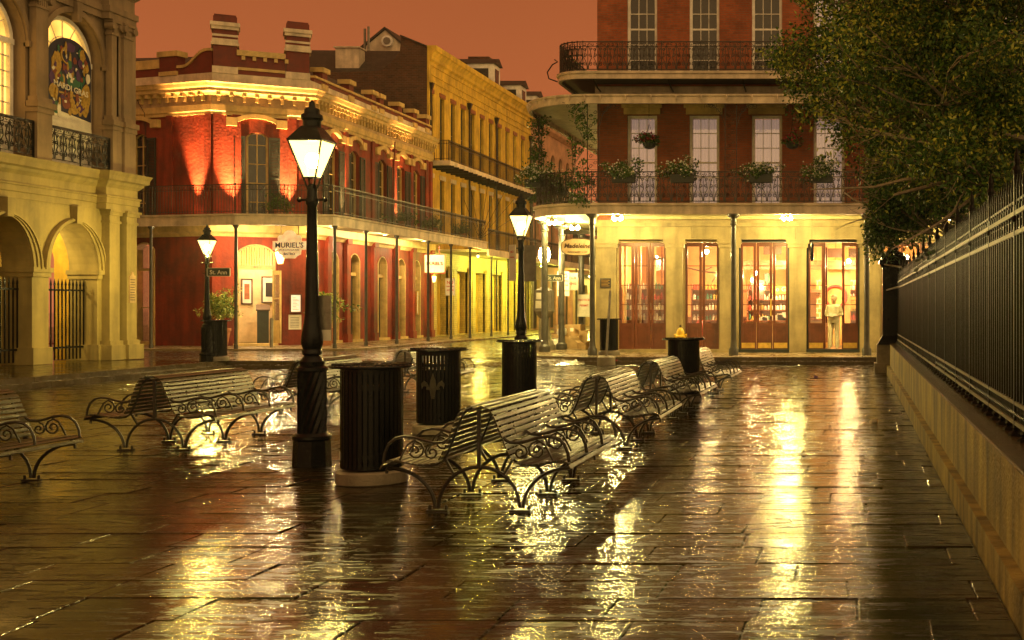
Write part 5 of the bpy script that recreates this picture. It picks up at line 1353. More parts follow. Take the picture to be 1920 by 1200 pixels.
for px, tp in ((684, 54), (691, 50)):
    a = at(px, 98, 64); q = MB(); q.tube([(a.x, 64, 13.9), (a.x, 64, at(px, tp, 64).z)], .07, 6); wpart('flue_pipe', q, M['signgrey'], gh)
q = MB(); a, b = at(629, 90, 58.5), at(673, 124, 58.5); q.box(a.x, b.x, 58.5, 59.2, 11, a.z); q.box(a.x - .06, b.x + .06, 58.4, 59.3, a.z, a.z + .07); wpart('stucco_stack', q, M['fascia'], gh)

# ================================================================== ARCADED STONE BUILDING ON THE LEFT
pr = thing('arcaded_building', 'stone building with round arcade arches, heavy cornice and tall arched upper windows', 'building', (-21, 30, .2))
PXW = -20.3
TPr = frame(PXW, 12.0, 0, 1)           # u = Y - 12
V = lambda Y: Y - 12.0
arches = [(27.1, 29.0), (29.6, 31.5), (24.6, 26.5), (22.1, 24.0)]
q = MB(TPr); wall(q, 0, V(33.0), .2, 4.3, [(V(a), V(b), .2, 3.83, 1.25) for a, b in arches], .75, seg=20)
q.box(V(32.25), V(33.0), -1.6, -.74, .2, 4.3)
wpart('arcade_wall', q, M['presb_lo'], pr)
for a, b in arches:
    q = MB(TPr); arch_band(q, V((a + b) / 2), (b - a) / 2 + .01, 2.58, 1.25, .10, 0, .05, seg=20); arch_band(q, V((a + b) / 2), (b - a) / 2 + .11, 2.58, 1.27, .09, 0, .085, seg=20); arch_band(q, V((a + b) / 2), (b - a) / 2 + .20, 2.58, 1.29, .05, 0, .12, seg=20)
    q.hexa([(V((a + b) / 2) - .1, -.02, 3.8), (V((a + b) / 2) + .1, -.02, 3.8), (V((a + b) / 2) + .1, .16, 3.8), (V((a + b) / 2) - .1, .16, 3.8)], [(V((a + b) / 2) - .15, -.02, 4.25), (V((a + b) / 2) + .15, -.02, 4.25), (V((a + b) / 2) + .15, .2, 4.25), (V((a + b) / 2) - .15, .2, 4.25)])
    wpart('arch_moulding', q, M['presb_lo'], pr)
for a, b in ((29.0, 29.6), (26.5, 27.1), (24.0, 24.6), (31.5, 31.62)):
    q = MB(TPr); q.box(V(a) - .03, V(b) + .03, -.78, .05, 2.38, 2.5); q.box(V(a) - .06, V(b) + .06, -.81, .09, 2.5, 2.62); wpart('impost', q, M['presb_lo'], pr); q = MB(TPr); q.box(V(a) - .05, V(b) + .05, -.8, .07, .2, .62); wpart('pier_base', q, M['presb_lo'], pr)
def pilaster(a, b, z0, z1, d, m, cap=.3, basez=.4, ionic=False):
    q = MB(TPr); q.box(V(a), V(b), -.05, d, z0, z1)
    q.box(V(a) - .06, V(b) + .06, -.05, d + .06, z0 + basez, z0 + basez + .12); q.box(V(a) - .12, V(b) + .12, -.05, d + .13, z0, z0 + basez)
    q.box(V(a) - .03, V(b) + .03, -.05, d + .03, z1 - cap - .06, z1 - cap)
    q.box(V(a) - .05, V(b) + .05, -.05, d + .05, z1 - cap * .5, z1 - cap * .2); q.box(V(a) - .09, V(b) + .09, -.05, d + .09, z1 - cap * .2, z1)
    if ionic:
        for yy in (V(a) - .02, V(b) + .02): q.tube([(yy, d + .1, z1 - .16), (yy, -.02, z1 - .16)], .1, 10)
        for k in range(5): q.box(V(a) + .04 + k * (b - a - .08) / 5, V(a) + .09 + k * (b - a - .08) / 5, d, d + .03, z1 - cap, z1 - cap * .5)
    return wpart('pilaster', q, m, pr)
pilaster(31.68, 32.12, .2, 4.27, .22, M['presb_lo']); pilaster(32.3, 32.75, .2, 4.27, .30, M['presb_lo'])
ent = [(PXW, 12), (PXW, 31.5), (PXW + .3, 31.5), (PXW + .3, 33.0), (PXW - 1.6, 33.0)]
ent = [(PXW, 12), (PXW, 31.45), (PXW + .26, 31.46), (PXW + .26, 32.8), (PXW - 1.6, 32.81)]
q = MB(); molding(q, ent, [(-.3, 4.27), (.03, 4.27), (.03, 4.42), (.06, 4.44), (.06, 4.58), (.09, 4.60), (.09, 4.64), (.02, 4.66), (.02, 4.86), (.06, 4.90), (.11, 4.95), (.14, 5.02), (.23, 5.06), (.24, 5.16), (.28, 5.24), (.29, 5.28), (-.3, 5.30)]); wpart('entablature', q, M['presb_lo'], pr)
q = MB(); q.box(-36, PXW - .76, 12, 33.0, 5.0, 5.28); q.box(-36, PXW - .1, 32.4, 33.0, 5.0, 5.28); wpart('upper_floor_slab', q, M['presb_lo'], pr)
# gallery behind the arches
q = MB(); q.box(-24.6, -24.4, 12, 33.0, .2, 5.0); wpart('rear_wall', q, M['yellow'], pr)
q = MB(frame(-24.4, 32.15, 1, 0)); wall(q, 0, 3.34, .2, 5.0, [(.7, 2.5, .2, 3.75, .8)], .5, seg=16); wpart('end_wall', q, M['yellow'], pr)
q = MB(); q.box(-24.38, -24.3, 27.8, 28.6, .2, 3.6); q.box(-24.38, -24.3, 30.9, 32.0, .2, 3.6); q.box(-24.38, -24.3, 24.8, 25.7, .2, 3.6); wpart('red_door', q, M['signred'], pr)
t = thing('arcade_lantern', 'lantern hanging inside the arcade behind the arches', 'lantern', (-22.7, 28.6, 4.0))
q = MB(); q.frustum(0, 0, -.2, .1, .1, .17); q.build('glass', M['gasglass'], t)
q = MB(); q.frustum(0, 0, .1, .25, .2, .04); q.tube([(0, 0, .25), (0, 0, 1.0)], .012, 5); q.build('cap', M['iron'], t)
light('glow', 'POINT', 60, (1, .72, .2), (-22.0, 30.4, 3.6), t, shadow_soft_size=.15)
# upper floor
UZ = 5.30; uw = [(26.9, 29.1), (29.35, 31.3), (24.2, 26.2)]
ua = [(26.6, 28.9), (29.55, 31.85), (23.6, 25.9)]
q = MB(TPr); wall(q, 0, V(33.0), UZ, 10.2, [(V(a), V(b), UZ + .05, 9.3, (b - a) / 2) for a, b in ua], .55, d=-.1, seg=24)
q.box(V(32.2), V(32.99), -3, -.66, UZ, 10.19); wpart('upper_wall', q, M['presb'], pr)
for i, (a, b) in enumerate(ua):
    c = V((a + b) / 2); hw = (b - a) / 2; sp = 9.3 - hw
    q = MB(TPr); arch_band(q, c, hw + .02, sp, hw + .02, .14, -.1, -.04, seg=20); q.box(c - hw - .2, c - hw, -.14, .0, sp - .1, sp + .04); q.box(c + hw, c + hw + .2, -.14, .0, sp - .1, sp + .04)
    q.hexa([(c - .08, -.1, 9.1), (c + .08, -.1, 9.1), (c + .08, .06, 9.1), (c - .08, .06, 9.1)], [(c - .12, -.1, 9.6), (c + .12, -.1, 9.6), (c + .12, .08, 9.6), (c - .12, .08, 9.6)])
    wpart('arch_moulding', q, M['presb'], pr)
    hw -= .06
    # glazed arched doors
    q = MB(TPr); arch_band(q, c, hw - .12, sp, hw - .12, .11, -.44, -.34, z_foot=UZ + .05, seg=18)
    q.box(c - hw, c + hw, -.44, -.32, sp - .08, sp + .06); q.box(c - .06, c + .06, -.43, -.37, UZ, sp)
    for s in (-1, 1):
        q.box(c + s * (hw - .3) - .02, c + s * (hw - .3) + .02, -.42, -.38, UZ + .8, sp)
        q.box(min(c + s * .06, c + s * (hw - .12)), max(c + s * .06, c + s * (hw - .12)), -.43, -.39, UZ, UZ + .95)
    for k in range(1, 5): z = UZ + .95 + (sp - UZ - .95) * k / 5; q.box(c - hw + .1, c + hw - .1, -.42, -.38, z - .015, z + .015)
    for k in range(1, 6):
        an = math.pi * k / 6; q.tube([(c + .1 * math.cos(an), -.40, sp + .06 + .1 * math.sin(an)), (c + (hw - .1) * math.cos(an), -.40, sp + (hw - .1) * math.sin(an))], .014, 4)
    pv2 = [(c + hw * .5 * math.cos(math.pi * k / 10), -.40, sp + hw * .5 * math.sin(math.pi * k / 10)) for k in range(11)]; q.tube(pv2, .014, 4)
    o = wpart('arched_window', q, M['white'], pr)
    q = MB(TPr)
    q.box(c - hw + .05, c + hw - .05, -.47, -.46, UZ, sp); n = 12
    q.prism([(c - (hw - .05) * math.cos(math.pi * k / n), sp + (hw - .05) * math.sin(math.pi * k / n)) for k in range(n + 1)], -.47, -.46)
    q.build('lit_glass', M['fanlit'], o)
for a, b, d in ((28.98, 29.42, .12), (31.93, 32.22, .12), (32.36, 32.74, .18), (26.05, 26.5, .12)):
    q = MB(TPr); q.box(V(a) - .05, V(b) + .05, -.1, d + .06, UZ, 6.45); q.box(V(a) - .08, V(b) + .08, -.1, d + .09, 6.45, 6.58); wpart('pedestal', q, M['presb'], pr)
    pilaster(a, b, 6.58, 9.45, d, M['presb'], .34, .14, True)
q = MB(TPr); q.box(V(32.15), V(33.0), -.1, .12, UZ, 9.45); wpart('corner_pier', q, M['presb'], pr)
ent2 = [(PXW - .1, 12), (PXW - .1, 31.8), (PXW + .1, 31.81), (PXW + .1, 32.85), (PXW - 3, 32.86)]
q = MB(); molding(q, ent2, [(-.3, 9.45), (.08, 9.45), (.08, 9.62), (.12, 9.64), (.12, 9.8), (.05, 9.82), (.05, 10.15), (.14, 10.25), (.26, 10.4), (.3, 10.6), (-.3, 10.62)]); wpart('upper_entablature', q, M['presb'], pr)
q = MB(); q.box(-34, PXW + .05, 12, 32.8, 10.6, 13.5); wpart('attic', q, M['presb'], pr)
# balcony ironwork between pedestals
for a, b, i in ((26.6, 28.9, 1), (29.5, 31.85, 2), (24.0, 25.9, 3)):
    T2 = frame(PXW + .1, a, 0, 1); mb = MB(T2); scroll_panel(mb, b - a, .88, UZ + .02, 200 + i, r=.014); mb.box(0, b - a, -.03, .03, UZ + .85, UZ + .92)
    for k in range(3): mb.box(0 + k * (b - a) / 2 - .02, k * (b - a) / 2 + .02, -.02, .02, UZ, UZ + .9)
    wpart('balcony_railing', mb, M['iron'], pr)
# iron gates standing in the arches
def spear_gate(Y0g, Y1g, label):
    t = thing('iron_gate', label, 'gate', (PXW - .35, Y0g, .2), group='spear topped gates in the arcade')
    T = lambda u, d, z: (d, u, z)
    Ln = Y1g - Y0g; n = int(Ln / .135)
    q = MB(T)
    for k in range(n + 1):
        u = k * Ln / n; h = 2.0
        q.box(u - .014, u + .014, -.014, .014, .06, h); q.hexa([(u - .03, -.015, h), (u + .03, -.015, h), (u + .03, .015, h), (u - .03, .015, h)], [(u - .004, -.003, h + .16), (u + .004, -.003, h + .16), (u + .004, .003, h + .16), (u - .004, .003, h + .16)])
    q.build('bars', M['iron'], t)
    for z in (.35, 1.85): q = MB(T); q.box(-.03, Ln + .03, -.02, .02, z, z + .05); q.build('rail', M['iron'], t)
    return t
spear_gate(29.62, 31.48, 'black spear topped gate in the corner arch')
spear_gate(27.12, 28.98, 'black spear topped gate in the arch at the left edge')
# plaque on the corner pilaster
t = thing('bronze_plaque', 'small bronze plaque high on the corner pilaster of the arcade', 'plaque', (PXW + .3, 32.5, 1.9))
q = MB(lambda u, d, z: (PXW + .3 + d, 32.52 + u, z)); q.box(-.14, .14, 0, .03, 1.75, 2.5); q.prism([(-.08, 2.5), (.08, 2.5), (0, 2.62)], 0, .03); wpart('plate', q, M['mur_frieze'], t)
q = MB(lambda u, d, z: (PXW + .3 + d, 32.52 + u, z))
for k in range(9): q.box(-.11, .11 - .03 * (k % 2), .03, .034, 1.82 + k * .07, 1.84 + k * .07)
wpart('lines', q, M['ink'], t)
# carnival banner hanging in the upper arch
bn = thing('carnival_banner', 'dark painted carnival banner lettered MARDI GRAS hanging in the upper arch', 'banner', (PXW - .45, 30.45, 6.1))
TBn = lambda u, d, z: (PXW - .26 + d, 30.78 + u * 1.42, 6.0 + (z - 6.0) * 1.0)
q = MB(TBn); n = 14; W = .60
outl = [(-W, 6.78), (W, 6.60), (W, 8.05)] + [(W * math.cos(math.pi * k / n), 8.05 + .62 * math.sin(math.pi * k / n)) for k in range(1, n)] + [(-W, 8.05)]
q.prism(outl, -.01, .01); wpart('cloth', q, M['mural_dark'], bn)
q = MB(TBn); q.prism([(-W - .12, 6.0), (W + .05, 5.85), (W, 6.59), (-W, 6.77)], -.012, .008); wpart('white_border', q, M['paper'], bn)
def blob(mb, cx, cz, rx, rz, d0, d1, n=14, w=.15, seed=0):
    rn = random.Random(seed); mb.prism([(cx + rx * (1 + w * rn.uniform(-1, 1)) * math.cos(2 * math.pi * k / n), cz + rz * (1 + w * rn.uniform(-1, 1)) * math.sin(2 * math.pi * k / n)) for k in range(n)], d0, d1)
paint = MB(TBn); paint_m = [M['mural_gold'], M['mural_green'], M['mural_purple'], M['mural_red'], M['paper']]; paint_k = {'mural_gold': 0, 'mural_green': 1, 'mural_purple': 2, 'mural_red': 3, 'paper': 4}
for nm, mm_, bl in (('gold_shapes', 'mural_gold', [(-.1, 8.4, .06, .05), (.28, 6.8, .05, .12), (-.2, 7.55, .06, .16), (.0, 6.75, .05, .1), (-.38, 7.9, .13, .3), (.45, 7.25, .13, .35), (-.45, 7.2, .12, .2), (.42, 7.0, .12, .28), (.12, 6.85, .12, .14)]),
                    ('green_shapes', 'mural_green', [(.1, 7.55, .2, .16), (-.38, 6.8, .1, .16)]),
                    ('purple_shapes', 'mural_purple', [(.0, 8.45, .15, .12), (-.46, 7.55, .1, .2), (-.1, 7.9, .09, .18)]),
                    ('rust_shapes', 'mural_red', [(.38, 8.1, .12, .16), (-.1, 6.95, .13, .16), (-.2, 7.1, .07, .08)]),
                    ('white_shapes', 'paper', [(.18, 7.9, .03, .05), (.24, 7.1, .03, .1), (-.42, 7.0, .04, .06), (-.2, 8.3, .02, .02), (.2, 8.35, .02, .02), (.02, 7.75, .07, .12), (-.3, 6.75, .05, .2), (.5, 7.75, .06, .14)])):
    q = paint; q.m = paint_k[mm_]
    for i, b_ in enumerate(bl): blob(q, *b_, .01, .014 + .001 * i, seed=i + len(nm))
q = MB(TBn); q.tube([(-.06 + .2 * math.cos(k * .35 + 1.8), .02, 8.2 + .22 * math.sin(k * .35 + 1.8)) for k in range(9)], .025, 4); q.box(-.3, .38, .012, .016, 7.18, 7.23); wpart('crescent', q, M['mural_gold'], bn)
rnb = random.Random(77)
for nm, mm_, cnt, sz in (('gold_figures', 'mural_gold', 26, .06), ('green_figures', 'mural_green', 12, .05), ('violet_figures', 'mural_purple', 14, .06), ('rust_figures', 'mural_red', 12, .05), ('pale_figures', 'paper', 14, .03)):
    q = paint; q.m = paint_k[mm_]
    for i in range(cnt):
        cx, cz = rnb.uniform(-.48, .48), rnb.uniform(6.85, 8.4)
        if math.hypot(cx, max(0, cz - 8.05)) > .5 or (7.2 < cz < 7.5 and abs(cx) < .4): continue
        blob(q, cx, cz, sz * rnb.uniform(.5, 1.2), sz * rnb.uniform(.8, 2.6), .015, .019 + .0007 * i, 9, .4, i)
wpart('painted_figures', paint, paint_m, bn)
TBn2 = lambda u, d, z: (PXW - .26 + .02 + d, 30.78 + u * 1.15, z)
wpart('lettering', text_mb('MARDI GRAS', .21, lambda u, d, z: TBn2(.03 + u * .98, d, 7.36 - u * .08 + z), .003), M['paper'], bn)
# the arcade corner is washed by an extra glow added under the far left lamp
# ================================================================== STREET LAMPS
def make_street_lamp(name, label, loc, glassm, power, group='street lamps of the square'):
    t = thing(name, label, 'street lamp', loc, group=group)
    q = MB(); q.frustum(0, 0, 0, .26, .185, .175, 8, R(22.5)); q.lathe([(.165, .26), (.185, .28), (.185, .31), (.15, .34)], 0, 0, 20); q.build('base', M['iron'], t, True)
    q = MB()                                    # spiral fluted lower shaft
    n = 28; zs = [.34 + .62 * k / 26 for k in range(27)]; rings = []
    for z in zs:
        tw = (z - .34) * 2.6
        rings.append([q.pt((.128 + .012 * math.cos(9 * (2 * math.pi * k / n * 14 / 14) + 0) * 0 + .010 * math.cos(14 * (2 * math.pi * k / n) )) * math.cos(2 * math.pi * k / n + tw), (.128 + .010 * math.cos(14 * (2 * math.pi * k / n))) * math.sin(2 * math.pi * k / n + tw), z) for k in range(n)])
    for a, b in zip(rings, rings[1:]):
        for k in range(n): q.face([a[k], a[(k + 1) % n], b[(k + 1) % n], b[k]])
    q.build('fluted_shaft', M['iron'], t)
    q = MB(); q.lathe([(.125, .955), (.15, .97), (.15, 1.0), (.115, 1.02), (.12, 1.06), (.075, 1.12), (.095, 1.14), (.095, 1.17), (.085, 1.185), (.105, 1.25), (.098, 1.34), (.078, 1.45), (.066, 1.58), (.062, 1.9), (.052, 2.3), (.047, 2.64), (.06, 2.66), (.06, 2.70), (.05, 2.73), (.05, 2.82), (.03, 2.86)], 0, 0, 20); q.build('post', M['iron'], t, True)
    q = MB(); q.tube([(-.125, 0, 2.70), (.125, 0, 2.70)], .013, 6); q.sphere((-.13, 0, 2.70), .026, 8, 6); q.sphere((.13, 0, 2.70), .026, 8, 6); q.build('ladder_bar', M['iron'], t, True)
    g_ = MB(); g_.frustum(0, 0, 2.93, 3.28, .085, .225); go = g_.build('lantern_glass', glassm, t)
    q = MB(); q.sphere((0, 0, 3.10), .062, 12, 8, 1.25); q.build('mantle', M['mantle'], t, True)
    q = MB()
    for k in range(4):
        a = R(45 + 90 * k); c, s = math.cos(a), math.sin(a)
        q.tube([(.04 * c, .04 * s, 2.80), (.088 * c, .088 * s, 2.925), (.238 * c, .238 * s, 3.29)], .010, 4)
    q.frustum(0, 0, 3.28, 3.30, .245, .25); q.frustum(0, 0, 2.915, 2.928, .095, .098); q.build('lantern_frame', M['iron'], t)
    q = MB(); q.frustum(0, 0, 3.30, 3.44, .245, .11); q.lathe([(.085, 3.43), (.085, 3.5), (.105, 3.52), (.10, 3.56), (.075, 3.575), (.07, 3.62), (.03, 3.64), (.025, 3.69), (.005, 3.71)], 0, 0, 14); q.build('lantern_roof', M['iron'], t, True)
    if power: light('glow', 'POINT', power, LAMP_COL, (loc[0], loc[1], loc[2] + 2.87), t, shadow_soft_size=.05)
    return t
L1 = (-5.49, 11.9, 0); L2 = (-6.09, 21.5, 0); L3 = (-17.02, 30.9, .1)
make_street_lamp('street_lamp', 'nearest black street lamp with brilliant lantern and spiral fluted base', L1, M['lampglass'], 0)
make_street_lamp('street_lamp', 'street lamp rising behind the middle bin with two sign plates on its shaft', L2, M['lampglass'], 0)
make_street_lamp('street_lamp', 'street lamp at the step corner beside the far left bin, with a street name sign', L3, M['lampglass'], 130)
make_street_lamp('street_lamp', 'street lamp of the square standing behind the viewer', (-6.5, -8.0, 0), M['lampglass'], 0)
# lamp on a pedestal with a control box
t = thing('pedestal_lamp', 'teardrop lantern on a short post above a grey box and pedestal at the street corner', 'street lamp', (-10.4, 39.5, .2))
q = MB(); q.frustum(0, 0, 0, .16, .42, .42); q.frustum(0, 0, .16, .34, .38, .3); q.frustum(0, 0, .34, 1.05, .23, .2); q.lathe([(.15, 1.05), (.2, 1.12), (.3, 1.25), (.33, 1.3), (.33, 1.34)], 0, 0, 16); q.build('pedestal', M['concrete'], t)
q = MB(); q.box(-.28, .28, -.2, .2, 1.34, 2.0); q.frustum(0, 0, 2.0, 2.12, .36, .1); q.build('box', M['signgrey'], t)
q = MB(); q.box(-.22, -.02, -.21, -.2, 1.7, 1.92); q.box(-.24, .04, -.21, -.2, 1.4, 1.65); q.build('stickers', M['paper'], t)
q = MB(); q.lathe([(.09, 2.1), (.07, 2.2), (.06, 2.75), (.1, 2.8), (.06, 2.86)], 0, 0, 12); q.build('post', M['iron'], t, True)
q = MB(); q.lathe([(.05, 2.86), (.15, 3.02), (.2, 3.2), (.16, 3.38), (.10, 3.46)], 0, 0, 14); q.build('lantern_glass', M['lampglass_far'], t, True)
q = MB(); q.lathe([(.17, 3.42), (.12, 3.5), (.07, 3.54), (.09, 3.6), (.05, 3.66), (.01, 3.72)], 0, 0, 14); q.build('cap', M['brass'], t, True)

# signs carried by the lamps
def street_sign(loc, label, w=.58, h=.2, off=.35):
    t = thing('street_sign', label, 'street sign', loc, group='St. Ann street name signs')
    q = MB(); q.box(off - w / 2, off + w / 2, -.012, .012, -h / 2, h / 2); q.build('plate', M['signgreen'], t)
    q = MB(); e_ = .012
    q.box(off - w / 2, off + w / 2, -.02, .02, h / 2, h / 2 + e_); q.box(off - w / 2, off + w / 2, -.02, .02, -h / 2 - e_, -h / 2); q.box(off - w / 2 - e_, off - w / 2, -.02, .02, -h / 2, h / 2); q.box(off + w / 2, off + w / 2 + e_, -.02, .02, -h / 2, h / 2); q.build('border', M['signwhite'], t)
    text_mb('St. Ann', .155, lambda u, d, z: (off + u, -.014 - d, -.01 + z), .002).build('lettering', M['signwhite'], t)
    q = MB(); q.tube([(-.03, 0, .04), (off - w / 2, 0, .04)], .012, 4); q.tube([(-.07, 0, -.03), (off - w / 2, 0, -.03)], .012, 4); q.build('bracket', M['iron'], t)
street_sign((-17.02, 30.82, 2.55), 'St. Ann name sign on the lamp at the step corner, far left')
street_sign((-10.4, 39.4, 2.62), 'St. Ann name sign on the pedestal lamp at the right street corner', .56)
def plate(loc, rz, w, h, label, m='signgrey', tilt=0, name='sign_plate', lines=None, cat='sign', grp=None, face=None):
    t = thing(name, label, cat, loc, rz, grp); t.rotation_euler[1] = tilt
    q = MB(); q.box(-w / 2, w / 2, -.008, .008, -h / 2, h / 2); q.build('plate', M[m], t)
    if face: q = MB(); q.box(-w / 2 + .01, w / 2 - .01, -.012, -.0085, -h / 2 + .01, h / 2 - .01); q.build('face', M[face], t)
    if lines:
        for (txt, sz, z, mm_) in lines:
            text_mb(txt, sz, lambda u, d, z_: (u, -.014 - d, z + z_), .001, extrude=.001).build('lettering', M[mm_], t)
    return t
plate((L2[0] - .14, L2[1] - .05, 2.43), R(-38), .19, .66, 'pale narrow sign plate on the left of the lamp behind the middle bin', 'paper', lines=[('NO', .06, .2, 'signred'), ('STOPPING', .03, .1, 'signred')])
plate((L2[0] + .18, L2[1] - .05, 2.42), R(28), .22, .66, 'grey sign plate seen from behind on the right of the lamp behind the middle bin', 'signgrey')
pl = plate((L1[0] + .04, L1[1] + .07, 1.50), R(4), .24, .46, 'grey sign back with a painted reflection on its lower edge fixed behind the nearest lamp post', 'signgrey')
q = MB(); q.box(-.115, .12, -.0125, -.0085, -.23, -.12); q.build('painted_reflection', M['paper'], pl)  # pale strip paints the reflection on the lower part of the plate
# parking signs
def pole_sign(px, py, Y, w, h, label, lines, pole=True, zb=.2, post_top=None):
    P = at(px, py, Y); t = thing('parking_sign', label, 'sign', (P.x, Y, zb), group='parking signs along the side street')
    q = MB(); q.box(-w / 2, w / 2, -.07, -.06, P.z - zb - h / 2, P.z - zb + h / 2); q.build('plate', M['paper'], t)
    if pole: q = MB(); q.tube([(0, 0, 0), (0, 0, P.z - zb + h / 2 + .1)], .03, 6); q.build('pole', M['signgrey'], t)
    else: q = MB(); q.box(-.04, .04, -.06, .0, P.z - zb - .03, P.z - zb + .03); q.build('clip', M['signgrey'], t)
    for (txt, sz, z, mm_) in lines:
        text_mb(txt, sz, lambda u, d, z_: (u, -.072 - d, P.z - zb + z + z_), .003, extrude=.002).build('lettering', M[mm_], t)
pole_sign(1057, 532, 41.0, .42, .85, 'red and white parking restriction sign beside the pedestal lamp', [('NO', .2, .26, 'signred'), ('PARKING', .085, .1, 'signred'), ('6 AM-6 PM', .07, -.06, 'signred'), ('TOW AWAY', .07, -.25, 'signred')], False)
pole_sign(1070, 528, 41.6, .55, .62, 'pale two line parking sign angled right of the red and white one', [('2 HOUR', .12, .12, 'signred'), ('PARKING', .1, -.08, 'signred')], False)
pole_sign(845, 538, 55.0, .45, .8, 'small parking sign on the gallery post by the square hanging sign', [('NO', .2, .2, 'signred'), ('PARKING', .08, .02, 'signred'), ('ANY TIME', .07, -.15, 'signred')], False)
pole_sign(1090, 545, 44.0, .2, .5, 'narrow sign on a post deep under the corner gallery', [('P', .15, .0, 'signred')], True)
pole_sign(1096, 573, 42.5, .5, .8, 'orange tinted notice board behind the corner post', [('NOTICE', .11, .2, 'signred'), ('PERMIT', .1, 0, 'signred')], True)
t = thing('oval_sign', 'brown oval bakery sign hanging behind the corner post', 'sign', (-8.55, 36.4, 3.5))
q = MB(); n = 24; ell = [(.50 * (abs(math.cos(2 * math.pi * k / n)) ** .7) * (1 if math.cos(2 * math.pi * k / n) > 0 else -1), .25 * (abs(math.sin(2 * math.pi * k / n)) ** .8) * (1 if math.sin(2 * math.pi * k / n) > 0 else -1)) for k in range(n)]
q.prism([(a * 1.06, b * 1.1) for a, b in ell], -.02, .02); q.build('rim', M['walnut'], t)
q = MB(); q.prism(ell, -.03, -.02); q.build('panel', M['mur_frieze'], t)
text_mb('Madeleine', .20, lambda u, d, z: (u + z * .2, -.032 - d, z + .03), .006).build('lettering', M['walnut'], t)
text_mb('FRENCH BAKERY & CAFE', .055, lambda u, d, z: (u, -.032 - d, z - .16), .001).build('lettering', M['walnut'], t)
q = MB(); q.tube([(-.4, 0, .29), (-.4, 0, .85)], .012, 4); q.tube([(.4, 0, .29), (.4, 0, .85)], .012, 4); q.box(-.45, .45, -.02, .02, .40, .52); q.build('hanger', M['iron_old'], t)
t = thing('wall_plaque', 'dark square plaque on the left granite pier of the shop', 'plaque', (-7.85, FY - .02, 2.4))
q = MB(); q.box(-.17, .17, -.03, 0, -.15, .15); q.build('plate', M['ink'], t)
q = MB()
for k in range(5): q.box(-.13, .13 - .04 * (k % 2), -.034, -.03, -.1 + k * .045, -.085 + k * .045)
q.build('lines', M['brass'], t)
t = thing('hanging_chime', 'dark narrow hanging wind chime in front of the half open door', 'wind chime', (-1.27, 36.0, 3.35))
q = MB(); q.lathe([(.03, -.3), (.06, -.25), (.06, .2), (.03, .27)], 0, 0, 8); q.build('body', M['iron'], t, True)
q = MB(); q.tube([(0, 0, .27), (0, 0, 1.15)], .006, 4); q.build('cord', M['iron'], t)

t = thing('pink_light', 'small pink light glowing through the lower branches near the pillar', 'light', (1.12, 32.6, 4.94))
q = MB(); q.sphere((0, 0, 0), .08, 10, 6); q.sphere((-.12, 0, .02), .05, 8, 6); q.build('bulb', M['pinklit'], t, True)
q = MB(); q.tube([(0, 0, 0), (.3, 2.2, .1)], .015, 5); q.build('bracket', M['iron'], t)
# ================================================================== LITTER BINS
def make_bin(label, loc, seed=0):
    t = thing('litter_bin', label, 'litter bin', loc, group='black slatted litter bins')
    q = MB(); q.lathe([(.305, 0), (.315, .01), (.315, .105), (.305, .115), (.27, .12)], 0, 0, 36); q.build('plinth', M['concrete'], t, True)
    q = MB(); n = 36
    for k in range(n):
        a = 2 * math.pi * k / n; c, s = math.cos(a), math.sin(a); w = .017
        T = lambda u, d, z, c=c, s=s: (d * c - u * s, d * s + u * c, z)
        o = MB(T); o.box(-w, w, .262, .270, .15, 1.03); q.merge(o)
    q.build('slats', M['iron'], t)
    q = MB()
    for z in (.14, .24, .86, 1.0): q.lathe([(.254, z), (.262, z), (.262, z + .035), (.254, z + .035)], 0, 0, 36)
    q.build('hoops', M['iron'], t, True)
    q = MB(); q.lathe([(.21, .15), (.225, .16), (.225, .80), (.22, .80), (.20, .78)], 0, 0, 28); q.build('liner', M['iron'], t, True)
    q = MB(); q.lathe([(.27, 1.03), (.27, 1.05), (.355, 1.055), (.372, 1.065), (.368, 1.078), (.34, 1.082), (.16, 1.072), (.14, 1.06), (.14, 1.03)], 0, 0, 40, cap=False)
    for k in range(30):
        a = 2 * math.pi * k / 30; q.tube([(.17 * math.cos(a), .17 * math.sin(a), 1.082), (.345 * math.cos(a + .16), .345 * math.sin(a + .16), 1.088)], .008, 4)
    q.build('lid', M['iron'], t, True)
    return t
b0 = make_bin('nearest slatted bin, large, on a round concrete base right of the lamp', (-4.43, 10.8, 0))
st_ = MB(); st_.box(-.02, .02, -.274, -.272, 0, .075); o = st_.build('sticker', M['paper'], b0); o.location = (0, 0, .22); o.rotation_euler = (0, 0, R(-62))
b1 = clone(b0, (-5.32, 15.05, 0), R(20), 'slatted bin behind the nearest one, with a faint lily emblem on its front')
for ch in [c for c in b1.children if c.name.startswith('sticker')]: bpy.data.objects.remove(ch)
fl_ = MB()
def lily(mb, s, d):
    mb.prism([(-.02 * s, -.16 * s), (.02 * s, -.16 * s), (.05 * s, 0), (.035 * s, .1 * s), (0, .2 * s), (-.035 * s, .1 * s), (-.05 * s, 0)], d, d + .004)
    mb.prism([(-.09 * s, -.03 * s), (.09 * s, -.03 * s), (.09 * s, .0), (-.09 * s, .0)], d - .001, d + .005)
    for k in (-1, 1): mb.prism([(k * .04 * s, -.02 * s), (k * .07 * s, .06 * s), (k * .12 * s, .10 * s), (k * .16 * s, .05 * s), (k * .15 * s, -.02 * s), (k * .13 * s, .02 * s), (k * .10 * s, .02 * s), (k * .07 * s, -.02 * s)], d, d + .004)
lily(fl_, .9, -.276); o = fl_.build('lily_emblem', M['iron_old'], b1); o.location = (0, 0, .6); o.rotation_euler = (0, 0, R(-15))
def clone_bin(loc, rz, label):
    c = clone(b0, loc, rz, label)
    for ch in [k for k in c.children if k.name.startswith('sticker')]: bpy.data.objects.remove(ch)
    return c
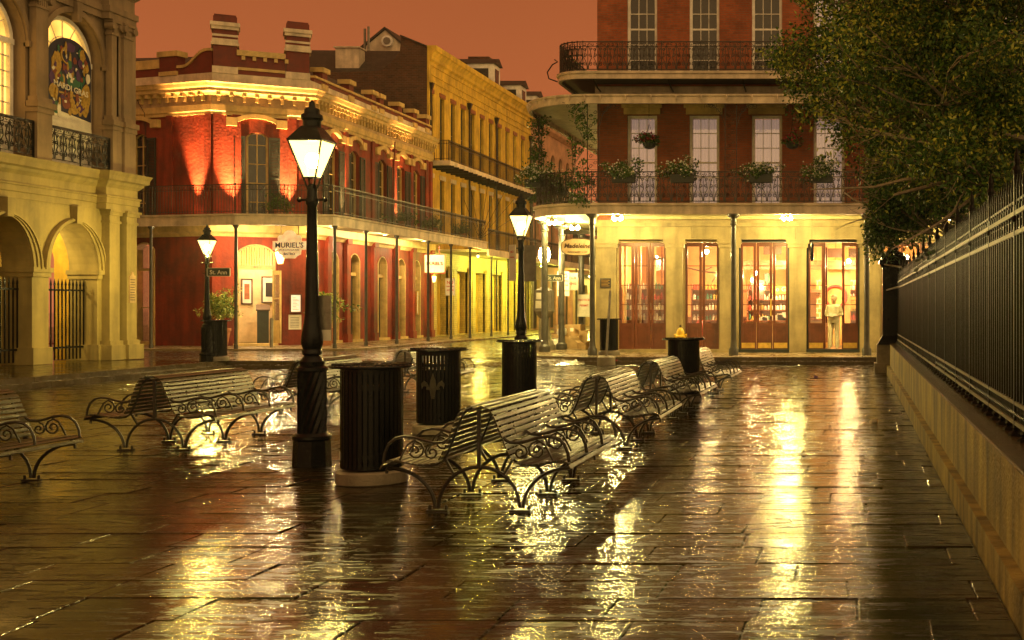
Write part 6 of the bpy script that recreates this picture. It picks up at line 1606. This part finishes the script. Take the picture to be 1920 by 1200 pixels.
clone_bin((-5.38, 18.9, 0), R(50), 'slatted bin in front of the lamp with two sign plates')
clone_bin((-2.92, 20.2, 0), R(10), 'slatted bin between the two farthest benches of the right row, below the hydrant')
clone_bin((-7.35, 35.3, .2), R(33), 'slatted bin beside the corner gallery post of the brick building')
clone_bin((-16.95, 31.2, .2), R(71), 'slatted bin beside the far left lamp at the step corner')

# ================================================================== BENCHES
BL = 1.86
prof_b = [(.05, .835), (.10, .815), (.135, .77), (.165, .70), (.195, .62), (.225, .54), (.255, .47), (.285, .42)]
prof_s = [(.33, .392), (.40, .382), (.47, .386), (.54, .398), (.61, .412), (.67, .414), (.715, .396), (.735, .36), (.738, .32)]
def spline_pts(P, step):
    """evenly spaced (x, z, angle) along a polyline"""
    out = []; acc = 0; nxt = 0
    for a, b in zip(P, P[1:]):
        l = math.hypot(b[0] - a[0], b[1] - a[1])
        while nxt <= acc + l + 1e-9:
            t = (nxt - acc) / l; out.append((a[0] + (b[0] - a[0]) * t, a[1] + (b[1] - a[1]) * t, math.atan2(b[1] - a[1], b[0] - a[0]))); nxt += step
        acc += l
    return out
def slats(mb, P, sx, step=.0475, w=.036, th=.011, y0=0, y1=BL):
    rn = random.Random(4)
    for (x, z, a) in spline_pts(P, step):
        ux, uz = math.cos(a), math.sin(a); nx, nz = -uz, ux
        c = [(x + ux * s * w / 2 + nx * t * th / 2, z + uz * s * w / 2 + nz * t * th / 2) for s, t in ((-1, -1), (1, -1), (1, .6), (.7, 1), (-.7, 1), (-1, .6))]
        j = rn.uniform(-.004, .004)
        mb.prism([(sx * p[0], p[1]) for p in c], y0 + j, y1 + j)
def make_bench(label, loc):
    t = thing('park_bench', label, 'bench', loc, group='back to back park benches')
    for s in (-1, 1):
        q = MB(); slats(q, prof_b, s); q.build('backrest', M['slat'], t)
        q = MB(); slats(q, prof_s, s); q.build('seat', M['slat'], t)
    ys = (.10, BL / 2, BL - .10)
    for y in ys:
        q = MB()
        for s in (-1, 1):
            P = [(s * x * .985, y, z - .018) for x, z in prof_b + prof_s]; q.tube(P, .013, 4)
            q.tube([(s * .27, y, .42), (s * .20, y, .30), (s * .10, y, .335)], .014, 4)
        q.box(-.014, .014, y - .014, y + .014, .345, .80)
        n = 12
        q.tube([(.32 * math.cos(math.pi * k / n), y, .03 + .325 * math.sin(math.pi * k / n)) for k in range(n + 1)], .015, 5)
        q.build('support_frame', M['iron_old'], t, True)
        for s in (-1, 1):
            q = MB(); n = 9
            q.tube([(s * (.345 + .37 * (1 - math.cos(math.pi / 2 * k / n))), y, .03 + .315 * math.sin(math.pi / 2 * k / n)) for k in range(n + 1)], .016, 5)
            q.box(s * .325 - .085, s * .325 + .085, y - .028, y + .028, .0, .018)
            for e_ in (-1, 1): q.lathe([(.013, .018), (.013, .05), (.006, .055)], s * .325 + e_ * .065, y, 6)
            q.build('leg', M['iron_old'], t, True)
    for s in (-1, 1):
        for y in (.03, .63, 1.23, BL - .03):
            q = MB()
            q.tube([(s * x, y, z) for x, z in ((.725, .40), (.715, .47), (.685, .54), (.63, .585), (.56, .60), (.48, .59), (.40, .565), (.33, .55), (.26, .555), (.21, .585))], .0125, 5)
            q.tube([(s * x, y, z) for x, z in ((.60, .405), (.57, .47), (.53, .54), (.47, .575))], .010, 4)
            q.merge(MB(lambda a, b, c: (a, b + y, c)).tube(spiral(s * .475, .49, .075, 1.5, math.pi / 2, s, 14), .0095, 4))
            q.merge(MB(lambda a, b, c: (a, b + y, c)).tube(spiral(s * .345, .475, .062, 1.4, math.pi / 2, -s, 12), .0095, 4))
            q.build('armrest', M['iron_old'], t, True)
    return t
bx = -2.94
be = make_bench('nearest park bench, back to back slatted seats, right of the first bin', (bx, 9.12, 0))
clone(be, (bx + .02, 13.25, 0), R(.8), 'second park bench of the right row, just behind the nearest one')
clone(be, (bx, 16.9, 0), R(-.7), 'third park bench of the right row, in front of the bin under the hydrant')
clone(be, (bx, 21.2, 0), 0, 'farthest park bench of the right row, behind the bin under the hydrant')
clone(be, (-7.93, 9.1, 0), 0, 'park bench cut off by the left edge of the view')
clone(be, (-7.86, 13.1, 0), R(-.6), 'park bench left of the nearest lamp with light shining on its back')
clone(be, (-8.1, 17.2, 0), R(1.0), 'park bench partly hidden behind the nearest lamp post')
clone(be, (-8.25, 21.5, 0), 0, 'farthest left row bench, seen between the first two bins')

# ================================================================== SMALL THINGS BY THE BRICK BUILDING
t = thing('fire_hydrant', 'yellow fire hydrant standing by the granite pier', 'fire hydrant', (-5.2, 35.3, .2))
q = MB(); q.lathe([(.16, 0), (.16, .05), (.11, .06), (.11, .42), (.15, .44), (.15, .49), (.12, .5)], 0, 0, 14); q.build('barrel', M['signwhite'], t, True)
q = MB(); q.lathe([(.135, .5), (.17, .52), (.17, .56), (.12, .60), (.115, .70), (.07, .79), (.03, .82)], 0, 0, 14); q.tube([(-.19, 0, .58), (.19, 0, .58)], .055, 8); q.build('bonnet', M['hyd'], t, True)
q = MB(); q.lathe([(.035, .82), (.03, .9), (.001, .9)], 0, 0, 6); q.build('cap_nut', M['ink'], t)
t = thing('leaning_post', 'grey post leaning in a concrete block beside the corner bin', 'post', (-6.95, 33.0, 0))
q = MB(); q.lathe([(.26, 0), (.26, .22), (.2, .26)], 0, 0, 14); q.build('block', M['concrete'], t, True)
q = MB(); q.tube([(0, 0, .2), (.09, .1, 2.1)], .035, 8); q.build('pole', M['signgrey'], t, True)
def carton(x, y, z, w, d, h, rz, label, open_=False):
    t = thing('cardboard_box', label, 'box', (x, y, z), rz, 'cardboard boxes piled on the corner pavement')
    q = MB(); q.box(-w / 2, w / 2, -d / 2, d / 2, 0, h); q.build('carton', M['card'], t)
    if open_:
        for s in (-1, 1): q = MB(); q.hexa([(s * w / 2, -d / 2, h), (s * w / 2, d / 2, h), (s * (w / 2 + .14), d / 2, h + .08), (s * (w / 2 + .14), -d / 2, h + .08)], [(s * w / 2, -d / 2, h + .008), (s * w / 2, d / 2, h + .008), (s * (w / 2 + .14), d / 2, h + .088), (s * (w / 2 + .14), -d / 2, h + .088)]); q.build('flap', M['card'], t)
    else: q = MB(); q.box(-.03, .03, -d / 2 - .002, d / 2 + .002, h, h + .002); q.box(-w * .1, w * .1, -d / 2 - .003, -d / 2, h * .4, h * .7); q.build('tape', M['paper'], t)
carton(-9.85, 40.9, .2, .55, .45, .42, .2, 'large box low in the middle of the pile', True); carton(-10.3, 41.3, .2, .5, .5, .5, -.1, 'box at the back left of the pile')
carton(-9.8, 41.2, .63, .62, .45, .40, -.15, 'big labelled box on top of the pile'); carton(-10.3, 41.35, .71, .4, .35, .3, .5, 'small box balanced on the back left of the pile')
carton(-9.45, 41.0, .2, .3, .3, .62, .3, 'tall narrow box on the right of the pile', True); carton(-9.3, 40.5, .2, .35, .25, .2, -.5, 'flattened small box lying open at the right foot of the pile', True)
for i, (x, z, s, lab) in enumerate(((-10.35, .2, .2, 'white rubbish bag slumped at the left foot of the box pile'), (-10.15, .62, .16, 'white rubbish bag lying on top of the left boxes'))):
    t = thing('rubbish_bag', lab, 'bag', (x, 40.6 + .25 * i, z), group='white rubbish bags on the box pile')
    q = MB(); rn = random.Random(i); q.lathe([(.02, 0), (s, .05), (s * 1.1, .14), (s * .9, .26), (s * .3, .33), (s * .4, .37)], 0, 0, 12); q.v = [(a + rn.uniform(-.02, .02), b + rn.uniform(-.02, .02), c) for a, b, c in q.v]; q.build('bag', M['paper'], t, True)
# dropped litter
def scrap(x, y, z, label, m, seed):
    t = MB(); rn = random.Random(seed); n = 7
    t.hexa([(.06 * math.cos(k * 6.28 / n) * rn.uniform(.5, 1.2), .06 * math.sin(k * 6.28 / n) * rn.uniform(.5, 1.2), 0) for k in range(n)], [(.05 * math.cos(k * 6.28 / n), .05 * math.sin(k * 6.28 / n), rn.uniform(.01, .06)) for k in range(n)])
    o = t.build('crumpled_paper', M[m]); o.location = (x, y, z); tag(o, label, 'litter', 'scraps dropped on the wet stones')
scrap(-.86, 26.9, .0, 'blue and white crumpled scrap on the far wet stones', 'mural_purple', 1); scrap(-1.35, 27.0, 0, 'pale scrap left of the blue scrap on the far wet stones', 'paper', 2)
scrap(-6.75, 33.35, .1, 'pink scrap on the step by the leaning post', 'redflower', 3)
t = thing('paper_cup', 'paper cup lying on its side near the low park wall', 'cup', (.24, 16.1, .0), R(50))
q = MB(lambda a, b, c: (c, b, a + .04)); q.lathe([(.026, 0), (.038, .1)], 0, 0, 12); q.build('cup', M['paper'], t, True)
q = MB(lambda a, b, c: (c, b, a + .04)); q.lathe([(.041, .098), (.041, .106)], 0, 0, 12); q.build('rim', M['mural_gold'], t, True)

# ================================================================== PARK WALL, PILLAR AND FENCE
pw = thing('park_wall', 'low stained stone wall with a plinth kerb along the park fence', 'wall', (1.1, 14, 0))
rn = random.Random(2); y = -4.0; q = MB(); q2 = MB(); q3 = MB()
while y < 28.7:
    y2 = min(y + rn.uniform(1.7, 2.1), 28.8)
    q.box(.896, 1.5, y + .003, y2 - .003, -.05, .715 - rn.uniform(0, .004)); y = y2
y = -4.0
while y < 28.8:
    y2 = min(y + rn.uniform(1.1, 1.6), 28.9); q2.box(.82 + rn.uniform(0, .004), .8955, y + .003, y2 - .003, -.05, .2); y = y2
y = -4.0
while y < 28.7:
    y2 = min(y + .95, 28.75); q3.box(.893, 1.6, y + .003, y2 - .003, .716, .74); y = y2
wpart('wall_blocks', q, M['wallstone'], pw); wpart('plinth', q2, M['wallstone'], pw); wpart('coping', q3, mat('wet_coping', (.10, .07, .04), .22, .4, 4, .4, 30), pw)
pp = thing('gate_pillar', 'dark cast iron pillar with moulded cap at the end of the park fence', 'pillar', (1.0, 29.3, 0))
q = MB(); q.box(-.48, .48, -.4, .4, 0, .24); q.box(-.42, .42, -.35, .35, .24, .7); q.build('plinth', M['concrete'], pp)
q = MB(); q.frustum(0, 0, .7, .78, .56, .52); q.frustum(0, 0, .78, .92, .50, .40); q.box(-.275, .275, -.275, .275, .9, 2.62)
for z in (1.0, 2.35): q.box(-.19, .19, -.29, -.275, z, z + .02)
q.box(-.19, -.16, -.29, -.275, 1.02, 2.35); q.box(.16, .19, -.29, -.275, 1.02, 2.35)
for k in range(6): q.lathe([(.01, 0), (.05, .0)], 0, 0, 4)
for k in range(7): z = 1.12 + k * .18; q.merge(MB(lambda a, b, c: (a, b - .29, c)).tube(spiral(0, z, .07, 1.2, k, 1 if k % 2 else -1, 10), .012, 4))
q.build('shaft', M['iron'], pp)
q = MB(); q.frustum(0, 0, 2.62, 2.70, .42, .50); q.box(-.36, .36, -.36, .36, 2.70, 2.80); q.box(-.31, .31, -.31, .31, 2.80, 2.9); q.lathe([(.3, 2.9), (.26, 2.98), (.12, 3.03), (.14, 3.1), (.03, 3.16)], 0, 0, 12); q.build('cap', M['iron'], pp)
fe = thing('iron_fence', 'tall wet black iron park fence with rails coloured pale as if lamplit on the low wall', 'fence', (1.15, 14, .74))
fy = [1.9 + 1.5 * k for k in range(19)]
FXF = 1.10
for i, (a, b) in enumerate(zip(fy, fy[1:])):
    q = MB(); n = 11
    for k in range(n):
        y = a + (k + .5) * (b - a) / n
        q.box(FXF - .011, FXF + .011, y - .011, y + .011, .96, 2.40)
        q.frustum(FXF, y, 2.40, 2.50, .02, .004)
        q.frustum(FXF, y, 2.25, 2.29, .022, .022)
        for z in (2.13, 2.19): q.box(FXF - .006, FXF + .006, y + .02, y + .085, z, z + .008)
    for k in range(n * 2):
        y = a + (k + .5) * (b - a) / n / 2
        q.box(FXF - .008, FXF + .004, y - .008, y + .008, .83, .95)
        q.lathe([(.016, .875), (.028, .89), (.016, .905)], FXF - .004, y, 5) if i < 9 else None
    q.box(FXF - .008, FXF + .008, a, b, 2.315, 2.33)
    wpart('picket_panel', q, M['fence'], fe)
    for z0, z1, dx in ((2.09, 2.12, .017), (2.225, 2.255, .017), (.815, .845, .018), (.95, .975, .018)): q = MB(); q.box(FXF - dx, FXF + dx, a, b, z0, z1); wpart('rail', q, M['rail_lamplit'], fe)
for y in fy:
    q = MB(); q.box(FXF - .02, FXF + .02, y - .02, y + .02, .745, 2.52); q.lathe([(.03, 2.5), (.034, 2.53), (.02, 2.56), (.024, 2.6), (.004, 2.68)], FXF, y, 8)
    q.lathe([(.03, 2.18), (.04, 2.2), (.03, 2.22)], FXF, y, 8); q.lathe([(.06, .742), (.06, .76), (.03, .78), (.035, .80)], FXF, y, 8); wpart('fence_post', q, M['fence'], fe)
for i, (a, b) in enumerate(zip(fy, fy[1:])):
    for k in range(1, 4): y = a + k * (b - a) / 4; q = MB(); q.lathe([(.05, .742), (.05, .76), (.022, .775), (.03, .79), (.018, .815)], FXF, y, 8); wpart('foot', q, M['fence'], fe)

# ================================================================== TREES AND SHRUBS OF THE PARK
def tree(label, base, h, lean, crown, seed, n_l1=9, reach=3.2, per=34, cl_r=.22, lw=.03, ll=.075, r0=.16, spray=3, up=.25, weights=(.42, .36, .22), maxc=2600, keep=None, dirs=None, grp='trees inside the park fence'):
    t = thing('park_tree', label, 'tree', base, group=grp)
    rn = random.Random(seed); q = MB(); tw = MB(); clusters = []
    trunk = []
    for k in range(9): f = k / 8; trunk.append(Vector((lean[0] * f ** 1.4, lean[1] * f ** 1.4, h * f)))
    q.tube(trunk, [r0 * (1 - .72 * k / 8) for k in range(9)], 8)
    def branch(p, d, ln, r, lvl):
        pts = [p]; dd = d.normalized(); n = 5
        if lvl and keep and not keep(p.x + base[0], p.y + base[1], p.z + base[2]): return
        for k in range(n):
            dd = (dd + Vector((rn.gauss(0, .16), rn.gauss(0, .16), rn.gauss(.02, .13)))).normalized(); pts.append(pts[-1] + dd * ln / n)
        if keep:
            for k in range(2, len(pts)):
                if pts[k].x + base[0] < (.75 if lvl == 0 else -.2) and not (lvl == 0 and pts[k].z + base[2] > 4.4):
                    pts = pts[:k + 1]; break
            while len(pts) <= n: pts.append(pts[-1] + dd * .01)
        tgt = q if lvl < 2 else tw
        tgt.tube(pts, [r * (1 - .75 * k / n) for k in range(n + 1)], 6 if lvl < 2 else 4)
        if lvl == 1:
            for f in (3, 4, 5): clusters.append((*pts[f], cl_r * rn.uniform(.8, 1.4)))
        if lvl >= 2:
            for f in (2, 3, 4, 5):
                clusters.append((*pts[f], cl_r * rn.uniform(.6, 1.3)))
            if lvl >= spray: return
        m = {0: 6, 1: 5, 2: 4}.get(lvl, 0)
        for k in range(m):
            f = rn.uniform(.3, 1); i = min(n - 1, int(f * n)); pp_ = pts[i].lerp(pts[i + 1], f * n - i)
            nd = (dd + Vector((rn.gauss(0, .7), rn.gauss(0, .7), rn.gauss(up * .2, .4)))).normalized()
            branch(pp_, nd, ln * rn.uniform(.42, .66), r * .42, lvl + 1)
    for k in range(n_l1):
        f = .32 + .68 * (k + 1) / n_l1; i = min(7, int(f * 8)); p = trunk[i].lerp(trunk[i + 1], f * 8 - i)
        if dirs: a = R(dirs[k % len(dirs)] + rn.uniform(-14, 14))
        else: a = rn.uniform(0, 2 * math.pi)
        d = Vector((math.cos(a), math.sin(a), rn.uniform(-.05, .55)))
        branch(p, d, reach * rn.uniform(.7, 1.1), r0 * .42, 0)
    q.build('trunk', M['bark'], t, True); tw.build('twigs', M['bark'], t)
    if keep: clusters = [c for c in clusters if keep(c[0] + base[0], c[1] + base[1], c[2] + base[2])]
    rn.shuffle(clusters); clusters = clusters[:maxc]
    link('crown', leaves_mesh('crown', clusters, per, lw, ll, [M['leaf'], M['leaf2'], M['bloom']], list(weights), seed), t)
    return len(clusters)
tree('broad tree with small yellowish leaves reaching over the fence towards the brick building', (4.3, 15.2, .35), 6.2, (-1.2, .3), 0, 17, n_l1=18, reach=4.1, per=50, lw=.028, ll=.062, cl_r=.25, dirs=[180, 150, 210, 125, 240, 175, 195, 90, 270, 160, 140, 0, 215], maxc=5500, keep=lambda x, y, z: z > 1.9 and x > -1.5 and not (x < 1.6 and z < 2.75) and z > 3.05 - (x - 1.0) * .5 and (x > .6 or math.sin(x * 91.7 + y * 47.3 + z * 71.9) > -.7 + (.6 - x) * .45))
tree('dark dense tree rising behind the first tree inside the fence', (6.6, 19.5, .35), 7.2, (-.8, 0), 0, 23, n_l1=13, reach=3.6, per=38, cl_r=.32, lw=.045, ll=.10, weights=(.72, .24, .04), maxc=2800, keep=lambda x, y, z: z > 2.2 and x > .6)
tree('low dark tree hanging over the cast iron pillar', (3.9, 26.0, .35), 4.4, (-1.2, .4), 0, 38, n_l1=16, reach=3.2, per=44, cl_r=.28, lw=.045, ll=.10, weights=(.70, .26, .04), maxc=2300, dirs=[180, 200, 150, 230, 120, 90, 260], keep=lambda x, y, z: z > 2.85 and x > .45)
# evergreen shrubs filling the bed behind the fence
for i in range(13):
    Y = 5 + i * 2.0; X = 2.75 + .3 * math.sin(i * 2.1)
    t = thing('evergreen_shrub', ['shrub behind the fence nearest the viewer', 'shrub behind the fence, second from the near end', 'shrub behind the fence, third from the near end', 'shrub behind the fence, fourth from the near end', 'shrub behind the fence, fifth from the near end', 'shrub behind the fence, sixth from the near end', 'shrub in the middle of the fence bed', 'shrub just beyond the middle of the fence bed', 'shrub behind the fence, fifth from the pillar', 'shrub behind the fence, fourth from the pillar', 'shrub behind the fence, third from the pillar', 'shrub behind the fence, second from the pillar', 'shrub behind the fence next to the pillar'][i], 'shrub', (X, Y, .35), group='evergreen shrubs behind the park fence')
    rn = random.Random(300 + i); hh = 2.1 if i < 11 else 1.7
    cl = [(rn.gauss(0, .42), rn.gauss(0, .6), rn.uniform(.1, hh), rn.uniform(.25, .4)) for _ in range(70)]
    link('foliage', leaves_mesh('foliage', cl, 26, .05, .09, [M['hedge'], M['leaf']], [.8, .2], 300 + i), t)
    q = MB()
    for k in range(4): q.tube([(0, .1 * k - .15, 0), (.1 * (k - 1.5), .25 * (k - 1.5), 1.0), (.2 * (k - 1.5), .35 * (k - 1.5), hh * .8)], .02, 4)
    q.build('stems', M['bark'], t)

# ================================================================== PERSON IN THE SHOP DOORWAY
def person(loc, rz, label):
    me = bpy.data.meshes.new('person'); s = 1.0
    J = {'pelvis': (0, 0, .90), 'waist': (0, 0, 1.05), 'chest': (0, .01, 1.27), 'neck': (0, 0, 1.42), 'head0': (0, -.01, 1.50), 'head1': (0, -.02, 1.57), 'head2': (0, -.01, 1.65),
         'lh': (.09, 0, .86), 'lk': (.10, -.02, .48), 'la': (.11, .01, .09), 'lt': (.12, -.12, .035), 'rh': (-.09, 0, .86), 'rk': (-.11, .0, .48), 'ra': (-.12, .03, .09), 'rt': (-.13, -.10, .035),
         'ls': (.18, .01, 1.36), 'le': (.25, .02, 1.10), 'lw': (.15, -.20, 1.06), 'rs': (-.18, .01, 1.36), 're': (-.25, .02, 1.10), 'rw': (-.13, -.20, 1.03)}
    Rd = {'pelvis': .135, 'waist': .115, 'chest': .14, 'neck': .052, 'head0': .075, 'head1': .098, 'head2': .088, 'lh': .095, 'lk': .062, 'la': .042, 'lt': .035, 'rh': .095, 'rk': .062, 'ra': .042, 'rt': .035, 'ls': .065, 'le': .045, 'lw': .03, 'rs': .065, 're': .045, 'rw': .03}
    E = [('pelvis', 'waist'), ('waist', 'chest'), ('chest', 'neck'), ('neck', 'head0'), ('head0', 'head1'), ('head1', 'head2'), ('pelvis', 'lh'), ('lh', 'lk'), ('lk', 'la'), ('la', 'lt'), ('pelvis', 'rh'), ('rh', 'rk'), ('rk', 'ra'), ('ra', 'rt'), ('chest', 'ls'), ('ls', 'le'), ('le', 'lw'), ('chest', 'rs'), ('rs', 're'), ('re', 'rw')]
    V_ = list(J.values()); K = list(J.keys()); rads = [Rd[k] for k in K]; edges = [(K.index(a), K.index(b)) for a, b in E]
    for sgn, wr in ((1, 'lw'), (-1, 'rw')):
        w = J[wr]; i0 = K.index(wr); palm = (w[0] - sgn * .045, w[1] - .045, w[2]); V_.append(palm); rads.append(.026); ip = len(V_) - 1; edges.append((i0, ip))
        for f in range(4):
            a = (palm[0] - sgn * .03, palm[1] - .022 + .016 * f - .02, palm[2] + .02 - .014 * f); b = (a[0] - sgn * (.03 - .003 * abs(f - 1.4)), a[1] - .004, a[2] - .014)
            V_ += [a, b]; rads += [.009, .007]; edges += [(ip, len(V_) - 2), (len(V_) - 2, len(V_) - 1)]
        a = (palm[0] - sgn * .005, palm[1] - .02, palm[2] + .035); b = (a[0] - sgn * .03, a[1] - .015, a[2] + .01); V_ += [a, b]; rads += [.010, .008]; edges += [(ip, len(V_) - 2), (len(V_) - 2, len(V_) - 1)]
    me.from_pydata(V_, edges, []); me.update()
    o = bpy.data.objects.new('person', me); COL.objects.link(o)
    o.modifiers.new('skin', 'SKIN'); o.modifiers.new('sub', 'SUBSURF').levels = 1; o.modifiers['sub'].render_levels = 1
    sv = me.skin_vertices[0].data if me.skin_vertices else None
    if sv is None:
        bpy.context.view_layer.objects.active = o
    for i, r in enumerate(rads):
        x, z = (r, r)
        if K[i:i + 1] and K[i] in ('pelvis', 'waist', 'chest'): x, z = r * 1.15, r * .85
        me.skin_vertices[0].data[i].radius = (x, z); me.skin_vertices[0].data[i].use_root = (i == 0)
    dg = bpy.context.evaluated_depsgraph_get(); m2 = bpy.data.meshes.new_from_object(o.evaluated_get(dg)); bpy.data.objects.remove(o)
    # clothing colour by height on the single continuous body
    m2.materials.clear()
    for m_ in (M['skin'], M['cloth'], M['wallstone']): m2.materials.append(m_)
    for p in m2.polygons:
        c = p.center; p.use_smooth = True
        p.material_index = 0 if (c.z > 1.42 or (c.y < -.14 and c.z > 1.0 and c.z < 1.12 and abs(c.x) < .2)) else (1 if c.z > .86 else 2)
        if c.z < .1: p.material_index = 1
    b = bpy.data.objects.new('person', m2); COL.objects.link(b); b.location = loc; b.rotation_euler = (0, 0, rz)
    tag(b, label, 'person')
    q = MB(); q.sphere((0, .005, 1.62), .108, 14, 9, 1.05); q.v = [v for v in q.v]; hm = q.build('hair', M['hair'], b, True); hm.scale = (1, 1, 1)
    hm.location = (0, .018, .005)
    q = MB(); q.lathe([(.19, .84), (.20, .95), (.185, 1.05), (.215, 1.25), (.205, 1.36), (.10, 1.43)], 0, .0, 18, cap=False); q.v = [(x, y * .72, z) for x, y, z in q.v]; q.build('shirt', M['cloth'], b, True)
    for s in (-1, 1):
        q = MB(); q.tube([(s * .17, .01, 1.37), (s * .235, .02, 1.2), (s * .252, .02, 1.11), (s * .22, -.07, 1.09)], [.075, .065, .06, .052], 10); q.build('sleeve', M['cloth'], b, True)
        q = MB(); q.tube([(s * .09, 0, .90), (s * .105, -.01, .5), (s * .115, .01, .09)], [.105, .085, .07], 10); q.build('trouser_leg', M['cloth'], b, True)
    for s in (-1, 1): q = MB(); q.sphere((s * .033, -.112, 1.585), .011, 8, 6); q.build('eye', M['ink'], b, True)
    q = MB(); q.frustum(0, -.118, 1.535, 1.585, .018, .008, 4); q.build('nose', M['skin'], b, True)
    q = MB(); q.box(-.024, .024, -.113, -.1, 1.508, 1.514); q.build('mouth', M['signred'], b)
    return b
pe = person((-.62, FY + .1, .30), R(-14), 'person in pale clothes standing in the open shop doorway holding a tray')
t = thing('serving_tray', 'pale tray of goods held by the person in the doorway', 'tray', (-.66, FY - .17, 1.37))
q = MB(); q.box(-.17, .17, -.11, .11, -.015, .0); q.box(-.12, .0, -.08, .06, .0, .09); q.box(.02, .13, -.07, .07, .0, .06); q.build('tray', M['paper'], t)
t = thing('shop_wreath', 'red round wreath on the wall behind the person in the doorway', 'wreath', (-.6, FY + 2.4, 2.0))
q = MB(); q.tube([(.36 * math.cos(k * math.pi / 8), 0, .36 * math.sin(k * math.pi / 8)) for k in range(17)], .05, 6); q.build('ring', M['signred'], t, True)
q = MB(); q.box(-.5, .5, .06, .1, -1.65, 1.1); q.build('backing', M['shopwall'], t)

# ================================================================== DAMP NIGHT AIR
hz = MB(); hz.box(-70, 70, -20, 160, -1.2, 20.5)
hm = bpy.data.materials.new('damp_air'); hn, hl = nodes_of(hm); hn.clear()
ho = hn.new('ShaderNodeOutputMaterial'); hv = hn.new('ShaderNodeVolumePrincipled')
hv.inputs['Color'].default_value = (.95, .93, .88, 1); hv.inputs['Density'].default_value = .0002; hv.inputs['Anisotropy'].default_value = .8
hl.new(hv.outputs[0], ho.inputs['Volume'])
o = hz.build('haze', hm); o['kind'] = 'stuff'
